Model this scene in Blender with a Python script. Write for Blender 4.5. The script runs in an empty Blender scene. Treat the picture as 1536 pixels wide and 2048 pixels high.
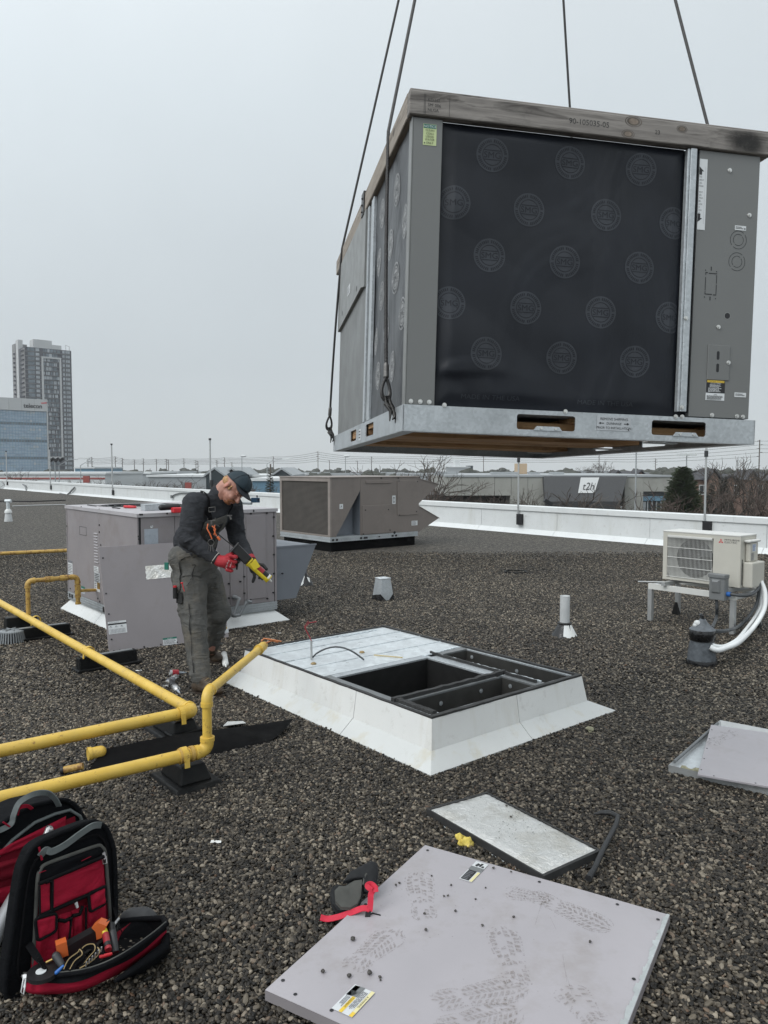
import bpy, bmesh, math, random
from mathutils import Vector, Matrix, noise as mnoise
R = math.radians
random.seed(7)
scene = bpy.context.scene
COL = scene.collection
# camera
FPX, CX, CY, EYE = 1530.0, 768.0, 1024.0, 1.6
PITCH = math.atan(90 / FPX)
cam_d = bpy.data.cameras.new('camera')
cam = bpy.data.objects.new('camera', cam_d)
COL.objects.link(cam)
cam.location = (0, 0, EYE)
cam.rotation_euler = (math.pi / 2 - PITCH, 0, 0)
cam_d.sensor_fit = 'VERTICAL'; cam_d.sensor_height = 36.0
cam_d.lens = FPX / 2048 * 36.0
cam_d.clip_start = 0.05; cam_d.clip_end = 6000
scene.camera = cam
# light
SUN_EL, SUN_AZ = R(44), R(-128)
world = bpy.data.worlds.new('World'); scene.world = world; world.use_nodes = True
wn = world.node_tree; wn.nodes.clear()
def wnode(t, **k):
 n = wn.nodes.new(t)
 for a, b in k.items(): setattr(n, a, b)
 return n
w_out = wnode('ShaderNodeOutputWorld'); w_bg = wnode('ShaderNodeBackground')
w_sky = wnode('ShaderNodeTexSky', sky_type='NISHITA', sun_disc=False)
w_sky.sun_elevation = SUN_EL; w_sky.sun_rotation = SUN_AZ
w_tc = wnode('ShaderNodeTexCoord'); w_sep = wnode('ShaderNodeSeparateXYZ')
w_ramp = wnode('ShaderNodeValToRGB')
cr = w_ramp.color_ramp
cr.elements[0].position = 0.0; cr.elements[0].color = (.615, .66, .68, 1)
cr.elements[1].position = 1.0; cr.elements[1].color = (.96, 1.0, 1.02, 1)
e = cr.elements.new(.12); e.color = (.60, .65, .675, 1)
e = cr.elements.new(.42); e.color = (.70, .765, .80, 1)
w_noi = wnode('ShaderNodeTexNoise'); w_noi.inputs['Scale'].default_value = 1.6; w_noi.inputs['Detail'].default_value = 5; w_noi.inputs['Roughness'].default_value = .55
w_map = wnode('ShaderNodeMapRange'); w_map.inputs['From Min'].default_value = .3; w_map.inputs['From Max'].default_value = .7
w_map.inputs['To Min'].default_value = 9.45; w_map.inputs['To Max'].default_value = 10.35
w_dot = wnode('ShaderNodeVectorMath', operation='DOT_PRODUCT'); w_dot.inputs[1].default_value = (-.57, -.44, .69)
w_gl = wnode('ShaderNodeMapRange'); w_gl.inputs['From Min'].default_value = -.25; w_gl.inputs['From Max'].default_value = 1.0
w_gl.inputs['To Min'].default_value = 1.0; w_gl.inputs['To Max'].default_value = 1.75; w_gl.interpolation_type = 'SMOOTHSTEP'
w_mul = wnode('ShaderNodeMath', operation='MULTIPLY')
w_sc = wnode('ShaderNodeVectorMath', operation='SCALE')
w_mix = wnode('ShaderNodeMix', data_type='RGBA'); w_mix.inputs['Factor'].default_value = .93
wl = wn.links.new
wl(w_tc.outputs['Generated'], w_sep.inputs[0]); wl(w_sep.outputs['Z'], w_ramp.inputs['Fac'])
wl(w_tc.outputs['Generated'], w_noi.inputs['Vector']); wl(w_noi.outputs['Fac'], w_map.inputs['Value'])
wl(w_tc.outputs['Generated'], w_dot.inputs[0]); wl(w_dot.outputs['Value'], w_gl.inputs['Value'])
wl(w_map.outputs[0], w_mul.inputs[0]); wl(w_gl.outputs[0], w_mul.inputs[1])
wl(w_ramp.outputs['Color'], w_sc.inputs[0]); wl(w_mul.outputs[0], w_sc.inputs['Scale'])
wl(w_sky.outputs['Color'], w_mix.inputs[6]); wl(w_sc.outputs['Vector'], w_mix.inputs[7])
wl(w_mix.outputs[2], w_bg.inputs['Color']); w_bg.inputs['Strength'].default_value = .1
wl(w_bg.outputs[0], w_out.inputs['Surface'])
sun_d = bpy.data.lights.new('sun', 'SUN'); sun_d.energy = 1.3; sun_d.angle = R(30); sun_d.color = (1, .985, .96)
sun = bpy.data.objects.new('sun', sun_d); COL.objects.link(sun)
sv = Vector((math.sin(SUN_AZ) * math.cos(SUN_EL), math.cos(SUN_AZ) * math.cos(SUN_EL), math.sin(SUN_EL)))
sun.rotation_euler = (-sv).to_track_quat('-Z', 'Y').to_euler(); sun.location = sv * 50
vs = scene.view_settings
vs.view_transform = 'Standard'; vs.look = 'None'; vs.exposure = 0.0; vs.gamma = 1.0; vs.use_curve_mapping = False
scene.render.engine = 'CYCLES'
# frames
TH = R(39.6)
FB = Matrix.Rotation(TH, 4, 'Z')
FBI = FB.inverted()
W = Matrix.Identity(4)
def ray(x, y):
 a = (x - CX) / FPX; b = -(y - CY) / FPX
 return Vector((a, math.cos(PITCH) + b * math.sin(PITCH), -math.sin(PITCH) + b * math.cos(PITCH)))
EYEV = Vector((0, 0, EYE))
def G(x, y, z=0.0):
 d = ray(x, y); return EYEV + d * ((z - EYE) / d.z)
def D(x, y, Y):
 d = ray(x, y); return EYEV + d * (Y / d.y)
def toB(p): return FBI @ p
def GB(x, y, z=0.0): return toB(G(x, y, z))
def uP(x, y, u):
 o = FBI @ EYEV; d = FBI.to_3x3() @ ray(x, y); return o + d * ((u - o.y) / d.y)
def vP(x, y, v):
 o = FBI @ EYEV; d = FBI.to_3x3() @ ray(x, y); return o + d * ((v - o.x) / d.x)
# object helpers
ORG = {}
def tag(o, label=None, cat=None, group=None, kind=None):
 if label: o['label'] = label
 if cat: o['category'] = cat
 if group: o['group'] = group
 if kind: o['kind'] = kind
 return o
def thing(name, label, cat, org=(0, 0, 0), frame=W, group=None):
 o = bpy.data.objects.new(name, None); COL.objects.link(o)
 o.empty_display_size = .1
 o.matrix_world = frame @ Matrix.Translation(Vector(org))
 ORG[o.name] = Vector(org)
 return tag(o, label, cat, group)
def org_of(p):
 while p is not None:
  if p.name in ORG: return ORG[p.name]
  p = p.parent
 return Vector((0, 0, 0))
def ground_org(vs_):
 n = len(vs_); c = sum((v.co for v in vs_), Vector()) / n
 return Vector((c.x, c.y, min(v.co.z for v in vs_)))
def perp(d):
 d = d.normalized(); a = Vector((0, 0, 1)) if abs(d.z) < .9 else Vector((1, 0, 0))
 x = d.cross(a).normalized(); return x, d.cross(x).normalized()
class MB:
 def __init__(s, T=None): s.bm = bmesh.new(); s.T = T; s.mi = 0
 def add(s, vs_, fs, smooth=False):
  T = s.T
  bv = [s.bm.verts.new((T @ Vector(v)) if T is not None else v) for v in vs_]
  for f in fs:
   try:
    q = s.bm.faces.new([bv[i] for i in f]); q.material_index = s.mi; q.smooth = smooth
   except ValueError: pass
  return s
 def hex(s, p):
  return s.add(p, [(0, 3, 2, 1), (4, 5, 6, 7), (0, 1, 5, 4), (1, 2, 6, 5), (2, 3, 7, 6), (3, 0, 4, 7)])
 def box(s, x0, x1, y0, y1, z0, z1):
  if x0 > x1: x0, x1 = x1, x0
  if y0 > y1: y0, y1 = y1, y0
  if z0 > z1: z0, z1 = z1, z0
  return s.hex([(x0, y0, z0), (x1, y0, z0), (x1, y1, z0), (x0, y1, z0), (x0, y0, z1), (x1, y0, z1), (x1, y1, z1), (x0, y1, z1)])
 def bar(s, a, b, w, h, up=Vector((0, 0, 1))):
  a = Vector(a); b = Vector(b); d = (b - a).normalized(); x = d.cross(up)
  if x.length < 1e-4: x = Vector((1, 0, 0))
  x.normalize(); y = x.cross(d).normalized(); x = x * w / 2; y = y * h / 2
  return s.hex([a - x - y, a + x - y, b + x - y, b - x - y, a - x + y, a + x + y, b + x + y, b - x + y])
 def prism(s, poly, ext):
  n = len(poly); P = [Vector(p) for p in poly]; e_ = Vector(ext)
  return s.add(P + [p + e_ for p in P], [tuple(range(n - 1, -1, -1)), tuple(range(n, 2 * n))] + [(i, (i + 1) % n, n + (i + 1) % n, n + i) for i in range(n)])
 def cyl(s, a, b, r1, r2=None, n=12, caps=True, smooth=True):
  a = Vector(a); b = Vector(b); r2 = r1 if r2 is None else r2
  x, y = perp(b - a); vs_ = []; fs = []
  for c, r in ((a, r1), (b, r2)):
   for i in range(n):
    t = 2 * math.pi * i / n; vs_.append(c + x * math.cos(t) * r + y * math.sin(t) * r)
  s.add(vs_, [(i, (i + 1) % n, n + (i + 1) % n, n + i) for i in range(n)], smooth)
  if caps:
   s.add(vs_[:n], [tuple(range(n - 1, -1, -1))]); s.add(vs_[n:], [tuple(range(n))])
  return s
 def tube(s, pts, r, n=8, caps=True):
  P = [Vector(p) for p in pts]; m = len(P); rr = r if isinstance(r, (list, tuple)) else [r] * m
  vs_ = []; x = None
  for i in range(m):
   d = (P[min(i + 1, m - 1)] - P[max(i - 1, 0)]).normalized()
   if x is None: x, _ = perp(d)
   x = (x - d * x.dot(d)).normalized(); y = d.cross(x)
   for k in range(n):
    t = 2 * math.pi * k / n; vs_.append(P[i] + (x * math.cos(t) + y * math.sin(t)) * rr[i])
  fs = [(i * n + k, i * n + (k + 1) % n, (i + 1) * n + (k + 1) % n, (i + 1) * n + k) for i in range(m - 1) for k in range(n)]
  s.add(vs_, fs, True)
  if caps and n > 2: s.add(vs_[:n], [tuple(range(n - 1, -1, -1))]); s.add(vs_[-n:], [tuple(range(n))])
  return s
 def lathe(s, prof, c=(0, 0, 0), n=20, ax=None, smooth=True, sx=1.0, sy=1.0):
  c = Vector(c); z = Vector(ax).normalized() if ax is not None else Vector((0, 0, 1))
  x, y = perp(z) if ax is not None else (Vector((1, 0, 0)), Vector((0, 1, 0)))
  vs_ = []
  for r, h in prof:
   for k in range(n):
    t = 2 * math.pi * k / n; vs_.append(c + x * math.cos(t) * r * sx + y * math.sin(t) * r * sy + z * h)
  m = len(prof)
  s.add(vs_, [(i * n + k, i * n + (k + 1) % n, (i + 1) * n + (k + 1) % n, (i + 1) * n + k) for i in range(m - 1) for k in range(n)], smooth)
  return s
 def ell(s, c, r, n=12, rot=None):
  c = Vector(c); r = Vector(r) if not isinstance(r, (int, float)) else Vector((r, r, r)); vs_ = []; m = max(5, n // 2 + 1)
  for i in range(m + 1):
   a = math.pi * i / m
   for k in range(n):
    t = 2 * math.pi * k / n
    p = Vector((math.sin(a) * math.cos(t) * r.x, math.sin(a) * math.sin(t) * r.y, math.cos(a) * r.z))
    if rot is not None: p = rot @ p
    vs_.append(c + p)
  return s.add(vs_, [(i * n + k, (i + 1) * n + k, (i + 1) * n + (k + 1) % n, i * n + (k + 1) % n) for i in range(m) for k in range(n)], True)
 def cap(s, a, b, ra, rb=None, n=12):
  rb = ra if rb is None else rb
  s.cyl(a, b, ra, rb, n); s.ell(a, ra, n); return s.ell(b, rb, n)
 def grid(s, f, nu, nv, smooth=True):
  vs_ = [f(i / nu, j / nv) for j in range(nv + 1) for i in range(nu + 1)]; w = nu + 1
  return s.add(vs_, [(j * w + i, j * w + i + 1, (j + 1) * w + i + 1, (j + 1) * w + i) for j in range(nv) for i in range(nu)], smooth)
 def build(s, name, mat, parent=None, frame=W, bevel=0, smooth=None, label=None, cat=None, group=None, kind=None, org=None, merge=0, seg=1):
  bm = s.bm
  if merge: bmesh.ops.remove_doubles(bm, verts=bm.verts, dist=merge)
  if bevel:
   bmesh.ops.remove_doubles(bm, verts=bm.verts, dist=1e-5)
   ed = [e for e in bm.edges if len(e.link_faces) == 2 and e.calc_face_angle(0) > R(35)]
   bmesh.ops.bevel(bm, geom=ed, offset=bevel, segments=seg, affect='EDGES', profile=.5, clamp_overlap=True)
  if parent is None:
   bm.verts.ensure_lookup_table()
   o_ = Vector(org) if org is not None else ground_org(bm.verts)
  else: o_ = org_of(parent)
  bmesh.ops.translate(bm, verts=bm.verts, vec=-o_)
  me = bpy.data.meshes.new(name); bm.to_mesh(me); bm.free()
  for m in (mat if isinstance(mat, (list, tuple)) else [mat]): me.materials.append(m)
  if smooth is not None:
   for p in me.polygons: p.use_smooth = smooth
  ob = bpy.data.objects.new(name, me); COL.objects.link(ob)
  if parent is None: ob.matrix_world = frame @ Matrix.Translation(o_); ORG[ob.name] = o_
  else: ob.parent = parent
  return tag(ob, label, cat, group, kind)
def copy_tree(o, parent=None, loc=None):
 c = o.copy(); COL.objects.link(c)
 if parent is not None: c.parent = parent
 for ch in [x for x in o.children]: copy_tree(ch, c)
 return c
_TC = {}
def text_mesh(body, size=1.0, align='LEFT'):
 k = (body, align)
 if k not in _TC:
  cu = bpy.data.curves.new('lettering', 'FONT'); cu.body = body; cu.size = 1.0; cu.align_x = align; cu.resolution_u = 3
  ob = bpy.data.objects.new('lettering', cu); me = bpy.data.meshes.new_from_object(ob)
  _TC[k] = ([tuple(v.co) for v in me.vertices], [tuple(p.vertices) for p in me.polygons])
  bpy.data.meshes.remove(me); bpy.data.objects.remove(ob); bpy.data.curves.remove(cu)
 vs_, fs = _TC[k]
 return [(x * size, y * size) for x, y, z in vs_], fs
def frame_of(o, x, y):
 x = Vector(x).normalized(); y = Vector(y); y = (y - x * y.dot(x)).normalized(); z = x.cross(y)
 m = Matrix((x, y, z)).transposed().to_4x4(); m.translation = Vector(o); return m
def sticker(name, parent, T, w, h, items, base='sticker_white', label=None, th=.0006):
 """flat print: T places its lower left corner; items are (kind, material, ...) in metres"""
 mats = [M[base]]; b = MB(T); b.mi = 0
 b.box(0, w, 0, h, 0, th); k = 1
 for it in items:
  m = M[it[1]]
  if m not in mats: mats.append(m)
  b.mi = mats.index(m); z = th + .0004 + .0001 * k
  if it[0] == 'r':
   x0, y0, x1, y1 = it[2:6]; b.add([(x0, y0, z), (x1, y0, z), (x1, y1, z), (x0, y1, z)], [(0, 1, 2, 3)])
  elif it[0] == 'p':
   b.add([(x, y, z) for x, y in it[2]], [tuple(range(len(it[2])))])
  elif it[0] == 't':
   body, x, y, sz = it[2:6]; al = it[6] if len(it) > 6 else 'LEFT'; rot = it[7] if len(it) > 7 else 0
   v2, fs = text_mesh(body, sz, al); c, s_ = math.cos(rot), math.sin(rot)
   b.add([(x + px * c - py * s_, y + px * s_ + py * c, z + .0002) for px, py in v2], fs)
  elif it[0] == 'l':
   x0, y0, x1, y1, n = it[2:7]; rnd = random.Random(int(x0 * 9999) + n)
   dy = (y1 - y0) / n
   for i in range(n):
    yy = y0 + dy * (i + .25); xx = x0; xe = x1 - (x1 - x0) * rnd.random() * .3
    while xx < xe:
     wd = (x1 - x0) * (.06 + .14 * rnd.random()); x2 = min(xx + wd, xe)
     b.add([(xx, yy, z), (x2, yy, z), (x2, yy + dy * .5, z), (xx, yy + dy * .5, z)], [(0, 1, 2, 3)]); xx += wd + (x1 - x0) * .025
  k += 1
 return b.build(name, mats, parent, label=label)
# materials
M = {}
def lin(r, g, b):
 f = lambda c: (c / 255 / 12.92) if c <= 10.31 else (((c / 255 + .055) / 1.055) ** 2.4)
 return (f(r), f(g), f(b))
class NT:
 def __init__(s, name):
  m = bpy.data.materials.new(name); m.use_nodes = True; s.m = m; s.t = m.node_tree; s.t.nodes.clear()
  s.out = s.n('ShaderNodeOutputMaterial'); s.b = s.n('ShaderNodeBsdfPrincipled'); s.l(s.b.outputs[0], s.out.inputs['Surface'])
  s.tc = s.n('ShaderNodeTexCoord'); M[name] = m
 def n(s, t, **k):
  q = s.t.nodes.new(t)
  for a, b in k.items(): setattr(q, a, b)
  return q
 def l(s, a, b): s.t.links.new(a, b)
 def noise(s, scale, detail=4, rough=.55, vec=None, dist=0, sx=None):
  q = s.n('ShaderNodeTexNoise'); q.inputs['Scale'].default_value = scale; q.inputs['Detail'].default_value = detail
  q.inputs['Roughness'].default_value = rough; q.inputs['Distortion'].default_value = dist
  v = vec if vec is not None else s.tc.outputs['Object']
  if sx:
   mp = s.n('ShaderNodeMapping'); mp.inputs['Scale'].default_value = sx; s.l(v, mp.inputs['Vector']); v = mp.outputs[0]
  s.l(v, q.inputs['Vector']); return q
 def ramp(s, src, stops, interp='LINEAR'):
  q = s.n('ShaderNodeValToRGB'); cr_ = q.color_ramp; cr_.interpolation = interp
  while len(cr_.elements) < len(stops): cr_.elements.new(.5)
  for e_, (p, c) in zip(cr_.elements, stops):
   e_.position = p; e_.color = (c, c, c, 1) if isinstance(c, (int, float)) else (*c, 1)
  s.l(src, q.inputs['Fac']); return q.outputs['Color']
 def mix(s, f, a, b, bt='MIX'):
  q = s.n('ShaderNodeMix', data_type='RGBA', blend_type=bt)
  for inp, v in ((0, f), (6, a), (7, b)):
   if hasattr(v, 'is_linked') or hasattr(v, 'links'): s.l(v, q.inputs[inp])
   elif isinstance(v, (int, float)): q.inputs[inp].default_value = v if inp == 0 else (v, v, v, 1)
   else: q.inputs[inp].default_value = (*v, 1)
  return q.outputs[2]
 def bump(s, h, strength=.3, dist=.01, normal=None):
  q = s.n('ShaderNodeBump'); q.inputs['Strength'].default_value = strength; q.inputs['Distance'].default_value = dist
  s.l(h, q.inputs['Height'])
  if normal is not None: s.l(normal, q.inputs['Normal'])
  s.l(q.outputs[0], s.b.inputs['Normal']); return q.outputs[0]
 def set(s, **k):
  for a, v in k.items():
   i = s.b.inputs[{'col': 'Base Color', 'rough': 'Roughness', 'metal': 'Metallic', 'spec': 'Specular IOR Level', 'alpha': 'Alpha', 'coat': 'Coat Weight', 'trans': 'Transmission Weight', 'sheen': 'Sheen Weight', 'sss': 'Subsurface Weight'}[a]]
   if hasattr(v, 'links'): s.l(v, i)
   elif a == 'col': i.default_value = (*v, 1)
   else: i.default_value = v
  return s
def sc(c, k): return tuple(x * k for x in c)
def simple(name, col, rough=.5, metal=0, var=.12, vs_=6, bump=0, bs=120, spec=.5, dirt=None, dirt_amt=.0, dirt_s=2.5, bd=.002):
 t = NT(name); n = t.noise(vs_, 5)
 c = t.ramp(n.outputs['Fac'], [(.3, sc(col, 1 - var)), (.7, sc(col, 1 + var))])
 if dirt is not None:
  d = t.noise(dirt_s, 8, .7); f = t.ramp(d.outputs['Fac'], [(.52, 0), (.72, dirt_amt)]); c = t.mix(f, c, dirt)
 t.set(col=c, metal=metal, spec=spec)
 r = t.ramp(t.noise(vs_ * 2.3, 4).outputs['Fac'], [(.3, max(0, rough - .07)), (.7, min(1, rough + .09))]); t.set(rough=r)
 if bump: t.bump(t.noise(bs, 3).outputs['Fac'], bump, bd)
 return t
simple('knot_dark', (.10, .085, .072), .8, var=.3, vs_=40); simple('knot_core', (.19, .155, .125), .8, var=.3, vs_=40)
simple('sticker_white', (.62, .64, .65), .45, var=.05); simple('ink_black', (.012, .012, .014), .5, var=.05); simple('ink_grey', (.16, .165, .18), .5)
simple('ink_green', (.01, .14, .10), .5); simple('ink_yellow', (.75, .52, .06), .5, var=.04); simple('sticker_lime', (.50, .58, .30), .5, var=.05)
simple('ink_red', (.55, .02, .03), .4); simple('ink_blue', (.02, .12, .4), .4); simple('sticker_silver', (.42, .44, .46), .4); simple('ink_cream', (.72, .66, .36), .5, var=.03)
simple('sticker_clear', (.36, .40, .45), .3, var=.08, vs_=20)
simple('screw_dark', (.02, .02, .022), .4, .3); simple('screw_zinc', (.62, .62, .6), .3, .9)
simple('unit_grey', (.152, .156, .153), .42, var=.03, vs_=3, bump=.05, bs=400)
simple('unit_edge_grey', (.20, .205, .20), .4, var=.04)
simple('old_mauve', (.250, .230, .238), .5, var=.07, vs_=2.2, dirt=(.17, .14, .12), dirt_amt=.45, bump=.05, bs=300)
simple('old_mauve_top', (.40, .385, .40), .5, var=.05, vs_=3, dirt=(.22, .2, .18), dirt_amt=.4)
simple('old_brown', (.185, .160, .145), .5, var=.07, vs_=1.5, dirt=(.10, .085, .075), dirt_amt=.4)
simple('old_brown_edge', (.24, .21, .19), .5)
simple('hood_blue_grey', (.165, .18, .205), .5, var=.06, vs_=3)
simple('black_plastic', (.007, .0075, .008), .45, var=.3, vs_=10, bump=.15, bs=60, dirt=(.025, .023, .02), dirt_amt=.5, spec=.18)
simple('black_rubber', (.003, .003, .0034), .7, var=.35, vs_=7, bump=.3, bs=14, dirt=(.02, .02, .019), dirt_amt=.6, bd=.006, spec=.10)
simple('dark_plastic', (.03, .032, .035), .5); simple('tar_black', (.008, .008, .009), .25, var=.3, bump=.5, bs=18, bd=.01)
simple('tar_grey', (.10, .112, .125), .45, var=.35, vs_=22, bump=.6, bs=30, bd=.008, dirt=(.02, .02, .022), dirt_amt=.8, dirt_s=9)
simple('grey_pvc', (.20, .215, .225), .4, var=.06, dirt=(.3, .3, .3), dirt_amt=.4)
simple('grey_pvc_pipe', (.50, .515, .52), .45, var=.08, dirt=(.16, .15, .14), dirt_amt=.5)
simple('split_beige', (.50, .485, .43), .45, var=.03); simple('split_beige_top', (.60, .60, .575), .45, var=.03)
simple('split_dark', (.03, .031, .03), .6); simple('split_inner', (.26, .26, .245), .6)
simple('box_grey', (.17, .178, .18), .45, var=.05); simple('conduit_grey', (.045, .05, .055), .5); simple('line_white', (.78, .80, .80), .5, var=.03)
simple('alu', (.46, .47, .47), .38, .55, var=.08, vs_=12); simple('steel_dark', (.06, .058, .056), .4, .8, var=.35, vs_=40, bump=.3, bs=90)
simple('wire_rope', (.07, .068, .068), .45, .7, var=.3, vs_=200, bump=.8, bs=500)
simple('ferrule', (.16, .155, .15), .5, .8, var=.3, vs_=60)
simple('crowbar', (.035, .036, .038), .5, .3, dirt=(.06, .05, .04), dirt_amt=.5, dirt_s=12)
simple('skin', (.40, .195, .145), .5, var=.10, vs_=18, bump=.1, bs=200); simple('skin_red', (.48, .19, .14), .5, var=.15, vs_=25)
simple('hair_ginger', (.42, .24, .11), .65, var=.4, vs_=60, bump=.8, bs=300); simple('beard_ginger', (.22, .085, .035), .7, var=.4, vs_=80, bump=.8, bs=300)
simple('cap_navy', (.012, .026, .036), .75, var=.12, vs_=9, bump=.2, bs=500); simple('cap_brim', (.006, .010, .016), .8)
simple('boot_brown', (.055, .036, .022), .6, var=.35, vs_=20, bump=.4, bs=120, dirt=(.10, .08, .06), dirt_amt=.5); simple('boot_sole', (.03, .02, .014), .8)
simple('glove_red', (.36, .018, .028), .7, var=.15, vs_=30, bump=.5, bs=180); simple('glove_black', (.010, .010, .011), .55, var=.2, bump=.4, bs=90)
simple('glove_cuff', (.68, .66, .6), .8); simple('gun_yellow', (.66, .52, .03), .45, var=.08); simple('gun_black', (.012, .012, .013), .45)
simple('tube_silver', (.5, .5, .5), .25, .8, var=.1); simple('tube_white', (.75, .76, .74), .4, var=.03); simple('tube_red', (.3, .02, .03), .4)
simple('orange_tool', (.55, .12, .03), .45); simple('brass', (.5, .33, .12), .35, .9); simple('copper_wire', (.55, .22, .10), .4, .7, var=.2)
simple('strap_red', (.52, .018, .045), .7, var=.08, vs_=30, bump=.3, bs=300)
simple('foam_black', (.008, .009, .0105), .8, var=.2, vs_=12, bump=.2, bs=80); simple('foam_grey', (.065, .066, .06), .85, var=.35, vs_=10, bump=.25, bs=60)
simple('knee_shell', (.045, .046, .048), .6, var=.2, vs_=12, dirt=(.10, .10, .10), dirt_amt=.6, dirt_s=6)
simple('bag_trim', (.10, .115, .115), .6, var=.15, vs_=30); simple('zip_silver', (.6, .6, .6), .3, .9); simple('handle_grey', (.32, .33, .34), .4, .3, var=.2, vs_=9, dirt=(.08, .08, .08), dirt_amt=.6)
simple('tan_leather', (.28, .2, .09), .6); simple('insul_yellow', (.70, .55, .12), .9, var=.25, vs_=40, bump=1, bs=90, dirt=(.55, .45, .25), dirt_amt=.7, dirt_s=20)
simple('insul_grey', (.30, .29, .2), .9, var=.3, vs_=40, bump=1, bs=90)
simple('concrete_pale', (.30, .30, .275), .8, var=.12, vs_=.25, dirt=(.2, .19, .17), dirt_amt=.6, dirt_s=.35); simple('canopy_black', (.035, .036, .038), .6)
simple('dark_window', (.03, .04, .045), .15, var=.2); simple('recess_dark', (.035, .03, .027), .7); simple('roof_shingle', (.055, .055, .06), .85, var=.25, vs_=1.5)
simple('far_brick', (.20, .13, .10), .85, var=.2, vs_=1); simple('far_white', (.6, .62, .62), .6, var=.05, vs_=.1); simple('far_grey', (.32, .34, .35), .7, var=.08, vs_=.1)
simple('far_tan', (.42, .32, .22), .8, var=.05); simple('far_red', (.28, .07, .06), .6); simple('far_blue', (.12, .22, .30), .4)
simple('tower_white', (.44, .45, .45), .7, var=.05, vs_=.1); simple('tower_dark', (.035, .038, .048), .6, var=.15, vs_=.2); simple('tower_glass', (.12, .15, .17), .12, var=.4, vs_=.25)
simple('tower_pane_light', (.32, .35, .37), .3, var=.25, vs_=.3); simple('tower_mid', (.19, .19, .19), .7)
simple('pole_wood', (.10, .085, .07), .85, var=.2, vs_=3); simple('far_wire', (.05, .05, .05), .6); simple('bark', (.075, .062, .052), .9, var=.3, vs_=8); simple('bark_red', (.085, .062, .052), .9, var=.3, vs_=8)
simple('grass_far', (.06, .07, .03), .9, var=.3, vs_=.2); simple('asphalt', (.055, .055, .056), .85, var=.2, vs_=.3)
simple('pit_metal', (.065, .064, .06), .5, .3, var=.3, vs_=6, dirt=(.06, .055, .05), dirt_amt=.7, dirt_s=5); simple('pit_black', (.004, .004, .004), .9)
simple('sealant', (.55, .6, .63), .35, var=.2, vs_=30, bump=.5, bs=60); simple('gasket', (.03, .03, .03), .7, var=.3, vs_=20, bump=.3, bs=80)
simple('phone_blue', (.04, .08, .13), .25); simple('pale_wood_stick', (.55, .45, .25), .7); simple('cardboard', (.35, .24, .15), .8)
def stained_white(name, col, streak, amt, sx=(3, 3, .25), rough=.38, dirt=(.25, .22, .17)):
 t = NT(name); c = t.ramp(t.noise(3, 5).outputs['Fac'], [(.3, sc(col, .95)), (.7, sc(col, 1.03))])
 f = t.ramp(t.noise(2.2, 6, .65, sx=sx).outputs['Fac'], [(.53, 0), (.75, amt)]); c = t.mix(f, c, streak)
 f2 = t.ramp(t.noise(9, 8, .75).outputs['Fac'], [(.56, 0), (.75, amt * .8)]); c = t.mix(f2, c, dirt)
 t.set(col=c, rough=rough, spec=.4); t.bump(t.noise(1.3, 3).outputs['Fac'], .15, .02)
stained_white('flashing_white', (.60, .615, .605), (.47, .40, .24), .55)
stained_white('flashing_clean', (.64, .655, .65), (.60, .60, .55), .5)
stained_white('parapet_white', (.66, .68, .68), (.50, .50, .45), .5, sx=(1, 1, .2)); stained_white('parapet_cap', (.66, .68, .68), (.66, .67, .65), .4)
stained_white('curb_wall', (.74, .745, .73), (.55, .52, .45), .5)
def galv(name, base=(.46, .49, .51), sc_=110, metal=.45, rough=.42):
 t = NT(name); v = t.n('ShaderNodeTexVoronoi'); v.inputs['Scale'].default_value = sc_; t.l(t.tc.outputs['Object'], v.inputs['Vector'])
 c = t.ramp(v.outputs['Color'], [(0, sc(base, .84)), (1, sc(base, 1.12))])
 c = t.mix(t.ramp(t.noise(5, 7, .7).outputs['Fac'], [(.45, 0), (.75, .6)]), c, sc(base, .55))
 c = t.mix(t.ramp(t.noise(14, 6, .7, sx=(1, 1, .3)).outputs['Fac'], [(.6, 0), (.75, .5)]), c, sc(base, 1.2))
 t.set(col=c, metal=metal); t.set(rough=t.ramp(v.outputs['Color'], [(0, rough - .08), (1, rough + .1)]))
galv('galv'); galv('galv_sheet', (.62, .66, .68), 35, .2, .34); galv('galv_dark', (.2, .21, .215), 30, .3, .5); galv('galv_panel', (.52, .55, .55), 25, .35, .4)
def wood(name, c0, c1, dark, axis=(1, 12, 12), rough=.8, knots=True, fine=60):
 t = NT(name); n = t.noise(2.2, 6, .6, sx=axis, dist=1.2); f = t.noise(fine, 4, .6, sx=(axis[0] * .05, axis[1] * .1, axis[2] * .1))
 c = t.ramp(n.outputs['Fac'], [(.3, c0), (.5, c1), (.62, dark), (.68, c1), (.8, c0)])
 c = t.mix(.35, c, t.ramp(f.outputs['Fac'], [(.35, dark), (.65, c1)]))
 if knots:
  k = t.n('ShaderNodeTexVoronoi'); k.inputs['Scale'].default_value = 3.0
  mp = t.n('ShaderNodeMapping'); mp.inputs['Scale'].default_value = (.7, 2.2, 2.2); t.l(t.tc.outputs['Object'], mp.inputs['Vector']); t.l(mp.outputs[0], k.inputs['Vector'])
  c = t.mix(t.ramp(k.outputs['Distance'], [(.05, .95), (.09, .7), (.12, 0)]), c, sc(dark, .45))
 c = t.mix(t.ramp(t.noise(3.5, 6, .7).outputs['Fac'], [(.58, 0), (.7, .65)]), c, sc(dark, .4))
 t.set(col=c, rough=rough); t.bump(n.outputs['Fac'], .35, .004)
wood('wood_grey', (.17, .155, .145), (.27, .25, .23), (.055, .048, .044)); wood('wood_grey_side', (.25, .215, .18), (.34, .30, .255), (.13, .105, .085), axis=(12, 1, 12))
wood('wood_fresh', (.36, .21, .095), (.46, .28, .14), (.22, .11, .05), axis=(1, 9, 9), knots=False)
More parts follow.
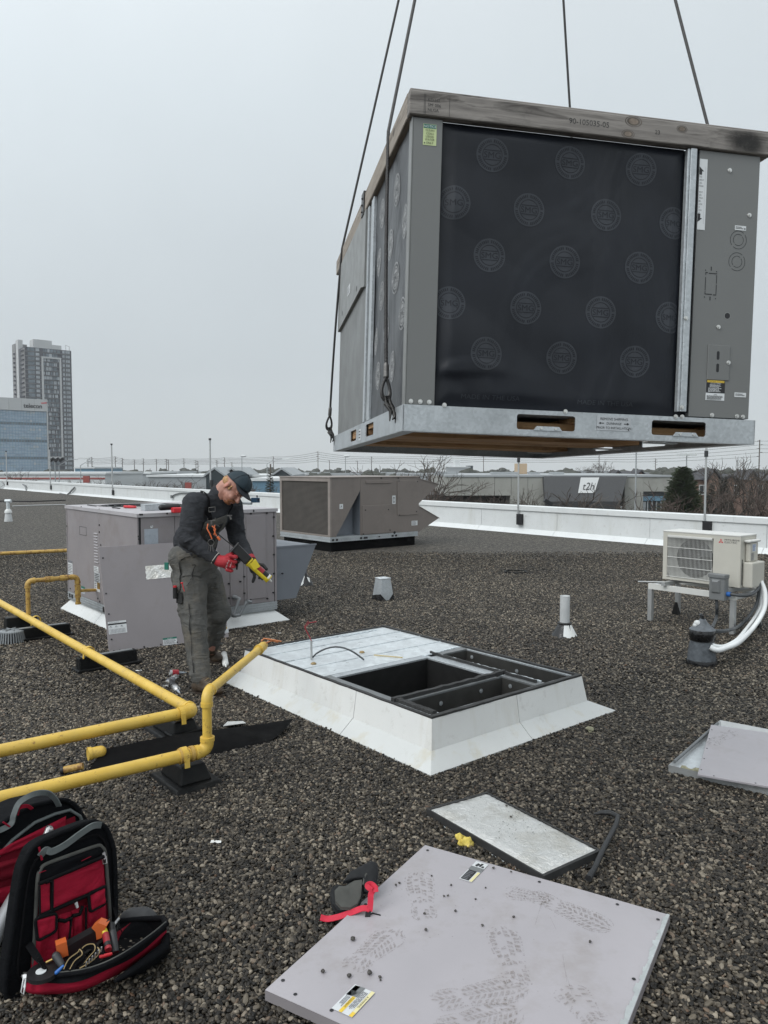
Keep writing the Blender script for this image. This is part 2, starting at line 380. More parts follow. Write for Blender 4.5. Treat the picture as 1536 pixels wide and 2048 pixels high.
t = NT('pipe_yellow'); c = t.ramp(t.noise(7, 5).outputs['Fac'], [(.3, (.60, .385, .055)), (.7, (.70, .475, .085))])
c = t.mix(t.ramp(t.noise(26, 8, .8).outputs['Fac'], [(.58, 0), (.64, .9)]), c, (.22, .10, .03)); c = t.mix(t.ramp(t.noise(6, 9, .8).outputs['Fac'], [(.60, 0), (.66, .75)]), c, (.30, .17, .045)); c = t.mix(t.ramp(t.noise(3, 6, .7).outputs['Fac'], [(.45, 0), (.75, .35)]), c, (.40, .33, .14)); t.set(col=c, rough=.45); t.bump(t.noise(40, 3).outputs['Fac'], .2, .002)
t = NT('pipe_yellow_old'); c = t.ramp(t.noise(9, 5).outputs['Fac'], [(.3, (.42, .26, .06)), (.7, (.52, .34, .09))])
c = t.mix(t.ramp(t.noise(20, 8, .8).outputs['Fac'], [(.5, 0), (.6, .85)]), c, (.17, .075, .025)); t.set(col=c, rough=.55); t.bump(t.noise(60, 3).outputs['Fac'], .3, .002)
def wrapmat(name, col, r0, r1):
 t = NT(name); n = t.noise(5, 5); c = t.ramp(n.outputs['Fac'], [(.3, sc(col, .8)), (.7, sc(col, 1.25))])
 w = t.n('ShaderNodeTexWave'); w.inputs['Scale'].default_value = 60; t.l(t.tc.outputs['Object'], w.inputs['Vector'])
 t.set(col=c, rough=t.ramp(t.noise(3, 4).outputs['Fac'], [(.3, r0), (.7, r1)]), spec=.32)
 b1 = t.bump(t.noise(220, 2).outputs['Fac'], .10, .002); t.bump(t.noise(2.2, 3, .5, dist=1.0, sx=(1, 1, .6)).outputs['Fac'], .5, .06, b1)
wrapmat('wrap_black', (.0085, .0105, .0155), .42, .5); wrapmat('wrap_print', (.034, .038, .046), .5, .62); wrapmat('wrap_side_lit', (.035, .037, .041), .3, .42); wrapmat('wrap_side_print_lit', (.30, .305, .31), .5, .6)  # side film and side print lighter than the front: sky reflection put into the colour
t = NT('foil'); n1 = t.noise(26, 8, .7, dist=2); n2 = t.noise(7, 5)
t.set(col=t.mix(t.ramp(n2.outputs['Fac'], [(.5, 0), (.7, .6)]), (.78, .78, .76), (.5, .47, .4)), metal=.7, rough=t.ramp(n1.outputs['Fac'], [(.3, .25), (.7, .5)])); t.bump(n1.outputs['Fac'], .8, .015)
t = NT('coil'); w = t.n('ShaderNodeTexWave'); w.bands_direction = 'Z'; w.inputs['Scale'].default_value = 14; w.inputs['Distortion'].default_value = .3; t.l(t.tc.outputs['Object'], w.inputs['Vector'])
c = t.ramp(w.outputs['Fac'], [(.2, (.028, .025, .022)), (.8, (.075, .066, .058))]); c = t.mix(t.ramp(t.noise(4, 6, .7).outputs['Fac'], [(.4, 0), (.75, .6)]), c, (.085, .075, .065)); t.set(col=c, rough=.75); t.bump(w.outputs['Fac'], .5, .01)
def fabric(name, col, var=.25, vs_=7, worn=None, wa=.4, bs=6, bd=.03, bst=.5):
 t = NT(name); c = t.ramp(t.noise(vs_, 6, .6).outputs['Fac'], [(.3, sc(col, 1 - var)), (.7, sc(col, 1 + var))])
 if worn: c = t.mix(t.ramp(t.noise(5, 7, .7).outputs['Fac'], [(.5, 0), (.72, wa)]), c, worn)
 t.set(col=c, rough=.9, spec=.12)
 b1 = t.bump(t.noise(500, 2).outputs['Fac'], .15, .001); t.bump(t.noise(bs, 4, .55, dist=1.6, sx=(1, 1, 2.6)).outputs['Fac'], bst, bd, b1)
fabric('shirt_dark', (.040, .042, .047), .3); fabric('overall_grey', (.098, .097, .092), .25, worn=(.17, .148, .115), wa=.6)
fabric('overall_dark', (.034, .034, .034), .2); fabric('strap_black', (.006, .006, .007), .2, bs=20, bd=.003)
fabric('bag_black', (.0045, .005, .0062), .25, vs_=14, bs=9, bd=.012, worn=(.014, .015, .017), wa=.4); fabric('bag_red', (.27, .010, .028), .12, vs_=12, bs=8, bd=.012); fabric('bag_red_dark', (.15, .008, .018), .15, vs_=12, bs=8, bd=.012)
t = NT('mud'); t.set(col=(.20, .165, .135), rough=.8, alpha=t.ramp(t.noise(90, 6, .75).outputs['Fac'], [(.40, 0), (.60, .42)]))
t = NT('soot_stain'); gm = t.n('ShaderNodeTexGradient', gradient_type='SPHERICAL'); mp = t.n('ShaderNodeMapping'); mp.inputs['Location'].default_value = (-1.208 * 11, 0, -1.055 * 16); mp.inputs['Scale'].default_value = (11, 1, 16); t.l(t.tc.outputs['Object'], mp.inputs['Vector']); t.l(mp.outputs[0], gm.inputs['Vector']); ng_ = t.mix(1.0, t.ramp(gm.outputs['Fac'], [(0, 0), (.75, 1)]), t.ramp(t.noise(22, 5, .7).outputs['Fac'], [(.3, .45), (.6, 1)]), 'MULTIPLY'); t.set(col=(.02, .019, .018), rough=.8, alpha=ng_)
t = NT('rust_stain'); t.set(col=(.42, .33, .16), rough=.6, alpha=t.ramp(t.noise(14, 6, .75).outputs['Fac'], [(.35, 0), (.65, .6)]))
t = NT('office_glass'); v = t.n('ShaderNodeTexVoronoi'); v.inputs['Scale'].default_value = .35; t.l(t.tc.outputs['Object'], v.inputs['Vector'])
c = t.ramp(t.noise(.25, 4, .6, sx=(1, 1, 3)).outputs['Fac'], [(.3, (.20, .25, .30)), (.55, (.29, .37, .45)), (.7, (.25, .29, .29))]); t.set(col=c, rough=.12, spec=.6)
t = NT('pebble'); oi = t.n('ShaderNodeObjectInfo')
c = t.ramp(oi.outputs['Random'], [(0, (.010, .0097, .009)), (.25, (.021, .0190, .0165)), (.50, (.046, .0405, .0335)), (.70, (.090, .079, .064)), (.86, (.165, .147, .119)), (.96, (.33, .30, .25)), (1, (.12, .075, .05))])
c = t.mix(.5, c, t.ramp(t.noise(1.6, 4).outputs['Fac'], [(.3, .45), (.7, 1.15)]), 'MULTIPLY')
ge = t.n('ShaderNodeNewGeometry'); c = t.mix(1.0, c, t.ramp(t.noise(.55, 4, .6, vec=ge.outputs['Position']).outputs['Fac'], [(.35, (.62, .59, .56)), (.6, (1.05, 1.0, .93))]), 'MULTIPLY')
t.set(col=c, rough=.5, spec=.3)
t = NT('pebble_single'); t.set(col=t.ramp(t.noise(60, 4).outputs['Fac'], [(.3, (.03, .028, .026)), (.7, (.09, .08, .07))]), rough=.55)
t = NT('gravel_sheet'); va = t.n('ShaderNodeTexVoronoi'); va.inputs['Scale'].default_value = 62; t.l(t.tc.outputs['Object'], va.inputs['Vector'])
sx_ = t.n('ShaderNodeSeparateColor'); t.l(va.outputs['Color'], sx_.inputs[0])
c = t.ramp(sx_.outputs[0], [(0, (.036, .034, .031)), (.4, (.074, .067, .058)), (.75, (.130, .117, .10)), (1, (.27, .245, .20))])
c = t.mix(t.ramp(va.outputs['Distance'], [(.35, 0), (.75, .9)]), c, (.02, .019, .017))
c = t.mix(t.ramp(t.noise(.35, 5, .6).outputs['Fac'], [(.4, 0), (.65, .35)]), c, (.11, .098, .083))
c = t.mix(1.0, c, t.ramp(t.noise(11, 8, .85).outputs['Fac'], [(.36, .15), (.5, .75), (.62, 2.2)]), 'MULTIPLY')
t.set(col=c, rough=.75, spec=.3); bi = t.n('ShaderNodeMath', operation='SUBTRACT'); bi.inputs[0].default_value = 1; t.l(va.outputs['Distance'], bi.inputs[1]); t.bump(bi.outputs[0], .8, .012)
t = NT('membrane'); t.set(col=(.012, .0115, .011), rough=.8)
t = NT('needles'); c = t.ramp(t.noise(.8, 5).outputs['Fac'], [(.3, (.026, .040, .020)), (.7, (.068, .088, .042))]); t.set(col=c, rough=.8)
t = NT('needles_dull'); c = t.ramp(t.noise(.8, 5).outputs['Fac'], [(.3, (.03, .034, .026)), (.7, (.06, .062, .048))]); t.set(col=c, rough=.8)
# the setting
GZ = -8.0
b = MB(); b.box(-890, 890, -38, 1490, GZ - .15, GZ); b.build('ground', M['asphalt'], kind='structure', org=(0, 0, GZ))
CV0, CV1, CU0, CU1, CH = 2.77, 4.10, 2.945, 4.96, .25
hv0, hv1, hu0, hu1 = CV0 + .04, CV1 - .04, CU0 + .04, CU1 - .04
b = MB()
for (x0, x1, y0, y1) in ((-45, hv0, -25, 85), (hv1, 14.30, -25, 85), (hv0, hv1, -25, hu0), (hv0, hv1, hu1, 85)):
 b.box(x0, x1, y0, y1, -.02, -.004)
b.build('roof_gravel_bed', M['gravel_sheet'], frame=FB, kind='structure', org=(0, 0, 0))
b = MB()
for (x0, x1, y0, y1) in ((-45, hv0, -25, 85), (hv1, 14.30, -25, 85), (hv0, hv1, -25, hu0), (hv0, hv1, hu1, 85)):
 b.box(x0, x1, y0, y1, -.5, -.022)
b.build('roof_deck', M['membrane'], frame=FB, kind='structure', org=(0, 0, -.5))
b = MB(); b.box(-45, 14.75, -25, 85, GZ, -.52); b.build('roof_building', M['concrete_pale'], frame=FB, org=(0, 0, GZ), kind='structure')
PV = 14.30
pt = thing('parapet', 'long low white metal clad parapet wall along the far roof edge', 'parapet wall', (PV, 20, 0), FB)
joints = sorted([vP(x, y, PV + .12).y for x, y in ((963, 1050), (1113, 1068), (1298, 1080), (1533, 1100))])
st = (joints[-1] - joints[0]) / 3
us = [joints[0] + st * i for i in range(-8, 24)]
def par_piece(name, mat, poly, u0, u1, shrink=.004):
 b = MB(); b.prism([(v, u0 + shrink, z) for v, z in poly], (0, u1 - u0 - 2 * shrink, 0)); return b.build(name, mat, pt)
for i in range(len(us) - 1):
 j = .0018 * ((i * 7) % 3)
 par_piece('wall_panel', M['parapet_white'], [(PV + .12 - j, .09), (PV + .30, .09), (PV + .30, .565), (PV + .12 - j, .565)], us[i], us[i + 1])
 par_piece('cant_strip', M['parapet_cap'], [(PV - .005, -.004), (PV + .118 - j, -.004), (PV + .118 - j, .105), (PV + .108 - j, .105)], us[i] + .04, us[i + 1] + .04)
cu_ = vP(1194, 1030, PV + .09).y
cs = [cu_ + 3.05 * i for i in range(-7, 22)]
for i in range(len(cs) - 1):
 par_piece('coping', M['parapet_cap'], [(PV + .085, .545), (PV + .10, .545), (PV + .10, .60), (PV + .42, .64), (PV + .42, .66), (PV + .115, .672), (PV + .085, .655)], cs[i], cs[i + 1], .002)
b = MB(); b.prism([(PV + .13, us[0], .09), (PV + .42, us[0], .09), (PV + .42, us[0], .62), (PV + .13, us[0], .545)], (0, us[-1] - us[0], 0)); b.build('core', M['dark_plastic'], pt)
b = MB(); b.box(PV + .31, PV + .44, us[0], us[-1], GZ, .08); b.build('outer_wall', M['concrete_pale'], pt)
# gravel as individual stones
def in_rot(v, u, r): return r[0] < v < r[1] and r[2] < u < r[3]
EXCL = [(CV0 - .10, CV1 + .12, CU0 - .08, CU1 + .12), (2.7, 4.15, 6.8, 8.8), (8.4, 10.4, 11.7, 13.3)]
import numpy as np
rng = np.random.default_rng(3)
def pebble_field(name, y0, y1, dens, s0, s1, seed):
 n_ = int(dens * (y1 - y0) * (.80 * (y0 + y1) + 1.6))
 Y = np.sqrt(rng.uniform(y0 * y0, y1 * y1, n_)); X = rng.uniform(-1, 1, n_) * (.80 * Y + .8)
 ct, s_ = math.cos(TH), math.sin(TH); v = X * ct + Y * s_; u = -X * s_ + Y * ct
 keep = (v < 14.28) & (rng.uniform(0, 1, n_) < (14.5 - Y) / 6)
 for r in EXCL: keep &= ~((v > r[0]) & (v < r[1]) & (u > r[2]) & (u < r[3]))
 X, Y = X[keep], Y[keep]; n_ = len(X)
 me = bpy.data.meshes.new(name); me.vertices.add(n_)
 sz = rng.uniform(s0, s1, n_) * rng.choice([.75, 1, 1, 1.15, 1.4], n_)
 co = np.stack([X, Y, rng.uniform(-.004, .006, n_) + sz * .15], 1).astype(np.float32).ravel(); me.vertices.foreach_set('co', co)
 a = me.attributes.new('rot', 'FLOAT_VECTOR', 'POINT'); a.data.foreach_set('vector', np.stack([rng.normal(0, .45, n_), rng.normal(0, .45, n_), rng.uniform(0, 6.28, n_)], 1).astype(np.float32).ravel())
 a = me.attributes.new('scl', 'FLOAT_VECTOR', 'POINT'); a.data.foreach_set('vector', np.stack([sz * rng.uniform(1.0, 1.6, n_), sz * rng.uniform(.75, 1.0, n_), sz * rng.uniform(.5, .8, n_)], 1).astype(np.float32).ravel())
 ob = bpy.data.objects.new(name, me); COL.objects.link(ob); me.materials.append(M['pebble'])
 ng = bpy.data.node_groups.new('scatter_stones', 'GeometryNodeTree')
 ng.interface.new_socket('Geometry', in_out='INPUT', socket_type='NodeSocketGeometry'); ng.interface.new_socket('Geometry', in_out='OUTPUT', socket_type='NodeSocketGeometry')
 N = ng.nodes.new; L = ng.links.new
 gi = N('NodeGroupInput'); go = N('NodeGroupOutput'); iop = N('GeometryNodeInstanceOnPoints'); g2i = N('GeometryNodeGeometryToInstance')
 for k in range(5):
  ic = N('GeometryNodeMeshIcoSphere'); ic.inputs['Radius'].default_value = .5; ic.inputs['Subdivisions'].default_value = 3 if y0 < 4 else 2
  sp = N('GeometryNodeSetPosition'); nz = N('ShaderNodeTexNoise'); nz.noise_dimensions = '4D'; nz.inputs['Scale'].default_value = 1.6; nz.inputs['W'].default_value = seed + k * 3.1; nz.inputs['Detail'].default_value = 1
  sb = N('ShaderNodeVectorMath'); sb.operation = 'SUBTRACT'; sb.inputs[1].default_value = (.5, .5, .5); ml = N('ShaderNodeVectorMath'); ml.operation = 'SCALE'; ml.inputs['Scale'].default_value = .34
  L(nz.outputs['Color'], sb.inputs[0]); L(sb.outputs[0], ml.inputs[0]); L(ic.outputs['Mesh'], sp.inputs['Geometry']); L(ml.outputs[0], sp.inputs['Offset'])
  sm = N('GeometryNodeSetMaterial'); sm.inputs['Material'].default_value = M['pebble']; L(sp.outputs[0], sm.inputs['Geometry'])
  ss = N('GeometryNodeSetShadeSmooth'); L(sm.outputs[0], ss.inputs[0]); L(ss.outputs[0], g2i.inputs[0])
 L(gi.outputs[0], iop.inputs['Points']); L(g2i.outputs[0], iop.inputs['Instance']); iop.inputs['Pick Instance'].default_value = True
 ri = N('FunctionNodeRandomValue'); ri.data_type = 'INT'
 for s__ in ri.inputs:
  if s__.name == 'Min' and s__.type == 'INT': s__.default_value = 0
  if s__.name == 'Max' and s__.type == 'INT': s__.default_value = 4
 out_i = [o for o in ri.outputs if o.type == 'INT'][0]; L(out_i, iop.inputs['Instance Index'])
 for nm, sk in (('rot', 'Rotation'), ('scl', 'Scale')):
  na = N('GeometryNodeInputNamedAttribute'); na.data_type = 'FLOAT_VECTOR'; na.inputs['Name'].default_value = nm
  src = na.outputs['Attribute']
  if sk == 'Rotation':
   er = N('FunctionNodeEulerToRotation'); L(src, er.inputs[0]); src = er.outputs[0]
  L(src, iop.inputs[sk])
 L(iop.outputs[0], go.inputs[0])
 md = ob.modifiers.new('stones', 'NODES'); md.node_group = ng
 return tag(ob, kind='stuff')
o = pebble_field('gravel', 1.55, 5.2, 17000, .0092, .0150, 1.0); tag(o, 'loose dark river stones near the panels and bags on the roof', 'gravel')
o = pebble_field('gravel', 5.2, 14.5, 8200, .0115, .0175, 9.0); tag(o, 'loose grey brown stones covering the middle of the roof', 'gravel')
# roof curb
cb = thing('roof_curb', 'white metal roof curb with open duct holes and galvanised deck under the hanging unit', 'roof curb', ((CV0 + CV1) / 2, (CU0 + CU1) / 2, 0), FB)
WZ = .085
def wallp(a, b_, nrm, t=.03):
 a = Vector((*a, 0)); b_ = Vector((*b_, 0)); n = Vector((*nrm, 0)); q = MB()
 d = (b_ - a).normalized(); fl = .026; isc = lambda p: min(abs(p.x - CV0), abs(p.x - CV1)) < 1e-4 and min(abs(p.y - CU0), abs(p.y - CU1)) < 1e-4; ea = fl - .001 if isc(a) else 0; eb = fl - .001 if isc(b_) else 0; ta = .0012 if ea else 0; tb_ = .0012 if eb else 0
 Z1_ = Vector((0, 0, CH - .002)); Z0_ = Vector((0, 0, WZ)); A0 = a - d * ea + n * fl + Z0_; B0 = b_ + d * eb + n * fl + Z0_
 bT, aT = b_ - d * tb_ + Z1_, a + d * ta + Z1_; q.add([A0, B0, bT, aT, A0 - n * t, B0 - n * t, bT - n * t, aT - n * t], [(0, 1, 2, 3), (7, 6, 5, 4), (3, 2, 6, 7), (0, 4, 5, 1), (0, 3, 7, 4), (1, 5, 6, 2)])
 q.build('wall_panel', M['curb_wall'], cb)
def skirt(a, b_, nrm, ea, eb, out=.125):
 a = Vector((*a, 0)); b_ = Vector((*b_, 0)); n = Vector((*nrm, 0)); d = (b_ - a).normalized(); q = MB()
 fa = .028 if ea else 0; fb = .028 if eb else 0
 p = [a - d * fa + n * .028 + Vector((0, 0, WZ + .004)), b_ + d * fb + n * .028 + Vector((0, 0, WZ + .004)), b_ + d * eb + n * out + Vector((0, 0, .012)), a - d * ea + n * out + Vector((0, 0, .012))]
 q.prism(p, (0, 0, -.003))
 q.prism([p[3], p[2], p[2] - Vector((0, 0, .016)), p[3] - Vector((0, 0, .016))], -n * .003)
 q.build('skirt_flashing', M['flashing_white'], cb)
um = vP(713, 1390, CV0).y; vm = uP(1033, 1420, CU0).x
for (u0, u1, a_, b2) in ((CU0, um - .002, .125, 0), (um + .002, CU1, 0, .125)):
 wallp((CV0, u0), (CV0, u1), (-1, 0)); skirt((CV0, u0), (CV0, u1), (-1, 0), a_, b2)
for (v0, v1, a_, b2) in ((CV0, vm - .002, .125, 0), (vm + .002, CV1, 0, .20)):
 wallp((v0, CU0), (v1, CU0), (0, -1)); skirt((v0, CU0), (v1, CU0), (0, -1), a_, b2)
wallp((CV1, CU0), (CV1, CU1), (1, 0)); skirt((CV1, CU0), (CV1, CU1), (1, 0), .125, .125)
wallp((CV0, CU1), (CV1, CU1), (0, 1)); skirt((CV0, CU1), (CV1, CU1), (0, 1), .125, .125)
def lumpy(a, b_, w, h, name, mat, amp=.003, n=24, parent=cb):
 a = Vector(a); b_ = Vector(b_); d = (b_ - a); x = Vector((d.y, -d.x, 0)).normalized(); q = MB(); rr = random.Random(int(a.x * 1000 + b_.y * 77))
 pts = []
 for i in range(n + 1):
  c = a + d * i / n + x * rr.uniform(-amp, amp); hh = h * rr.uniform(.8, 1.15)
  pts += [c - x * w / 2, c - x * w / 2 + Vector((0, 0, hh)), c + x * w / 2 + Vector((0, 0, hh)), c + x * w / 2]
 q.add(pts, [(4 * i + k, 4 * i + (k + 1) % 4, 4 * i + 4 + (k + 1) % 4, 4 * i + 4 + k) for i in range(n) for k in range(4)] + [(0, 1, 2, 3), (4 * n, 4 * n + 3, 4 * n + 2, 4 * n + 1)])
 return q.build(name, mat, parent)
z = CH - .001
lumpy((CV0 + .012, CU0, z), (CV0 + .012, CU1, z), .022, .008, 'gasket', M['gasket'])
lumpy((CV0, CU0 + .014, z), (CV1, CU0 + .014, z), .030, .012, 'gasket', M['gasket'])
lumpy((CV1 - .014, CU0, z), (CV1 - .014, CU1, z), .026, .012, 'gasket', M['gasket'])
lumpy((CV0, CU1 - .012, z), (CV1, CU1 - .012, z), .022, .008, 'gasket', M['gasket'])
DU0 = 4.00; n = 4; du = (CU1 - .02 - DU0) / n
for i in range(n):
 b = MB(); a0 = DU0 + du * i + .003; b.box(CV0 + .022, CV1 - .028, a0, a0 + du - .006, CH - .012, CH - .0005 - .0012 * (i % 2)); b.build('deck_sheet', M['galv_sheet'], cb)
 if i: q = MB(); q.box(CV0 + .022, CV1 - .028, a0 - .006, a0 + .001, CH - .01, CH + .0045); q.build('seam', M['galv_sheet'], cb)
A = (2.855, 3.655, 3.335, 3.935); B_ = (2.875, 3.70, 3.0, 3.275); C_ = (3.79, 4.055, 3.0, 3.94)
def liner(r, depth, mat, name='duct_lining', floor_=True):
 v0, v1, u0, u1 = r; t = .004
 for (a, c, d, e_) in ((v0 - t, v0, u0, u1), (v1, v1 + t, u0, u1), (v0, v1, u0 - t, u0), (v0, v1, u1, u1 + t)):
  b = MB(); b.box(a, c, d, e_, CH - depth, CH - .012); b.build(name, mat, cb)
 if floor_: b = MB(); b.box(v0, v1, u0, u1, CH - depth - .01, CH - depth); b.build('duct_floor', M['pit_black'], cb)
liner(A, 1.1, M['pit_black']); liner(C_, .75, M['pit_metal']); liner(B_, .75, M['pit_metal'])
def strip(v0, v1, u0, u1, mat='galv_dark', name='frame_rail', dz=0, h=.016):
 b = MB(); b.box(v0, v1, u0, u1, CH - h + dz, CH + dz); b.build(name, M[mat], cb, bevel=.002)
strip(CV0 + .024, A[0], 3.30, 3.998); strip(A[0], A[1] + .04, A[3], 3.997, 'galv'); strip(A[1], C_[0], B_[3] + .0, A[3], 'galv'); strip(C_[0], CV1 - .03, C_[3], 3.996, 'galv_dark')
strip(C_[1], CV1 - .03, CU0 + .03, C_[3], 'galv'); strip(CV0 + .024, C_[0] - .09, B_[3], A[2], 'galv_dark'); strip(CV0 + .024, B_[0], CU0 + .03, B_[3], 'galv')
strip(B_[0], C_[1], CU0 + .03, B_[2], 'galv_dark'); strip(B_[1], C_[0], CU0 + .05, B_[3], 'galv_dark');
lumpy((CV0 + .03, 3.305, CH), (3.76, 3.305, CH), .028, .022, 'gasket', M['gasket'])
lumpy((2.83, 2.99, CH), (2.83, 3.30, CH), .035, .02, 'gasket', M['gasket'])
lumpy((3.745, 3.03, CH), (3.745, 4.0, CH), .014, .018, 'gasket', M['gasket']); lumpy((3.775, 3.02, CH), (3.765, 3.99, CH), .012, .010, 'sealant_bead', M['sealant'], .005, 40)
lumpy((3.66, 3.98, CH), (4.05, 4.02, CH), .02, .006, 'sealant_bead', M['sealant'], .008, 40)
for r in range(3): lumpy((3.0 + r * .3, CU1 - .06 - r * .02, CH - .001), (3.35 + r * .3, CU1 - .05 - r * .015, CH - .001), .02, .006, 'sealant_bead', M['sealant'], .008, 20)
for (v, u, zz, ax) in ((3.92, C_[3] - .003, .17, 'u'), (C_[1] - .002, 3.88, .20, 'v'), (C_[1] - .002, 3.45, .185, 'v'), (B_[1] - .002, 3.06, .2, 'v'), (B_[1] - .002, 3.2, .2, 'v'), (3.15, B_[3] - .003, .18, 'u'), (3.5, B_[3] - .003, .19, 'u')):
 b = MB(); n_ = Vector((-1, 0, 0)) if ax == 'v' else Vector((0, -1, 0)); c_ = Vector((v, u, zz)); b.cyl(c_ + n_ * .001, c_ + n_ * .004, .014, n=12); b.cyl(c_ + n_ * .004, c_ + n_ * .008, .006, n=8); b.build('washer', M['galv'], cb)
p0 = GB(623, 1318, CH); b = MB(); b.cyl(p0, p0 + Vector((0, 0, .13)), .0075, n=8); b.build('conduit_stub', M['alu'], cb)
b = MB(); q = p0 + Vector((0, 0, .13)); b.tube([q, q + Vector((-.01, .02, .04)), q + Vector((-.035, .03, .09)), q + Vector((-.02, .0, .13)), q + Vector((.03, -.02, .135))], .0035, 6); b.tube([q, q + Vector((-.015, .02, .05)), q + Vector((-.03, .04, .10)), q + Vector((-.01, .02, .14))], .003, 6); b.build('loose_wires', M['tube_red'], cb)
pe = GB(728, 1322, CH); pk = [p0 + Vector((.01, 0, .01))]
for i in range(1, 12):
 f = i / 11; q = p0.lerp(pe, f) + Vector((0, 0, .085 * math.sin(math.pi * min(1, f * 1.02)) ** .8 + .008)); pk.append(q)
b = MB(); b.tube(pk, .006, 8); b.build('bent_cable', M['conduit_grey'], cb)
for pp in ((724, 1305), (627, 1328)):
 b = MB(); c_ = GB(*pp, CH); b.lathe([(0, .012), (.014, .01), (.02, .003), (.02, 0)], c_, 10); b.build('cable_boot', M['tan_leather'], cb)
b = MB(); a_ = GB(748, 1311, CH); c_ = GB(805, 1316, CH); b.bar(a_ + Vector((0, 0, .004)), c_ + Vector((0, 0, .004)), .008, .006); b.build('wooden_stick', M['pale_wood_stick'], cb)
# the new rooftop unit hanging from the crane
RU = Matrix.Rotation(.1805, 4, 'Z') @ Matrix.Rotation(-.0141, 4, 'X') @ Matrix.Rotation(.0304, 4, 'Y')
HU = Matrix.Translation((.0614, 2.5452, 1.7227)) @ RU; HUI = HU.inverted()
def hP(px, py, ax, val):
 o = HUI @ EYEV; d = HUI.to_3x3() @ ray(px, py); return o + d * ((val - o[ax]) / d[ax])
UW, UD, UH = 1.30, 2.008, 1.112
hu = thing('rooftop_unit', 'new dark grey rooftop air conditioner hanging from cables, black film on its sides', 'air conditioner', (0, 0, 0), HU)
def P(name, mat, b, parent=hu, **k): return b.build(name, M[mat] if isinstance(mat, str) else mat, parent, **k)
RH = .082
def rail(axis, length, slots, inv=False, name='base_rail', off=0.0):
 q = MB()
 def seg(a, b_, z0, z1):
  if axis == 'u': q.box(a, b_, off, off + .004, z0, z1)
  else: q.box(off, off + .004, a, b_, z0, z1)
 z0, z1 = .018, .070; cur = 0
 for (s0, s1) in slots:
  seg(cur, s0, z0, z1)
  for (cx, cz) in ((s0, z0), (s0, z1), (s1, z0), (s1, z1)):
   sx = 1 if cx == s0 else -1; sz = 1 if cz == z0 else -1; r = .009; pts = [(cx, cz)]
   for k in range(5):
    t_ = math.pi / 2 * k / 4; pts.append((cx + sx * (r - r * math.sin(t_)), cz + sz * (r - r * math.cos(t_))))
   P3 = [((a, off, c) if axis == 'u' else (off, a, c)) for a, c in pts]
   q.prism(P3, (0, .004, 0) if axis == 'u' else (.004, 0, 0))
  cur = s1
 seg(cur, length, z0, z1); seg(0, length, 0, z0); seg(0, length, z1, RH)
 if axis == 'u':
  q.box(0, length, off, off + (.05 if not inv else -.05), -.003, -.0005); q.box(0, length, off, off + (.02 if not inv else -.02), RH, RH + .003)
 else:
  q.box(off, off + (.05 if not inv else -.05), .055, length - .055, -.003, -.0005); q.box(off, off + (.02 if not inv else -.02), .02, length - .02, RH, RH + .003)
 return P(name, 'galv', q)
rail('u', UW, [(.396, .608), (.895, 1.105)]); rail('v', UD, [(.59, .79), (1.08, 1.27)], off=0)
rail('u', UW, [], True, off=UD - .004); rail('v', UD, [(.59, .79), (1.08, 1.27)], True, off=UW - .004)
b = MB(); b.box(.006, UW - .006, .006, UD - .006, RH - .012, RH - .008); P('base_pan', 'galv_dark', b)
for i, w in enumerate((.10, .45, .80, 1.15, 1.60)):
 b = MB(); b.box(.012, UW - .012, w, min(w + (.14 if i % 2 else .24), 1.84), .028 + .004 * (i % 2), .052); P('shipping_board', 'wood_fresh', b, bevel=.002)
for u_ in (.012, .62, UW - .10):
 b = MB(); b.box(u_, u_ + .09, .06, UD - .2, .0525, .069); P('shipping_batten', 'wood_fresh', b)
for (u0, u1) in ((.455, .56), (.975, 1.075)):
 b = MB(); b.prism([(u0, -.0015, .0165), (u1, -.0015, .0165), (u1 - .012, -.0015, .031), (u0 + .012, -.0015, .031)], (0, -.0025, 0)); P('slot_tab', 'galv', b)
 for du_ in (.028, .08): b = MB(); b.cyl((u0 + du_, -.004, .024), (u0 + du_, -.0075, .024), .0045, n=8); P('screw', 'screw_zinc', b)
for px, py in ((1080, 905), (1215, 897), (1320, 885)):
 c_ = hP(px, py, 2, -.003); b = MB(); b.box(c_.x - .06, c_.x + .06, c_.y - .02, c_.y + .02, -.008, -.0035); P('bottom_tab', 'galv', b, bevel=.002)
b = MB(); b.box(.02, UW - .03, .03, UD - .20, RH + .004, UH - .0886); P('inner_case', 'wrap_black', b)
b = MB(); b.box(.008, .107, .004, .03, RH + .003, 1.021); P('corner_post', 'unit_grey', b, bevel=.0015)
b = MB(); b.box(.004, .0075, .003, .045, RH + .003, 1.021); P('post_edge', 'unit_edge_grey', b)
b = MB(); b.box(1.038, UW - .025, .004, .03, RH + .0065, 1.021); pr = P('front_panel', 'unit_grey', b, bevel=.0015)
b = MB(); b.box(UW - .045, UW - .024, .031, UD - .20, RH + .003, 1.021); P('right_panel', 'unit_grey', b)
b = MB(); b.box(.02, UW - .03, UD - .199, UD - .17, RH + .003, 1.021); P('back_panel', 'unit_grey', b)
b = MB(); b.box(.999, 1.022, -.006, .006, RH + .022, 1.019); b.box(.990, .9985, .000, .02, RH + .022, 1.019); P('galvanised_strip', 'galv', b, bevel=.001)
b = MB(); b.box(1.0225, 1.0375, .012, .02, RH + .02, 1.019); P('black_gap', 'wrap_black', b)
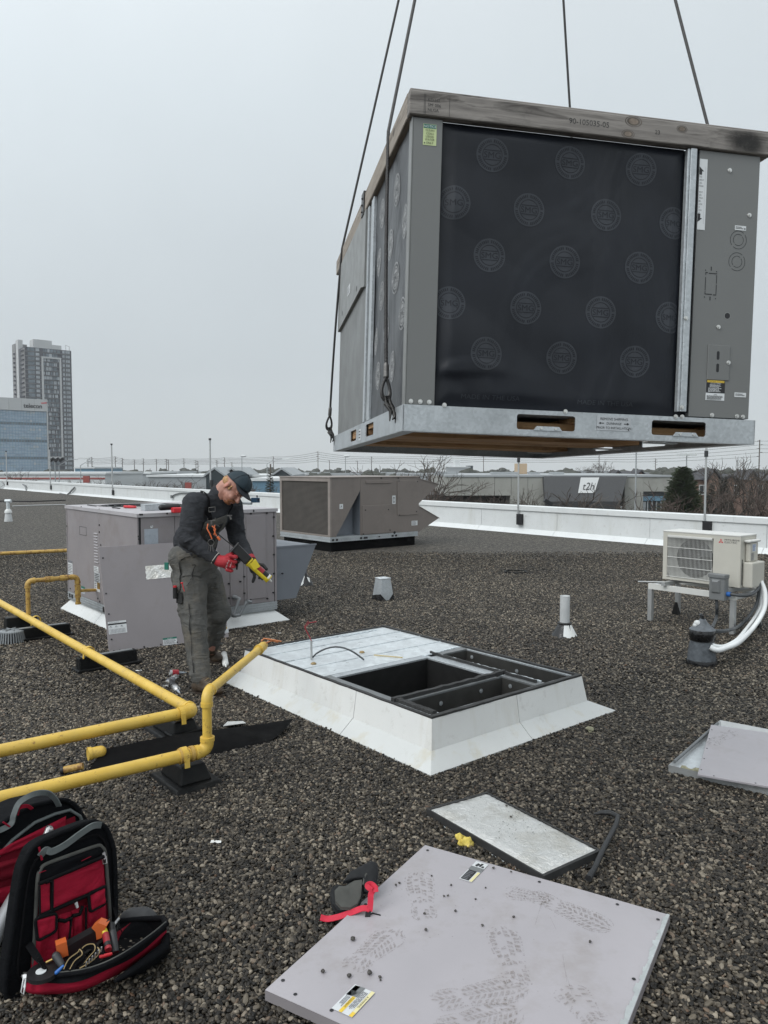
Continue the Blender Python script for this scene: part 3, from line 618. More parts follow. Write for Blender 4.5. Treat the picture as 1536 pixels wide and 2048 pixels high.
def fw(u, h):
 v = Vector((u * 2.2, h * 2.2, 0)); d = .010 * mnoise.noise(v + Vector((0, 0, 3))) + .006 * mnoise.noise(Vector((u * 3 + h * 2.6, h * 5 - u * 2, 5)))
 d += .010 * math.exp(-((u - .86) / .03) ** 2) * max(0, (h - .6)) * 1.6 * mnoise.noise(Vector((h * 4, 0, 1)))
 d += .012 * math.exp(-((h - .17 - .05 * math.sin(u * 6)) / .02) ** 2) * math.exp(-((u - .16) / .14) ** 2)
 d += .005 * math.sin((h + u * .9) * 11) * math.exp(-((u - .75) ** 2 + (h - .55) ** 2) / .12)
 ed = min(1, (u - .107) / .05, (.99 - u) / .04, (h - RH) / .05, (1.02 - h) / .03); d += .012 * max(0, mnoise.noise(Vector(((u * .8 + h) * 3.2, (u - h) * .9, 9)))) ; return .026 - max(0, min(.023, (d * 1.25 + .008) * max(0, ed)))
b = MB(); b.grid(lambda i, j: (.107 + .8825 * i, fw(.107 + .8825 * i, RH + .003 + (1.0233 - RH - .003) * j), RH + .003 + (1.0233 - RH - .003) * j), 90, 90); film = P('black_film', 'wrap_black', b)
def seal(place, parent, mat, rad=.056, clip=None):
 """round embossed print: toothed ring, inner disc with bars and letters"""
 q = MB(); mats = [M[mat], M['wrap_black'] if mat == 'wrap_print' else M['wrap_side_lit']]
 def pt_(x, y, k): return place(x, y, k)
 def addp(poly, k, mi):
  q.mi = mi
  if clip: poly = [(max(clip[0], min(clip[1], x)), y) for x, y in poly]
  if max(x for x, y in poly) - min(x for x, y in poly) < 1e-5: return
  q.add([pt_(x, y, k) for x, y in poly], [tuple(range(len(poly)))], True)
 n = 40
 for k_, r0, r1 in ((0, .62, 1), (0, .0, .58)):
  for ri in range(4):
   a0, a1 = r0 + (r1 - r0) * ri / 4, r0 + (r1 - r0) * (ri + 1) / 4
   for i in range(n):
    t0, t1 = 2 * math.pi * i / n, 2 * math.pi * (i + 1) / n
    addp([(rad * a0 * math.cos(t0), rad * a0 * math.sin(t0)), (rad * a1 * math.cos(t0), rad * a1 * math.sin(t0)), (rad * a1 * math.cos(t1), rad * a1 * math.sin(t1)), (rad * a0 * math.cos(t1), rad * a0 * math.sin(t1))][1 if a0 == 0 else 0:], 1, 0)
 for i in range(44):
  if i % 11 == 0: continue
  t0 = 2 * math.pi * i / 44; w_ = .045 + .02 * ((i * 5) % 3) / 3
  c, s_ = math.cos(t0), math.sin(t0); addp([(rad * (.74 * c - w_ * s_), rad * (.74 * s_ + w_ * c)), (rad * (.90 * c - w_ * s_), rad * (.90 * s_ + w_ * c)), (rad * (.90 * c + w_ * .2 * s_), rad * (.90 * s_ - w_ * .2 * c)), (rad * (.74 * c + w_ * .2 * s_), rad * (.74 * s_ - w_ * .2 * c))], 2, 1)
 for yy in (.27, -.27): addp([(-.5 * rad, rad * (yy - .02)), (.5 * rad, rad * (yy - .02)), (.5 * rad, rad * (yy + .02)), (-.5 * rad, rad * (yy + .02))], 2, 1)
 v2, fs = text_mesh('SMG', rad * .50, 'CENTER'); q.mi = 1
 if clip is None or (clip[0] < -.02 and clip[1] > .02):
  q.add([pt_(x * 1.1, y - rad * .17, 2) for x, y in v2], fs)
 q.build('printed_seal', mats, parent)
for (px, py) in ((985, 310), (1143, 323), (1285, 337), (908, 405), (1060, 418), (1215, 428), (1350, 445), (980, 510), (1132, 522), (1280, 535), (900, 605), (1053, 615), (1203, 624), (1340, 635), (972, 707), (1125, 715), (1271, 723)):
 c_ = hP(px, py, 1, .01); lo, hi = .112 - c_.x, .986 - c_.x
 seal(lambda x, y, k, c_=c_: (c_.x + x, fw(c_.x + x, c_.z + y) - .0008 * k - .0002, c_.z + y), film, 'wrap_print', clip=(max(-.2, lo), min(.2, hi)) if (lo > -.057 or hi < .057) else None)
for tx, xx in (('MADE IN THE USA', .20), ('MADE IN THE USA', .62)):
 v2, fs = text_mesh(tx, .022); b = MB(); b.add([(xx + x * 1.15, fw(xx + x * 1.15, .115 + y) - .001, .115 + y) for x, y in v2], fs); P('film_lettering', 'wrap_print', b, parent=film)
sh = None
def screw(T, mat='screw_zinc', r=.0062, parent=hu):
 q = MB(T); q.cyl((0, 0, 0), (0, 0, .002), r * 1.35, r * 1.2, 12); q.cyl((0, 0, .002), (0, 0, .0055), r * .85, r * .75, 6, smooth=False); return q.build('screw', M[mat], parent)
def fT(u, h, w=0.0): return frame_of((u, w, h), (1, 0, 0), (0, 0, 1))
for (u, h) in ((1.156, .961), (1.241, .812), (1.139, .41), (1.129, .097), (1.228, .097), (1.252, .096), (.026, .096), (.058, .096), (.089, .096)): screw(fT(u, h, .0035))
screw(fT(1.183, .286, .001))
screw(fT(1.005, .43, -.0065)); screw(fT(1.003, .118, -.0065)); screw(fT(.985, .085, -.001)); screw(fT(.57, .085, -.001)); screw(fT(.14, .088, -.001)); screw(fT(1.01, .086, -.001))
for (u, h) in ((1.202, .722), (1.20, .645)):
 for r_ in (.031, .019):
  b = MB(); n = 28
  for i in range(n):
   if i in (3, 17): continue
   t0, t1 = 2 * math.pi * i / n, 2 * math.pi * (i + 1) / n; b.add([(u + a * math.cos(t_), .0034, h + a * math.sin(t_)) for a, t_ in ((r_, t0), (r_ + .0016, t0), (r_ + .0016, t1), (r_, t1))], [(0, 1, 2, 3)])
  P('knockout_ring', 'ink_black', b, parent=pr)
def dark(x0, x1, y0, y1, par=pr, w=.0032): b = MB(); b.add([(x0, w, y0), (x1, w, y0), (x1, w, y1), (x0, w, y1)], [(0, 1, 2, 3)]); P('punched_slot', 'ink_black', b, parent=par)
for x0, x1, y0, y1 in ((1.079, 1.0815, .535, .582), (1.079, 1.0815, .590, .598), (1.122, 1.1245, .524, .558), (1.122, 1.1245, .562, .592), (1.079, 1.108, .5215, .5245), (1.112, 1.1245, .5205, .5235), (1.079, 1.088, .597, .600), (1.092, 1.1245, .595, .598), (1.079, 1.0815, .5215, .533)): dark(x0, x1, y0, y1)
dark(1.099, 1.1025, .606, .620); dark(1.099, 1.1025, .502, .515)
def disc(u, h, r, w=.0032, par=pr, mat='ink_black', nm='punched_hole', el=1.0):
 b = MB(); n = 18; b.add([(u + r * math.cos(2 * math.pi * i / n), w, h + r * el * math.sin(2 * math.pi * i / n)) for i in range(n)], [tuple(range(n))]); P(nm, mat, b, parent=par)
disc(1.172, .452, .0105); disc(1.172, .452, .0135, .0036, mat='unit_edge_grey', nm='grommet')
for u, h in ((1.079, .606), (1.122, .604), (1.079, .512), (1.122, .509)): disc(u, h, .0022)
b = MB(); b.box(1.101, 1.188, .0005, .0038, .222, .346); pl = P('cover_plate', 'unit_grey', b, bevel=.0012)
for h in (.309, .265):
 b = MB(); pts = [(1.1405 + .0055 * math.cos(a), .0001, h + (.010 if math.sin(a) > 0 else -.010) + .0055 * math.sin(a)) for a in [2 * math.pi * k / 20 for k in range(20)]]; b.add(pts, [tuple(range(20))]); P('punched_slot', 'ink_black', b, parent=pl)
sticker('notice_sticker', hu, fT(.0415, .934, .0035), .045, .068, [('r', 'ink_green', 0.001, .054, .044, .067), ('t', 'sticker_white', 'NOTICE', .0225, .0565, .0115, 'CENTER')] + [('t', 'ink_black', s_, .0225, y_, .0095, 'CENTER') for s_, y_ in (('CLEAN', .0445), ('COILS', .034), ('USING', .024), ('WATER', .0145), ('ONLY', .004))] + [('r', 'ink_black', .003, .004, .007, .008)], base='sticker_lime')
sticker('shipping_sticker', hu, fT(.687, .0265, -.0012), .127, .049, [('t', 'ink_black', 'REMOVE SHIPPING', .0635, .0355, .0125, 'CENTER'), ('t', 'ink_black', 'DUNNAGE', .0635, .0205, .0115, 'CENTER'), ('t', 'ink_black', 'PRIOR TO INSTALLATION', .0635, .0055, .0112, 'CENTER'),
 ('p', 'ink_black', [(.006, .0245), (.014, .020), (.014, .0232), (.026, .0232), (.026, .0258), (.014, .0258), (.014, .029)]), ('p', 'ink_black', [(.121, .0245), (.113, .029), (.113, .0258), (.101, .0258), (.101, .0232), (.113, .0232), (.113, .020)]), ('r', 'ink_black', .117, .002, .121, .006)], base='sticker_silver')
sticker('caution_sticker', hu, fT(1.100, .150, .0035), .074, .072, [('r', 'ink_black', 0, .026, .074, .072), ('r', 'ink_yellow', .003, .063, .071, .0705), ('t', 'ink_black', 'ATTENTION / CAUTION', .037, .0645, .0064, 'CENTER'), ('t', 'sticker_white', 'DO NOT OPEN', .037, .0575, .006, 'CENTER'), ('l', 'sticker_white', .014, .045, .060, .056, 3), ('l', 'sticker_white', .008, .029, .066, .044, 4), ('t', 'ink_black', 'AVIS', .037, .0185, .006, 'CENTER'), ('l', 'ink_black', .004, .002, .070, .017, 5)])
sticker('arrow_sticker', hu, fT(1.0385, .745, .0035), .030, .245, [('p', 'ink_black', [(0, .190), (.010, .190), (.010, .202), (.0175, .202), (.0, .218)]), ('p', 'ink_black', [(0, .055), (.010, .055), (.010, .040), (.0175, .040), (.0, .026)])] +
 [('t', 'ink_black', s_, .001, .180 - .0105 * i, .0068) for i, s_ in enumerate(('TO', 'VENT', 'OIL', 'PAGE', '', 'NOT', 'OR', 'TING', 'ER,', 'ONE', 'A', 'OW', 'EL.'))] + [('r', 'ink_grey', .022, .020, .0225, .218)])
sticker('small_sticker', hu, fT(1.186, .756, .0035), .044, .016, [('l', 'ink_black', .003, .004, .033, .013, 2), ('r', 'ink_grey', .036, .003, .041, .009)]); sticker('small_sticker', hu, fT(1.214, .166, .0035), .046, .016, [('l', 'ink_black', .003, .004, .040, .013, 2)])
def lT(w, h, u=0.0): return frame_of((u, w, h), (0, -1, 0), (0, 0, 1))
LH0 = RH + .003
def sw(w, h): return .010 - .006 * mnoise.noise(Vector((w * 5, h * 2.0, 2))) - .004 * math.sin(w * 20 + h * 7) * mnoise.noise(Vector((w * 2, h * 3, 7)))
b = MB(); b.grid(lambda i, j: (sw(.046 + .67 * i, LH0 + (1.018 - LH0) * j), .046 + .67 * i, LH0 + (1.018 - LH0) * j), 50, 60); film2 = P('side_film', 'wrap_side_lit', b)
for (px, py) in ((794, 380), (764, 427), (810, 443), (781, 490), (757, 525), (791, 556), (764, 592), (805, 627), (752, 683), (774, 662), (786, 733), (757, 752)):
 c_ = hP(px, py, 0, .01); seal(lambda x, y, k, c_=c_: (sw(c_.y - x, c_.z + y) - .0008 * k - .0003, c_.y - x, c_.z + y), film2, 'wrap_side_print_lit', clip=(-(.712 - c_.y), .2) if c_.y > .655 else ((-.2, c_.y - .05) if c_.y < .10 else None))
b = MB(); b.box(-.002, .012, .716, .775, LH0, 1.019); P('side_strip', 'galv', b, bevel=.0015); b = MB(); b.box(.004, .02, .777, .83, LH0, 1.019); P('side_channel', 'galv_dark', b)
b = MB(); b.box(-.004, .010, .832, .868, LH0, 1.019); P('side_strip', 'galv', b, bevel=.0015)
b = MB(); b.box(.003, .02, .870, UD - .185, LH0, 1.019); sp = P('side_panel', 'unit_grey', b, bevel=.0015)
b = MB(); b.prism([(-.012, .872, 1.018), (-.012, .872, .682), (-.012, .97, .700), (-.012, UD - .183, .660), (-.012, UD - .183, 1.018)], (.0145, 0, 0)); P('side_flap', 'unit_edge_grey', b, parent=sp)
for w_, h_ in ((1.107, .728), (1.635, .724)):
 b = MB(); b.add([(-.0125, w_ + .014 * math.cos(2 * math.pi * i / 14), h_ + .014 * math.sin(2 * math.pi * i / 14)) for i in range(14)], [tuple(range(14))]); P('punched_hole', 'ink_black', b, parent=sp)
sticker('small_sticker', hu, lT(1.43, .765, -.0128), .10, .045, [('l', 'ink_grey', .006, .006, .09, .04, 4)]); sticker('rail_sticker', hu, lT(.985, .012, -.0005), .06, .05, [('l', 'ink_black', .004, .006, .05, .046, 3)])
def plank(name, mat, x0, x1, y0, y1, z0, z1, seed=0): b = MB(); b.box(x0, x1, y0, y1, z0, z1); return P(name, mat, b, bevel=.003)
fp = plank('front_timber', 'wood_grey', -.0095, UW + .012, -.010, .028, 1.0235, UH - .012)
plank('top_board', 'wood_grey', -.006, UW + .012, .002, .09, UH - .0115, UH)
sp1 = plank('side_timber', 'wood_grey_side', -.0095, .028, .0285, .952, 1.0235, UH - .004); plank('side_timber', 'wood_grey_side', -.007, .028, .956, UD + .012, 1.026, UH - .006)
plank('side_timber', 'wood_grey_side', UW - .028, UW + .012, .0285, UD + .01, 1.0235, UH - .004); plank('back_timber', 'wood_grey', .029, UW - .029, UD - .03, UD + .01, 1.0235, UH - .004)
for w_ in (.5, 1.0, 1.5): plank('cross_timber', 'wood_grey', .029, UW - .029, w_, w_ + .09, 1.0235, UH - .012)
b = MB(); b.box(-.016, -.0098, .925, .99, 1.015, UH + .004); b.box(-.016, .03, .925, .99, UH + .001, UH + .004); br = P('metal_bracket', 'steel_dark', b)
for h in (1.03, 1.06, 1.09): screw(frame_of((-.0163, .955, h), (0, -1, 0), (0, 0, 1)), 'screw_dark', .004, br)
b = MB()
for tx, (px, py), s_, mir in (('90-105035-05', (1138, 240), .026, False), ('23', (1310, 262), .02, False)):
 c_ = hP(px, py, 1, -.0105); v2, fs = text_mesh(tx, s_); b.add([(c_.x - x if mir else c_.x + x, -.0107, c_.z - .01 + (y)) for x, y in v2], fs)
c_ = hP(848, 215, 1, -.0105)
for i, tx in enumerate(('KD HT', 'SPF 006', 'NLGA')): v2, fs = text_mesh(tx, .014); b.add([(c_.x + .012 + x, -.0107, c_.z + .022 - i * .016 + y) for x, y in v2], fs)
for x_ in (0, .004, .085): b.add([(c_.x + x_, -.0107, c_.z - .02), (c_.x + x_ + .0012, -.0107, c_.z - .02), (c_.x + x_ + .0012, -.0107, c_.z + .045), (c_.x + x_, -.0107, c_.z + .045)], [(0, 1, 2, 3)])
P('ink_stamp', 'steel_dark', b, parent=fp)
c_ = hP(1468, 285, 1, -.0103); b = MB(); b.add([(x, -.0104, z) for x, z in ((1.10, 1.026), (1.30, 1.026), (1.30, 1.098), (1.10, 1.098))], [(0, 1, 2, 3)]); P('dark_stain', 'soot_stain', b, parent=fp)
for (px, py, r_) in ((1267, 243, .017), (1256, 268, .013), (1364, 258, .011)):
 c_ = hP(px, py, 1, -.01)
 if not (1.03 < c_.z < UH - .014): c_.z = max(1.04, min(UH - .026, c_.z))
 b = MB()
 for rr, mi in ((r_ * 1.5, 0), (r_ * 1.3, 1), (r_ * 1.15, 0), (r_ * .8, 2)):
  b.mi = mi; b.add([(c_.x + rr * 1.25 * math.cos(2 * math.pi * i / 18), -.0103 - .0006 * (1.6 - rr / r_), c_.z + min(rr * .75, .018) * math.sin(2 * math.pi * i / 18)) for i in range(18)], [tuple(range(18))])
 b.build('wood_knot', [M['knot_dark'], M['wood_grey'], M['knot_core']], fp)
# slings
APEX = Vector((.638, 3.65, 6.30))
rope_lab = {'a': 'far left wire rope sling hooked to the back corner of the hanging unit', 'b': 'wire rope sling running down the near left edge of the hanging unit to a shackle',
   'c': 'short stretch of wire rope rising behind the middle of the timber frame', 'd': 'rightmost wire rope slanting up from the right end of the timber frame'}
def sling(k, bend_px, bu, att, r=.0062):
 root = thing('wire_rope_sling', rope_lab[k], 'wire rope', HU @ Vector(att), W, 'wire rope slings lifting the hanging unit')
 bp = hP(*bend_px, 0, bu); sg = -1 if bu < 0 else 1; hole = HU @ Vector(att); A_ = HU @ (Vector(att) + Vector((sg * .026, .015, .045))); B2 = HU @ bp
 d = (B2 - A_).normalized(); fe = A_ + d * .115
 b = MB(); pts = [fe + (B2 - fe) * (i / 14) + HU.to_3x3() @ Vector((-.004 if bu < 0 else .004, 0, 0)) * math.sin(math.pi * i / 14) for i in range(15)]; pts += [B2.lerp(APEX, i / 12) + Vector((0, 0, -.05 * math.sin(math.pi * i / 12))) for i in range(1, 13)]
 b.tube(pts, r, 8); b.build('rope', M['wire_rope'], root)
 if k == 'b':
  b = MB(); L = (B2 - fe).length; x, y = perp(B2 - fe); hp = []
  for ph in (0, 2.1, 4.2):
   b.tube([fe + (B2 - fe) * (i / 260) + (x * math.cos(i * .62 + ph) + y * math.sin(i * .62 + ph)) * r * .72 + HU.to_3x3() @ Vector((-.004, 0, 0)) * math.sin(math.pi * i / 260) for i in range(261)], r * .5, 4, False)
  b.build('strands', M['wire_rope'], root)
 b = MB(); b.cyl(fe - d * .03, fe + d * .012, r * 1.6, n=12); b.cyl(fe + d * .012, fe + d * .022, r * 1.6, r * 1.1, n=12); b.build('ferrule', M['ferrule'], root)
 x = (HU.to_3x3() @ Vector((1, .35, 0))); x = (x - d * x.dot(d)).normalized(); e0 = fe - d * .03; loop = []
 for i in range(17):
  t_ = -math.pi * .5 + math.pi * 2 * i / 16; f = (1 - math.cos(2 * math.pi * i / 16)) / 2
  loop.append(e0 - d * .085 * f + x * .023 * math.sin(2 * math.pi * i / 16) * (f ** .5))
 b = MB(); b.tube(loop, r * .95, 7, False); b.build('eye_loop', M['wire_rope'], root)
 b = MB(); b.tube([e0 - d * .004, *[e0 - d * (.010 + .066 * (1 - math.cos(2 * math.pi * i / 16)) / 2) + x * .015 * math.sin(2 * math.pi * i / 16) for i in range(2, 15)], e0 - d * .004], .0035, 6, False); b.build('thimble', M['ferrule'], root)
 dn = (hole - A_).normalized(); sd_ = x * .010
 b = MB(); b.tube([A_ + d * .012 - sd_ * .3, A_ + d * .016 + sd_, A_ + dn * .012 + sd_ * 1.2, A_ + dn * .03 + sd_, hole + sd_ * .6 - d * .012, hole - d * .022 - sd_ * .4], [.005, .007, .008, .009, .007, .003], 8); b.tube([A_ + d * .012 - sd_ * .3, A_ + dn * .02 - sd_ * .8, A_ + dn * .045 - sd_ * .6, hole - d * .03 - sd_ * 1.5], [.005, .007, .007, .002], 8); b.build('hook', M['steel_dark'], root)
 b = MB(); b.cyl(A_ + dn * .012 - sd_ * .9, A_ + dn * .034 - sd_ * .3, .0085, .007, n=8); b.build('hook_latch', M['ferrule'], root)
sling('a', (684, 498), -.010, (-.006, 1.975, .075)); sling('b', (777, 262), -.010, (-.006, .135, .065))
sling('c', (1158, 513), UW + .012, (UW + .006, 1.9, .06)); sling('d', (1436, 330), UW + .012, (UW + .006, .12, .06))
for w_ in (.125, 1.965):
 b = MB(); n = 16; b.add([(-.0008, w_ + .012 * math.cos(2 * math.pi * i / n), .05 + .02 * math.sin(2 * math.pi * i / n)) for i in range(n)], [tuple(range(n))]); P('lifting_hole', 'ink_black', b)
# old mauve unit on the left
V0, V1, U0, U1, Z0, Z1 = 2.70, 4.17, 6.785, 8.83, .124, 1.175
o1 = thing('rooftop_unit', 'old faded mauve rooftop air conditioner behind the worker, tools lying on its top', 'air conditioner', ((V0 + V1) / 2, (U0 + U1) / 2, 0), FB)
def Q(name, mat, b, parent=o1, **k): return b.build(name, M[mat] if isinstance(mat, str) else mat, parent, **k)
b = MB(); b.box(V0 + .03, V1 - .03, U0 + .03, U1 - .03, .0, Z0 - .001); Q('curb', 'flashing_clean', b)
def oskirt(a, b_, n, ea=.09, eb=.09, out=.09, par=o1, z=.115, mat='flashing_clean'):
 a = Vector((*a, 0)); b_ = Vector((*b_, 0)); n = Vector((*n, 0)); d = (b_ - a).normalized(); q = MB()
 p = [a + Vector((0, 0, z)), b_ + Vector((0, 0, z)), b_ + d * eb + n * out + Vector((0, 0, .014)), a - d * ea + n * out + Vector((0, 0, .014))]
 q.prism(p, (0, 0, -.003)); q.prism([p[3], p[2], p[2] - Vector((0, 0, .016)), p[3] - Vector((0, 0, .016))], -n * .003); return q.build('skirt_flashing', M[mat], par)
oskirt((V0 + .025, U0 + .025), (V0 + .025, (U0 + U1) / 2 - .003), (-1, 0), eb=0); oskirt((V0 + .025, (U0 + U1) / 2 + .003), (V0 + .025, U1 - .02), (-1, 0), ea=0)
oskirt((V0 + .025, U0 + .025), (V1 - .02, U0 + .025), (0, -1), ea=.10, eb=.12, out=.11); oskirt((V1 - .02, U0 + .02), (V1 - .02, U1 - .02), (1, 0))
b = MB(); b.box(V0, V1, U0, U1, Z0, Z0 + .085)
for z_ in (.02, .045, .07): b.box(V0 - .004, V1 + .004, U0 - .004, U1 + .004, Z0 + z_, Z0 + z_ + .007)
Q('base_rail', 'galv', b)
for (u0, u1, z0, z1) in ((7.5, 7.72, .137, .19),): b = MB(); b.box(V0 - .0065, V0 - .004, u0, u1, z0, z1); Q('fork_slot', 'ink_black', b)
for u_ in (U1 - .07, U1 - .15): b = MB(); b.box(V0 - .0065, V0 - .004, u_ - .02, u_ + .02, .15, .19); Q('fork_slot', 'ink_black', b)
BZ = Z0 + .087
b = MB(); b.box(V0 + .012, V1 - .012, U0 + .012, U1 - .012, BZ, Z1 - .035); Q('case_core', 'dark_plastic', b)
ua = uj = vP(198, 1060, V0).y; ub = vP(276, 1060, V0).y
def pan(u0, u1, z0=BZ, z1=Z1 - .035, t=0, name='side_panel', mat='old_mauve'): b = MB(); b.box(V0 - t, V0 + .011, u0 + .002, u1 - .002, z0, z1); return Q(name, mat, b, bevel=.003)
p1 = pan(ua, U1 - .03); p2 = pan(U0 + .03, ua); pan(U1 - .028, U1, t=.004, name='corner_trim'); pan(U0 - .002, U0 + .028, t=.004, name='corner_trim')
va = uP(350, 1080, U0).x; vb = uP(459, 1080, U0).x; vc = uP(487, 1080, U0).x
def pan2(v0, v1, z0=BZ, z1=Z1 - .035, t=0, name='front_panel', mat='old_mauve'): b = MB(); b.box(v0 + .002, v1 - .002, U0 - t, U0 + .011, z0, z1); return Q(name, mat, b, bevel=.003)
pan2(V0 + .03, va); pan2(va, vb); q2 = pan2(vb, vc); q3 = pan2(vc, V1 - .03, t=.0)
door = pan2(vc + .03, V1 - .13, BZ + .05, Z1 - .06, t=.010, name='access_panel')
pan2(V1 - .028, V1, t=.005, name='corner_trim')
b = MB(); b.box(V1 - .011, V1, U0 + .03, U1 - .03, BZ, Z1 - .035); Q('right_panel', 'old_mauve', b); b = MB(); b.box(V0 + .03, V1 - .03, U1 - .011, U1, BZ, Z1 - .035); Q('back_panel', 'old_mauve', b)
b = MB(); zt = Z1 - .034
fc, fr = Vector(((V0 + V1) / 2 - .15, U1 - .72, 0)), .46
n = 40
ring = [(fc.x + fr * math.cos(2 * math.pi * i / n), fc.y + fr * math.sin(2 * math.pi * i / n)) for i in range(n)]
outer = []
for x, y in ring:
 dx, dy = x - fc.x, y - fc.y; k = min(((V1 + .012 if dx > 0 else V0 - .012) - fc.x) / dx if abs(dx) > 1e-6 else 1e9, ((U1 + .012 if dy > 0 else U0 - .012) - fc.y) / dy if abs(dy) > 1e-6 else 1e9); outer.append((fc.x + dx * k, fc.y + dy * k))
cor = [(V1 + .012, U1 + .012), (V0 - .012, U1 + .012), (V0 - .012, U0 - .012), (V1 + .012, U0 - .012)]
b.add([(x, y, Z1) for x, y in ring] + [(x, y, Z1) for x, y in outer], [(i, n + i, n + (i + 1) % n, (i + 1) % n) for i in range(n)])
for c_ in cor:
 best = [i for i in range(n) if (abs(outer[i][0] - c_[0]) < 1e-5) != (abs(outer[(i + 1) % n][0] - c_[0]) < 1e-5) and math.hypot(outer[i][0] - c_[0], outer[i][1] - c_[1]) < 1.2 and math.hypot(outer[(i + 1) % n][0] - c_[0], outer[(i + 1) % n][1] - c_[1]) < 1.2]
 for i in best[:1]: b.add([(*outer[i], Z1), (*c_, Z1), (*outer[(i + 1) % n], Z1)], [(0, 1, 2)])
for (x0, x1, y0, y1) in ((V0 - .012, V1 + .012, U0 - .012, U0 - .010), (V0 - .012, V1 + .012, U1 + .010, U1 + .012), (V0 - .012, V0 - .010, U0 - .01, U1 + .01), (V1 + .010, V1 + .012, U0 - .01, U1 + .01)): b.box(x0, x1, y0, y1, zt, Z1 - .0005)
b.lathe([(fr, Z1), (fr + .006, Z1 + .012), (fr + .012, Z1)], (fc.x, fc.y, 0), 40)
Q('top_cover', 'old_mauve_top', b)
b = MB(); b.lathe([(fr, Z1), (fr - .01, Z1 - .3), (0, Z1 - .3)], (fc.x, fc.y, 0), 40); Q('fan_shroud', 'ink_black', b)
b = MB()
for rr in (.08, .15, .22, .29, .36, .43): b.tube([(fc.x + rr * math.cos(2 * math.pi * i / 30), fc.y + rr * math.sin(2 * math.pi * i / 30), Z1 + .008) for i in range(31)], .003, 4, False)
for i in range(6): b.cyl((fc.x, fc.y, Z1 + .01), (fc.x + .47 * math.cos(i * math.pi / 3), fc.y + .47 * math.sin(i * math.pi / 3), Z1 + .004), .003, n=4)
Q('fan_guard', 'screw_dark', b)
for i in range(11):
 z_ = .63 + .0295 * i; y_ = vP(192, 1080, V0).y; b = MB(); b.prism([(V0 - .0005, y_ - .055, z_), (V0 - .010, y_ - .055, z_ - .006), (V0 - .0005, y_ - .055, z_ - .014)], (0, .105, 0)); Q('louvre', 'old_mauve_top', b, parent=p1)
c1 = vP(159, 1053, V0); c2 = vP(173, 1072, V0)
for (y0, y1, z0, z1) in ((c1.y, c1.y - .004, c2.z, c1.z), (c2.y, c2.y + .004, c2.z, c1.z), (c1.y, c2.y, c1.z, c1.z + .004), (c1.y, c2.y, c2.z, c2.z + .004)): b = MB(); b.box(V0 - .0012, V0 + .001, y0, y1, z0, z1); Q('hatch_edge', 'screw_dark', b, parent=p1)
def vT(px, py, off=-.001): p = vP(px, py, V0 + off); return frame_of(p, (0, -1, 0), (0, 0, 1)), p
def vst(name, px0, py0, px1, py1, items, base='sticker_white', par=o1, off=-.0012):
 T, p = vT(px0, py1, off); p2_ = vP(px1, py0, V0); return sticker(name, par, T, abs(p.y - p2_.y), abs(p2_.z - p.z), items(abs(p.y - p2_.y), abs(p2_.z - p.z)), base)
ln = lambda n, ink='ink_grey': (lambda w, h: [('l', ink, w * .08, h * .08, w * .92, h * .92, n)])
vst('spec_sticker', 136, 1122, 145, 1147, lambda w, h: [('r', 'ink_grey', 0, h * .82, w, h)] + ln(6)(w, h * .8)); vst('warning_sticker', 188, 1134, 197, 1143, ln(3)); vst('warning_sticker', 189, 1147, 200, 1164, ln(5, 'ink_black'), 'sticker_silver'); vst('warning_sticker', 189, 1166, 200, 1181, lambda w, h: [('r', 'brass', w * .5, h * .3, w, h), ('l', 'ink_grey', w * .05, h * .1, w * .45, h * .9, 4)]); vst('notice_sticker', 163, 1174, 170, 1186, lambda w, h: [('r', 'ink_green', 0, h * .7, w, h)], 'sticker_silver')
def uT_(px, py, off): p = uP(px, py, U0 + off); return frame_of(p, (1, 0, 0), (0, 0, 1)), p
def ust(name, px0, py0, px1, py1, items, base='sticker_white', off=-.0012, par=o1):
 T, p = uT_(px0, py1, off); p2_ = uP(px1, py0, U0 + off); return sticker(name, par, T, abs(p2_.x - p.x), abs(p2_.z - p.z), items(abs(p2_.x - p.x), abs(p2_.z - p.z)), base)
ust('blank_sticker', 289, 1057, 316, 1090, lambda w, h: [], 'sticker_clear'); ust('small_sticker', 301, 1051, 306, 1056, lambda w, h: [('p', 'ink_grey', [(0, h), (w, 0), (w, h * .3), (w * .3, h)])])
b = MB()
def dsu(px, py, r=.009): p = uP(px, py, U0); b.cyl((p.x, U0 - .0005, p.z), (p.x, U0 - .015, p.z), r, n=8)
def dsv(px, py, r=.009): p = vP(px, py, V0); b.cyl((V0 - .0005, p.y, p.z), (V0 - .006, p.y, p.z), r, n=8)
for q in ((533, 1026), (547, 1034), (546, 1072), (547, 1109), (547, 1147), (546, 1185), (534, 1197), (500, 1199), (488, 1153), (488, 1186), (480, 1163), (457, 1167), (457, 1196), (488, 1059), (487, 1090), (501, 1027), (506, 1021), (564, 1147), (297, 1166)): dsu(*q)
for q in ((134, 1052), (133, 1070), (199, 1050), (199, 1064), (202, 1090), (163, 1014), (199, 1019), (277, 1073), (278, 1078), (141, 1177), (150, 1183), (196, 1197), (200, 1203)): dsv(*q)
for q in ((279, 1029), (283, 1029), (333, 1027), (506, 1022), (130, 1012)): dsu(*q) if q[0] > 278 else dsv(*q)
Q('screws', 'screw_dark', b)
TP = [uP(468, 1194, U0 - .02), uP(479, 1197, U0 - .07), uP(467, 1231, U0 - .09), uP(479, 1237, U0 - .09), uP(494, 1203, U0 - .09), uP(503, 1204, U0 - .09)]
TP = [Vector(p) for p in TP]; TP[3].z = TP[2].z - .005
b = MB(); rr_ = .0155
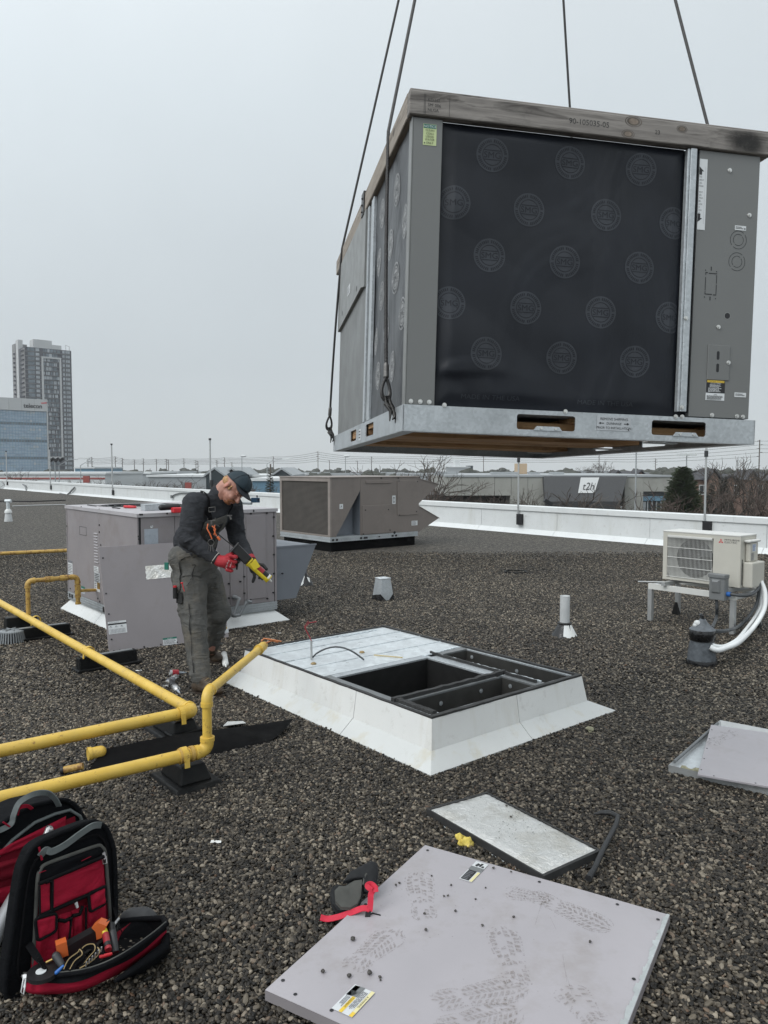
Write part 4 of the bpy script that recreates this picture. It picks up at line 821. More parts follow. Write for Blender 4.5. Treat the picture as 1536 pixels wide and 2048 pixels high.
def bendp(P_, k=.35):
 out = [P_[0]]
 for i in range(1, len(P_) - 1): out += [P_[i].lerp(P_[i - 1], min(.5, .02 / (P_[i] - P_[i - 1]).length)), P_[i], P_[i].lerp(P_[i + 1], min(.5, .02 / (P_[i + 1] - P_[i]).length))]
 return out + [P_[-1]]
b.tube(bendp([TP[0] + Vector((0, .03, 0))] + TP), rr_, 10)
for p, q in ((TP[0], TP[1]), (TP[2], TP[1]), (TP[2], TP[3]), (TP[4], TP[3]), (TP[4], TP[5])): d = (p - q).normalized(); b.cyl(p - d * .005, p - d * .03, rr_ * 1.35, n=10); b.ell(p, rr_ * 1.35, 10)
Q('drain_trap', 'grey_pvc', b)
b = MB(); a0 = uP(562, 1093, U0 + .02); a1 = uP(632, 1105, U0 + .02); a2 = uP(592, 1195, U0 + .02); a3 = uP(566, 1199, U0 + .02)
P_ = [Vector((V1 + .002, U0 + .02, a0.z)), Vector((a1.x, U0 + .02, a0.z - .01)), Vector((a2.x, U0 + .02, a3.z)), Vector((V1 + .002, U0 + .02, a3.z))]
b.prism(P_, (0, .006, 0)); e_ = Vector((0, U1 - U0 - .5, 0)); b.prism([p + e_ for p in P_], (0, -.006, 0))
b.add([P_[0], P_[1], P_[1] + e_, P_[0] + e_], [(0, 1, 2, 3)]); b.add([P_[1], P_[2], P_[2] + e_ , P_[1] + e_], [(0, 1, 2, 3)]); b.box(V1 + .002, a1.x + .004, U0 + .014, U0 + .0195, a0.z - .014, a0.z + .004); Q('intake_hood', 'hood_blue_grey', b)
# things lying on its top
def T1(px, py, dz=.02): return GB(px, py, Z1 + dz)
t_ = thing('screwdriver', 'red handled screwdriver lying on top of the old mauve unit', 'screwdriver', T1(262, 1013, .014), FB)
p = T1(248, 1013, .018); q = T1(272, 1014, .018); d = (q - p).normalized(); b = MB(); b.lathe([(0, 0), (.013, .003), (.015, .02), (.012, .05), (.016, .075), (.012, (q - p).length), (0, (q - p).length)], p, 10, d); b.build('handle', M['ink_red'], t_); b = MB(); b.cyl(q, q + d * .18, .004, n=6); b.build('shaft', M['screw_zinc'], t_)
p = T1(290, 1022, 0); t_ = thing('junction_box', 'small galvanised junction box standing on the old mauve unit', 'metal box', p, FB)
b = MB(frame_of(p, (1, -.04, 0), (0, 1, 0))); b.box(0, .215, 0, .12, 0, .06); b.build('box', M['galv'], t_, bevel=.003); b = MB(frame_of(p, (1, -.04, 0), (0, 1, 0))); b.box(-.002, .19, -.002, .122, .061, .0635); b.build('lid', M['galv_sheet'], t_)
p = T1(356, 1021, .02); t_ = thing('hand_tool', 'red and black cordless tool lying behind the metal box on the old unit', 'power tool', p, FB)
b = MB(); b.cap(p + Vector((-.14, .05, .03)), p + Vector((.02, .05, .035)), .028); b.cap(p + Vector((-.02, .05, .03)), p + Vector((.1, .12, .02)), .02); b.build('body', M['gun_black'], t_)
b = MB(); b.box(p.x - .06, p.x + .05, p.y - .04, p.y + .03, p.z - .02, p.z + .03); b.build('battery', M['ink_red'], t_, bevel=.01, seg=2)
p = T1(511, 1005, 0); t_ = thing('phone', 'dark blue phone propped on a small stand on top of the old unit', 'phone', p, FB)
Tf = frame_of(D(511, 1003, G(511, 1005, Z1).y) if False else FB @ p, (1, .12, 0), (0, -.25, 1)); Tf = FBI @ Tf
b = MB(Tf); b.box(-.052, .052, 0, .062, 0, .009); b.build('case', M['phone_blue'], t_, bevel=.006, seg=3); b = MB(Tf)
for x, y in ((.028, .047), (.028, .028), (.041, .038)): b.cyl((x, y, .0088), (x, y, .012), .0075, n=10)
b.build('camera_lens', M['ink_black'], t_); b = MB(Tf); b.cyl((.02, .063, -.004), (.02, .088, -.004), .009, n=10); b.build('mount_knob', M['dark_plastic'], t_)
b = MB(); a_ = T1(484, 1006, .014); c_ = T1(503, 1007, .014); b.cyl(a_, c_, .015, n=10); b.build('stand_grip', M['grey_pvc'], t_)
for (pa, pb) in (((175, 1010), (215, 1012)), ((215, 1013), (240, 1017))):
 b = MB(); b.tube([T1(*pa, .004), T1((pa[0] + pb[0]) / 2, pa[1] + 2, .01), T1(*pb, .004)], .006, 5); tag(b.build('wire_scrap', M['screw_dark'], None, FB), 'black wire scrap on the old mauve unit, ' + ('beside the fan opening' if pa[0] < 200 else 'next to the red screwdriver'), 'wire')
# the big panel leaning against it
bl = GB(218, 1308, 0); brr = GB(457, 1275, 0); d = (brr - bl).normalized(); Hn = Vector((-d.y, d.x, 0)); wdt = (brr - bl).length
tl = uP(196, 1095, U0 - .02)
up_ = Vector((0, (U0 - .016) - (bl.y + .0), tl.z)); up_ = (Hn * ((U0 - .016 - bl.y) / Hn.y)); up_ = Vector((up_.x - .05, up_.y, tl.z))
lp = thing('removed_panel', 'large mauve metal panel leaning against the old unit behind the worker', 'metal panel', (bl + brr) / 2, FB)
TP_ = frame_of(bl, d, up_); hgt = up_.length
b = MB(TP_); cut = .05; b.prism([(cut * .3, .0, 0), (.10, 0.002, 0), (.12, .014, 0), (.17, .014, 0), (.19, .0, 0), (wdt, .0, 0), (wdt, hgt, 0), (0, hgt, 0), (0, .03, 0)], (0, 0, .012)); b.build('sheet', M['old_mauve'], lp, bevel=.002)
def inP(px, py):
 o = FBI @ EYEV; dd = FBI.to_3x3() @ ray(px, py); I = TP_.inverted(); o2 = I @ o; d2 = I.to_3x3() @ dd; t = (.0125 - o2.z) / d2.z; q = o2 + d2 * t; return q.x, q.y
def pst(name, quad, items, base='sticker_white'):
 x0, y0 = inP(*quad[0]); x1, y1 = inP(*quad[1]); T = TP_ @ Matrix.Translation((min(x0, x1), min(y0, y1), .0125)); return sticker(name, lp, T, abs(x1 - x0), abs(y1 - y0), items(abs(x1 - x0), abs(y1 - y0)), base)
pst('wiring_sticker', ((218, 1269), (252, 1240)), lambda w, h: [('r', 'ink_black', 0, h * .72, w, h * .84), ('t', 'ink_grey', 'WIRING DIAGRAM', w * .04, h * .88, h * .10)] + [('r', 'ink_grey', w * (.06 + .3 * i), h * .5, w * (.2 + .3 * i), h * .515) for i in range(3)] + [('p', 'ink_grey', [(w * (.05 + .3 * i), h * .55), (w * (.13 + .3 * i), h * .65), (w * (.21 + .3 * i), h * .55), (w * (.13 + .3 * i), h * .58)]) for i in range(3)] + [('r', 'ink_grey', w * (.05 + .075 * i), h * .05, w * (.065 + .075 * i), h * .38) for i in range(12)] + [('r', 'ink_grey', w * .05, h * (.08 + .1 * i), w * .9, h * (.09 + .1 * i)) for i in range(4)])
pst('notice_sticker', ((327, 1291), (353, 1273)), lambda w, h: [('r', 'ink_green', 0, h * .75, w, h), ('t', 'sticker_white', 'NOTICE', w * .5, h * .79, h * .2, 'CENTER'), ('l', 'ink_grey', w * .06, h * .08, w * .94, h * .7, 4)])
pst('copper_sticker', ((436, 1268), (456, 1252)), lambda w, h: [('r', 'brass', w * .1, h * .6, w * .9, h * .95), ('l', 'ink_grey', w * .06, h * .08, w * .94, h * .5, 4)], 'sticker_silver')
x0, y0 = inP(293, 1159); x1, y1 = inP(345, 1128); b = MB(TP_); rr = random.Random(4)
def crump(x0, x1, y0, y1, amp, z): b.grid(lambda i, j: (x0 + (x1 - x0) * i + (rr.uniform(-1, 1) * .004 if i in (0, 1) else 0), y0 + (y1 - y0) * j, z + abs(mnoise.noise(Vector((i * 7, j * 5, x0 * 9)))) * amp), 18, 12)
crump(x0, x1, y0, y1, .006, .0128); b.build('foil_patch', M['foil'], lp)
b = MB(TP_)
for (x, y) in ((.03, .12), (.03, .34), (.025, .52), (.03, hgt - .1), (.09, .02), (.3, .02), (.45, .02), (.6, .02), (wdt - .04, .03), (.04, .02)): b.cyl((x, y, .0122), (x, y, .016), .007, n=8)
b.build('screws', M['screw_dark'], lp)
# brown unit further back
v0, v1, u0, u1, z0, z1 = 8.335, 10.56, 11.66, 13.42, .185, 1.415
o2 = thing('rooftop_unit', 'brown rooftop air conditioner with dark coil and pointed hoods before the white parapet', 'air conditioner', ((v0 + v1) / 2, (u0 + u1) / 2, 0), FB)
def S(name, mat, b, **k): return b.build(name, M[mat], k.pop('parent', o2), **k)
b = MB(); b.box(v0 + .06, v1 - .05, u0 + .05, u1 - .05, 0, z0 + .01); S('curb', 'black_rubber', b)
b = MB(); b.box(v0, v1, u0, u1, z0, z0 + .02); b.box(v0 + .006, v1 - .006, u0 + .006, u1 - .006, z0 + .021, z0 + .05); b.box(v0, v1, u0, u1, z0 + .051, z0 + .075); b.box(v0 + .004, v1 - .004, u0 + .004, u1 - .004, z0 + .076, z0 + .095); S('base_rail', 'galv', b)
b = MB()
for f in (.02, .06, .32, .36, .38, .68, .72): b.box(v0 + (v1 - v0) * f, v0 + (v1 - v0) * f + .05, u0 - .003, u0 + .01, z0 + .02, z0 + .06)
S('rail_slots', 'ink_black', b)
bz = z0 + .097
def face(px, py): return uP(px, py, u0)
vd = face(720.5, 1000).x
b = MB(); b.box(v0 + .04, v1 - .02, u0 + .25, u1 - .03, bz, z1 - .03); S('case_core', 'hood_blue_grey', b)
b = MB(); b.box(v0, v0 + .035, u0, u0 + .07, bz, z1 - .022); b.box(v0, v0 + .035, u1 - .07, u1, bz, z1 - .022); b.box(v0, v0 + .03, u0 + .0701, u1 - .0701, z1 - .09, z1 - .022); b.box(v0, v0 + .03, u0 + .0701, u1 - .0701, bz, bz + .03); S('coil_frame', 'old_brown_edge', b)
b = MB(); b.box(v0 + .02, v0 + .039, u0 + .0702, u1 - .0702, bz + .031, z1 - .091); S('coil', 'coil', b)
ta = face(720, 981); tb = face(671.5, 1076)
zA = uP(720, 981, u0).z; zB = bz + .02; xB = face(672, 1075).x
b = MB(); b.prism([(v0 + .036, u0, bz), (xB, u0, bz), (vd, u0, zA), (vd, u0, z1 - .022), (v0 + .036, u0, z1 - .022)], (0, .012, 0)); S('front_panel', 'old_brown', b, bevel=.002)
b = MB(); b.box(vd - .004, vd, u0 + .013, u0 + .25, bz, z1 - .03); S('recess_side', 'hood_blue_grey', b)
b = MB(); b.box(vd + .003, v1, u0, u0 + .012, bz, z1 - .022); fp2 = S('front_panel', 'old_brown', b, bevel=.002)
b = MB(); b.box(v1 - .012, v1, u0 + .0125, u1, bz, z1 - .022); b.box(v0 + .03, v1 - .0125, u1 - .012, u1, bz, z1 - .022); S('rear_panels', 'old_brown', b)
b = MB(); b.box(v0 - .012, v1 + .012, u0 - .012, u1 + .012, z1 - .021, z1); S('top_cover', 'old_brown_edge', b, bevel=.004)
def fpl(name, px0, py0, px1, py1, t, mat='old_brown'):
 a = face(px0, py1); c = face(px1, py0); b = MB(); b.box(a.x, c.x, u0 - t, u0 - .0005, a.z, c.z); return S(name, mat, b, bevel=.003, parent=fp2)
fpl('handle_ridge', 731, 960.5, 782, 967, .02); fpl('access_panel', 724, 1009, 781, 1069, .012); fpl('access_panel', 794, 960, 837, 1031, .016)
b = MB()
for px, py in ((797, 962), (834, 963), (832, 1023), (798, 1030), (730, 1020), (776, 1019), (779, 1060), (726, 1068), (762, 956), (796, 956), (758, 1073)): p = face(px, py); b.cyl((p.x, u0 - .001, p.z), (p.x, u0 - .022, p.z), .012, n=7)
p = face(789, 1065); b.cyl((p.x, u0 - .001, p.z), (p.x, u0 - .004, p.z), .03, n=10); S('screws', 'screw_dark', b)
def st2(name, px0, py0, px1, py1, items, base='sticker_white'):
 a = face(px0, py1); c = face(px1, py0); return sticker(name, o2, frame_of((a.x, u0 - .001, a.z), (1, 0, 0), (0, 0, 1)), c.x - a.x, c.z - a.z, items(c.x - a.x, c.z - a.z), base)
st2('arrow_sticker', 679, 1008, 686, 1018, lambda w, h: [('p', 'ink_grey', [(w * .3, h * .2), (w * .7, h * .5), (w * .45, h * .8)])]); st2('arrow_sticker', 784.5, 991, 791, 1008, lambda w, h: [('p', 'ink_black', [(w * .2, h * .65), (w * .8, h * .65), (w * .5, h * .9)]), ('l', 'ink_grey', w * .2, h * .35, w * .8, h * .6, 3), ('p', 'ink_black', [(w * .2, h * .3), (w * .8, h * .3), (w * .5, h * .08)])]); st2('spec_sticker', 823, 1041, 835, 1051, ln(4))
for (p0, p1, p2) in (((840, 956.5), (878, 968.5), (841, 1008)), ((840, 1011), (878, 1036), (840, 1064.5))):
 A0 = uP(*p0, u0 + .01); A1 = uP(*p1, u0 + .01); A2 = uP(*p2, u0 + .01)
 pr_ = [Vector((v1 + .003, u0 + .01, A0.z)), Vector((A1.x, u0 + .01, A1.z)), Vector((v1 + .003, u0 + .01, A2.z))]; b = MB(); b.prism(pr_, (0, .006, 0)); e_ = Vector((0, 1.2, 0)); b.prism([q + e_ for q in pr_], (0, .006, 0))
 b.add([pr_[0], pr_[1], pr_[1] + e_, pr_[0] + e_], [(0, 1, 2, 3)]); b.prism([pr_[0] + Vector((0, -.012, .004)), pr_[1] + Vector((.004, -.012, .004)), pr_[1] + Vector((.004, -.012, -.01)), pr_[0] + Vector((0, -.012, -.010))], (0, .01, 0)); S('intake_hood', 'old_brown', b)
# yellow gas pipes
PR = .0335
def elbow(b, c, d1, d2, r, R_=.05):
 c = Vector(c); d1 = Vector(d1).normalized(); d2 = Vector(d2).normalized(); pts = []
 for i in range(9):
  t = i / 8; p = (c + d1 * R_) * (1 - t) ** 2 + c * 2 * t * (1 - t) + (c + d2 * R_) * t * t; pts.append(p)
 b.tube(pts, r * 1.22, 14)
 for d in (d1, d2): b.cyl(c + d * R_ * .95, c + d * (R_ + .018), r * 1.34, n=14)
def pipe(name, label, runs, r, mat, mat2=None, fr=FB, cat='gas pipe', caps=(), rs_=None):
 rad = rs_ or [r] * (len(runs) - 1)
 t = thing(name, label, cat, runs[0], fr); P_ = [Vector(p) for p in runs]
 for i in range(len(P_) - 1):
  b = MB(); d = (P_[i + 1] - P_[i]).normalized(); a_ = P_[i] + d * (.05 if i else 0); c_ = P_[i + 1] - d * (.05 if i < len(P_) - 2 else 0); b.cyl(a_, c_, rad[i], n=16); b.build('pipe_length', M[mat], t)
 for i in range(1, len(P_) - 1): b = MB(); elbow(b, P_[i], P_[i - 1] - P_[i], P_[i + 1] - P_[i], (rad[i - 1] + rad[i]) / 2); b.build('elbow', M[mat2 or mat], t)
 return t
ez = .165
eA = GB(386, 1422, ez); far = Vector((eA.x, 8.95, ez)); far = GB(-60, 1166, ez); far.x = eA.x + .04
lA = Vector((.25, eA.y + .02, ez)); lA = GB(-40, 1510, ez); lA = eA + (lA - eA) * 2.2; far = eA + (far - eA) * 1.5
gp = pipe('gas_pipe', 'long yellow gas pipe running from the left edge to an elbow beside the worker', [far, eA, lA], PR, 'pipe_yellow')
def clamp(c, d, par, r=PR):
 c = Vector(c); d = Vector(d).normalized(); x = Vector((0, 0, 1)).cross(d).normalized(); b = MB(); pts = [c + (x * math.cos(a) + Vector((0, 0, 1)) * math.sin(a)) * (r + .005) for a in [math.pi * 1.12 - k * math.pi * 1.24 / 12 for k in range(13)]]
 vs_ = []
 for p in pts: nrm = (p - c).normalized() * .0035; vs_ += [p - d * .014 - nrm, p + d * .014 - nrm, p + d * .014 + nrm, p - d * .014 + nrm]
 b.add(vs_, [(4 * i + k, 4 * i + (k + 1) % 4, 4 * i + 4 + (k + 1) % 4, 4 * i + 4 + k) for i in range(12) for k in range(4)])
 for s_ in (1, -1): q = c + x * s_ * (r + .012) - Vector((0, 0, r)); b.bar(c + x * s_ * (r + .006), c + x * s_ * (r + .010) - Vector((0, 0, r + .016)), .026, .005, x)
 b.build('pipe_clamp', M['pipe_yellow'], par); return c
dA = (eA - far).normalized(); dL = (lA - eA).normalized()
for px, py in ((72, 1240), (178, 1303)):
 p = GB(px, py, ez); clamp(p, dA, gp)
pc = GB(362, 1428, ez); clamp(pc, dL, gp)
rz = GB(57, 1232, ez); k = rz.x
r0 = Vector((eA.x + (far.x - eA.x) * .75, rz.y, ez)); o = FBI @ EYEV
def onray(px, py, base):
 d = FBI.to_3x3() @ ray(px, py); t = (base.x - o.x) / d.x; return Vector((base.x, base.y, (o + d * t).z))
r0 = GB(57, 1232, ez); r1 = onray(57, 1163, r0); r2 = GB(155, 1158, r1.z); r2.y = r0.y + .0; r2 = uP(155, 1159, r0.y); r2.z = r1.z
r3 = Vector((r2.x, r2.y, uP(160, 1204, r2.y).z)); r4z = uP(162, 1181, r2.y).z
rs = pipe('gas_riser', 'rusty yellow gas pipe loop rising from the long pipe to the old unit', [r0, r1, r2, r3], .0215, 'pipe_yellow_old')
tee = Vector((r2.x, r2.y, r4z)); b = MB(); b.cyl(tee - Vector((0, 0, .05)), tee + Vector((0, 0, .05)), .028, n=12); b.cyl(tee + Vector((0, 0, -.05)), tee + Vector((0, 0, -.065)), .031, n=12); b.cyl(tee + Vector((0, 0, .05)), tee + Vector((0, 0, .062)), .031, n=12); b.build('tee', M['pipe_yellow_old'], rs)
te = vP(192, 1180, V0 - .002); b = MB(); b.cyl(tee, te, .016, n=10); b.build('unit_branch', M['pipe_yellow_old'], rs)
b = MB(); b.cyl(r3, r3 - Vector((0, 0, .02)), .028, n=12); b.build('drip_cap', M['pipe_yellow_old'], rs)
for f in (.42, .72): c_ = r1.lerp(r2, f); b = MB(); d = (r2 - r1).normalized(); b.cyl(c_ - d * .035, c_ + d * .035, .029, n=8, smooth=False); b.ell(c_, .031, 10); b.cyl(c_ + d * .035, c_ + d * .05, .026, n=8); b.build('union', M['pipe_yellow_old'], rs)
b = MB(); c_ = r1.lerp(r2, .42) + Vector((0, 0, .03)); b.cyl(c_, c_ + Vector((0, 0, .02)), .006, n=6); b.bar(c_ + Vector((0, 0, .022)), c_ + Vector((.09, -.02, .05)), .014, .003); b.build('valve_handle', M['steel_dark'], rs)
ez2 = .175
c1_ = GB(415, 1500, ez2); l1 = GB(-40, 1606, ez2); l1 = c1_ + (l1 - c1_) * 2.2
Yb = (FB @ c1_).y; top = FBI @ D(425, 1384, Yb + .02); top.x, top.y = c1_.x, c1_.y; top.z = D(422, 1386, Yb).z
Pe = None
pe_ = G(528, 1291, top.z); pe_ = FBI @ pe_
gp2 = pipe('gas_pipe', 'nearest yellow gas pipe, cut open, its riser pointing at the white curb', [l1, c1_, top, pe_], PR * .93, 'pipe_yellow', rs_=[PR * .93, .0235, .0235])
dl = (c1_ - l1).normalized(); clamp(GB(368, 1511, ez2), dl, gp2)
for q, d in ((c1_ - dl * .14, dl), (c1_ - dl * .085, dl)): b = MB(); b.cyl(q - d * .009, q + d * .009, PR * 1.16, n=14); b.build('coupling_ring', M['pipe_yellow_old'], gp2)
dd = (pe_ - top).normalized(); b = MB(); b.cyl(pe_ - dd * .12, pe_ - dd * .02, .029, n=14); b.cyl(pe_ - dd * .125, pe_ - dd * .105, .033, n=14); b.build('end_coupling', M['pipe_yellow'], gp2)
b = MB(); b.cyl(pe_ - dd * .02, pe_ + dd * .012, .024, n=12); b.build('torn_end', M['pipe_yellow_old'], gp2)
b = MB(); x = Vector((.8, -.6, 0)); b.tube([pe_ + Vector((-.02, .0, .03)), pe_ + Vector((0, 0, .045)), pe_ + x * .06 + Vector((0, 0, .035)), pe_ + x * .11 + Vector((0, 0, .024))], .005, 6); b.tube([pe_ + Vector((.0, -.02, .02)), pe_ + x * .05 + Vector((0, 0, .03)), pe_ + x * .09 + Vector((0, 0, .02))], .004, 6); b.build('loose_strap', M['copper_wire'], gp2)
fz = .09; a_ = GB(-60, 1110, fz); c_ = GB(140, 1100.5, fz); a_ = c_ + (a_ - c_) * 4; t_ = pipe('gas_pipe', 'thin far yellow gas pipe crossing the gravel behind the old mauve unit', [a_, c_], .033, 'pipe_yellow_old')
t_ = pipe('pipe_stub', 'short yellow pipe stub poking out from under the black sheet', [G(128, 1540, .035), G(166, 1532, .05)], .018, 'pipe_yellow_old', fr=W, cat='gas pipe')
q = G(128, 1540, .035); b = MB(); b.cyl(q, q + (q - G(166, 1532, .05)).normalized() * .015, .021, n=12); b.build('end_cap', M['ink_black'], t_)
q = G(192, 1505, .08); t_ = thing('capped_pipe', 'yellow pipe cap showing behind the left end of the black sheet', 'pipe fitting', q, W); b = MB(); b.cyl(q - Vector((.03, .02, .0)), q + Vector((.02, .013, 0)), .031, n=14); b.ell(q + Vector((.02, .013, 0)), (.03, .031, .031), 12); b.build('cap_body', M['pipe_yellow'], t_)
b = MB(); b.cyl(q - Vector((.035, .023, .0)), q - Vector((.020, .013, 0)), .035, n=14); b.build('collar', M['pipe_yellow'], t_)
# black sheet
TLp, TRp, BL, BR = D(205, 1500, 4.05), D(587, 1434, 4.62), G(156, 1562), G(524, 1492)
t_ = thing('rubber_sheet', 'curled black sheet lying behind the cut yellow pipe', 'sheet', (BL + BR) / 2, W)
def shp(i, j):
 bot = BL.lerp(BR, i); top_ = TLp.lerp(TRp, i); p = bot.lerp(top_, j); out = Vector((.25, -.9, 0)); p = p + out * (.05 * math.sin(math.pi * j) + .03 * math.sin(math.pi * i) * (1 - j)) * 1.0
 p.z += .012 * math.sin(i * 5) * j; p.z = max(p.z, .006 + .0 * j); return p
b = MB()
b.grid(shp, 40, 12); b.build('sheet_face', M['black_rubber'], t_);
b = MB(); b.grid(lambda i, j: shp(i, j) + Vector((-.003, .010, -.002)), 40, 12); b.build('sheet_back', M['black_rubber'], t_)
b = MB(); c_ = D(466, 1444, 4.6); b.add([D(446, 1452, 4.52), D(492, 1446, 4.55), D(486, 1442, 4.7), D(455, 1443, 4.7)], [(0, 1, 2, 3)]); b.add([D(446, 1453, 4.52), D(492, 1447, 4.55), D(486, 1443, 4.7), D(455, 1444, 4.7)], [(3, 2, 1, 0)]); b.build('white_flap', M['flashing_clean'], t_)
# black pipe support blocks
def block(label, c, d, L, W_, Hh, top_w, cat='pipe support', base=True):
 """moulded block: long foot, raised tapered middle"""
 c = Vector(c); d = Vector((d.x, d.y, 0)).normalized(); t = thing('support_block', label, cat, c, FB, 'black pipe support blocks')
 T = frame_of(c, d, Vector((-d.y, d.x, 0)))
 if base:
  b = MB(T); w2 = W_ / 2; l2 = L / 2
  b.hex([(-l2, -w2, .0), (l2, -w2, .0), (l2, w2, .0), (-l2, w2, .0), (-l2 + .02, -w2 + .012, .028), (l2 - .02, -w2 + .012, .028), (l2 - .02, w2 - .012, .028), (-l2 + .02, w2 - .012, .028)]); b.build('foot', M['black_plastic'], t, bevel=.006, seg=2)
 b = MB(T); l2 = L * .36 if base else L / 2; w2 = W_ * .33 if base else W_ / 2; z0 = .0285 if base else 0
 b.hex([(-l2, -w2, z0), (l2, -w2, z0), (l2, w2, z0), (-l2, w2, z0), (-l2 * top_w, -w2 * .72, Hh), (l2 * top_w, -w2 * .72, Hh), (l2 * top_w, w2 * .72, Hh), (-l2 * top_w, w2 * .72, Hh)]); b.build('body', M['black_plastic'], t, bevel=.008, seg=2)
 return t, T
cb_ = GB(372, 1568, 0); t_, T = block('square black support block under the nearest cut yellow pipe', GB(372, 1562), Vector((0, 1, 0)), .34, .26, ez2 - PR - .03, .75)
b = MB(T); b.box(-.025, .025, -.02, .02, ez2 - PR - .029, ez2 - PR - .022); b.build('steel_channel', M['galv'], t_)
t_, T = block('black support block below the elbow of the long yellow pipe', GB(352, 1468), Vector((0, 1, 0)), .42, .26, ez - PR - .02, .8)
b = MB(T); b.box(-.16, -.06, -.10, .10, .0290, .055); b.build('rib', M['black_plastic'], t_, bevel=.004)
def longblock(label, c, d, L, W_, Hh):
 t, T = block(label, c, d, L, W_, Hh, .99, base=False)
 b = MB(T); b.box(-L / 2 - .02, L / 2 + .02, -W_ / 2 - .03, W_ / 2 + .03, .0, .03); b.build('foot', M['black_plastic'], t, bevel=.005)
 b = MB(T); b.box(-L / 2 + .03, L / 2 - .03, -W_ / 2 * .5, W_ / 2 * .5, Hh + .0005, Hh + .004); b.build('channel', M['galv_dark'], t); return t
longblock('long black support block under the yellow pipe near the leaning mauve panel', GB(215, 1335), Vector((1, .03, 0)), .47, .095, ez - PR - .015)
longblock('long black support block beside the roof drain strainer', GB(84, 1277), Vector((1, -.02, 0)), .50, .10, ez - PR - .015)
t_, T = block('black tray shaped block on a pale board, leftmost of the support blocks', GB(42, 1262), Vector((1, -.05, 0)), .40, .24, .15, .95)
b = MB(T); b.box(-.22, .14, -.15, -.03, -.004, .012); b.build('pale_board', M['cardboard'], t_)
# drain strainer dome
c_ = Vector(G(22, 1285)); dr = thing('drain_strainer', 'round ribbed grey plastic roof drain strainer at the left edge', 'roof drain', c_, W)
b = MB(); b.lathe([(0, .118), (.055, .120), (.09, .112), (.105, .10), (.098, .095)], c_, 30); b.build('crown', M['grey_pvc'], dr)
b = MB(); b.lathe([(.095, .10), (.105, .0)], c_, 24); b.build('inner_dark', M['ink_black'], dr)
for i in range(34):
 a = 2 * math.pi * i / 34; dd = Vector((math.cos(a), math.sin(a), 0)); x = Vector((-dd.y, dd.x, 0)); b = MB()
 b.hex([c_ + dd * .112 - x * .005, c_ + dd * .130 - x * .005, c_ + dd * .130 + x * .005, c_ + dd * .112 + x * .005] + [c_ + dd * .085 - x * .005 + Vector((0, 0, .112)), c_ + dd * .108 - x * .005 + Vector((0, 0, .108)), c_ + dd * .108 + x * .005 + Vector((0, 0, .108)), c_ + dd * .085 + x * .005 + Vector((0, 0, .112))]); b.build('rib', M['grey_pvc'], dr)
b = MB()
for a in (.4, 1.4, 2.5): b.bar(c_ + Vector((-.07 * math.cos(a), -.07 * math.sin(a), .124)), c_ + Vector((.07 * math.cos(a), .07 * math.sin(a), .124)), .008, .007)
b.build('crown_ribs', M['grey_pvc'], dr)
# vents and penetrations
c_ = G(766, 1200); t_ = thing('vent_hood', 'square tapered galvanised vent standing alone behind the white curb', 'roof vent', c_, W)
T = frame_of(c_, (math.cos(R(33)), math.sin(R(33)), 0), (-math.sin(R(33)), math.cos(R(33)), 0)); wv = .078
b = MB(T); b.hex([(-wv * 1.25, -wv * 1.25, 0), (wv * 1.25, -wv * 1.25, 0), (wv * 1.25, wv * 1.25, 0), (-wv * 1.25, wv * 1.25, 0), (-wv * .86, -wv * .86, .262), (wv * .86, -wv * .86, .262), (wv * .86, wv * .86, .262), (-wv * .86, wv * .86, .262)]); b.build('shaft', M['galv'], t_, bevel=.003)
b = MB(T); b.box(-wv * .92, wv * .92, -wv * .92, wv * .92, .2625, .272); b.build('lid', M['galv_sheet'], t_, bevel=.002)
b = MB(T); rr = random.Random(5); ring = [(-1, -1), (-.6, -1), (-.2, -1), (.2, -1), (.6, -1), (1, -1), (1, -.4), (1, .3), (1, 1), (-1, 1), (-1, .3), (-1, -.4)]
hs = [.09, .05, .01, .012, .05, .09, .06, .07, .05, .05, .07, .08]; m = len(ring); s1 = wv * 1.30
b.add([(x * s1, y * s1, 0) for x, y in ring] + [(x * s1 * (1 - .3 * h / .262), y * s1 * (1 - .3 * h / .262), h) for (x, y), h in zip(ring, hs)], [(i, (i + 1) % m, m + (i + 1) % m, m + i) for i in range(m)]); b.build('tar_collar', M['tar_black'], t_)
c_ = G(1129, 1272); t_ = thing('vent_pipe', 'pale grey plastic vent pipe rising from a black and white cone flashing', 'vent pipe', c_, W)
b = MB(); b.cyl(c_ + Vector((0, 0, .1)), c_ + Vector((0, 0, .385)), .046, n=24, caps=False); b.lathe([(.046, .385), (.040, .385), (.040, .30), (0, .29)], c_, 24); b.build('pipe_length', M['grey_pvc_pipe'], t_)
b = MB(); b.lathe([(.13, 0), (.125, .005), (.062, .115), (.056, .12)], c_, 24); b.build('cone', M['tar_black'], t_); b = MB(); b.lathe([(.05, .118), (.066, .12), (.066, .130), (.047, .134)], c_, 24); b.build('collar', M['gasket'], t_)
b = MB(); n = 11
prof = [(-1.9, .02), (-1.7, .015), (-1.45, .0), (-1.2, .02), (-1.0, .0), (-.8, .03), (-.6, .0)]
for i in range(len(prof) - 1):
 a0, l0 = prof[i]; a1, l1 = prof[i + 1]; tl = .112 - .05 * ((i * 3) % 4 == 1)
 pp = []
 for a, z_ in ((a0, l0), (a1, l1), (a1, .115), (a0, tl)): r_ = .1305 - (.1305 - .0635) * z_ / .115 + .002; pp.append(c_ + Vector((r_ * math.cos(a), r_ * math.sin(a), z_)))
 b.add(pp, [(0, 1, 2, 3)])
b.build('white_paint_patch', M['flashing_clean'], t_)
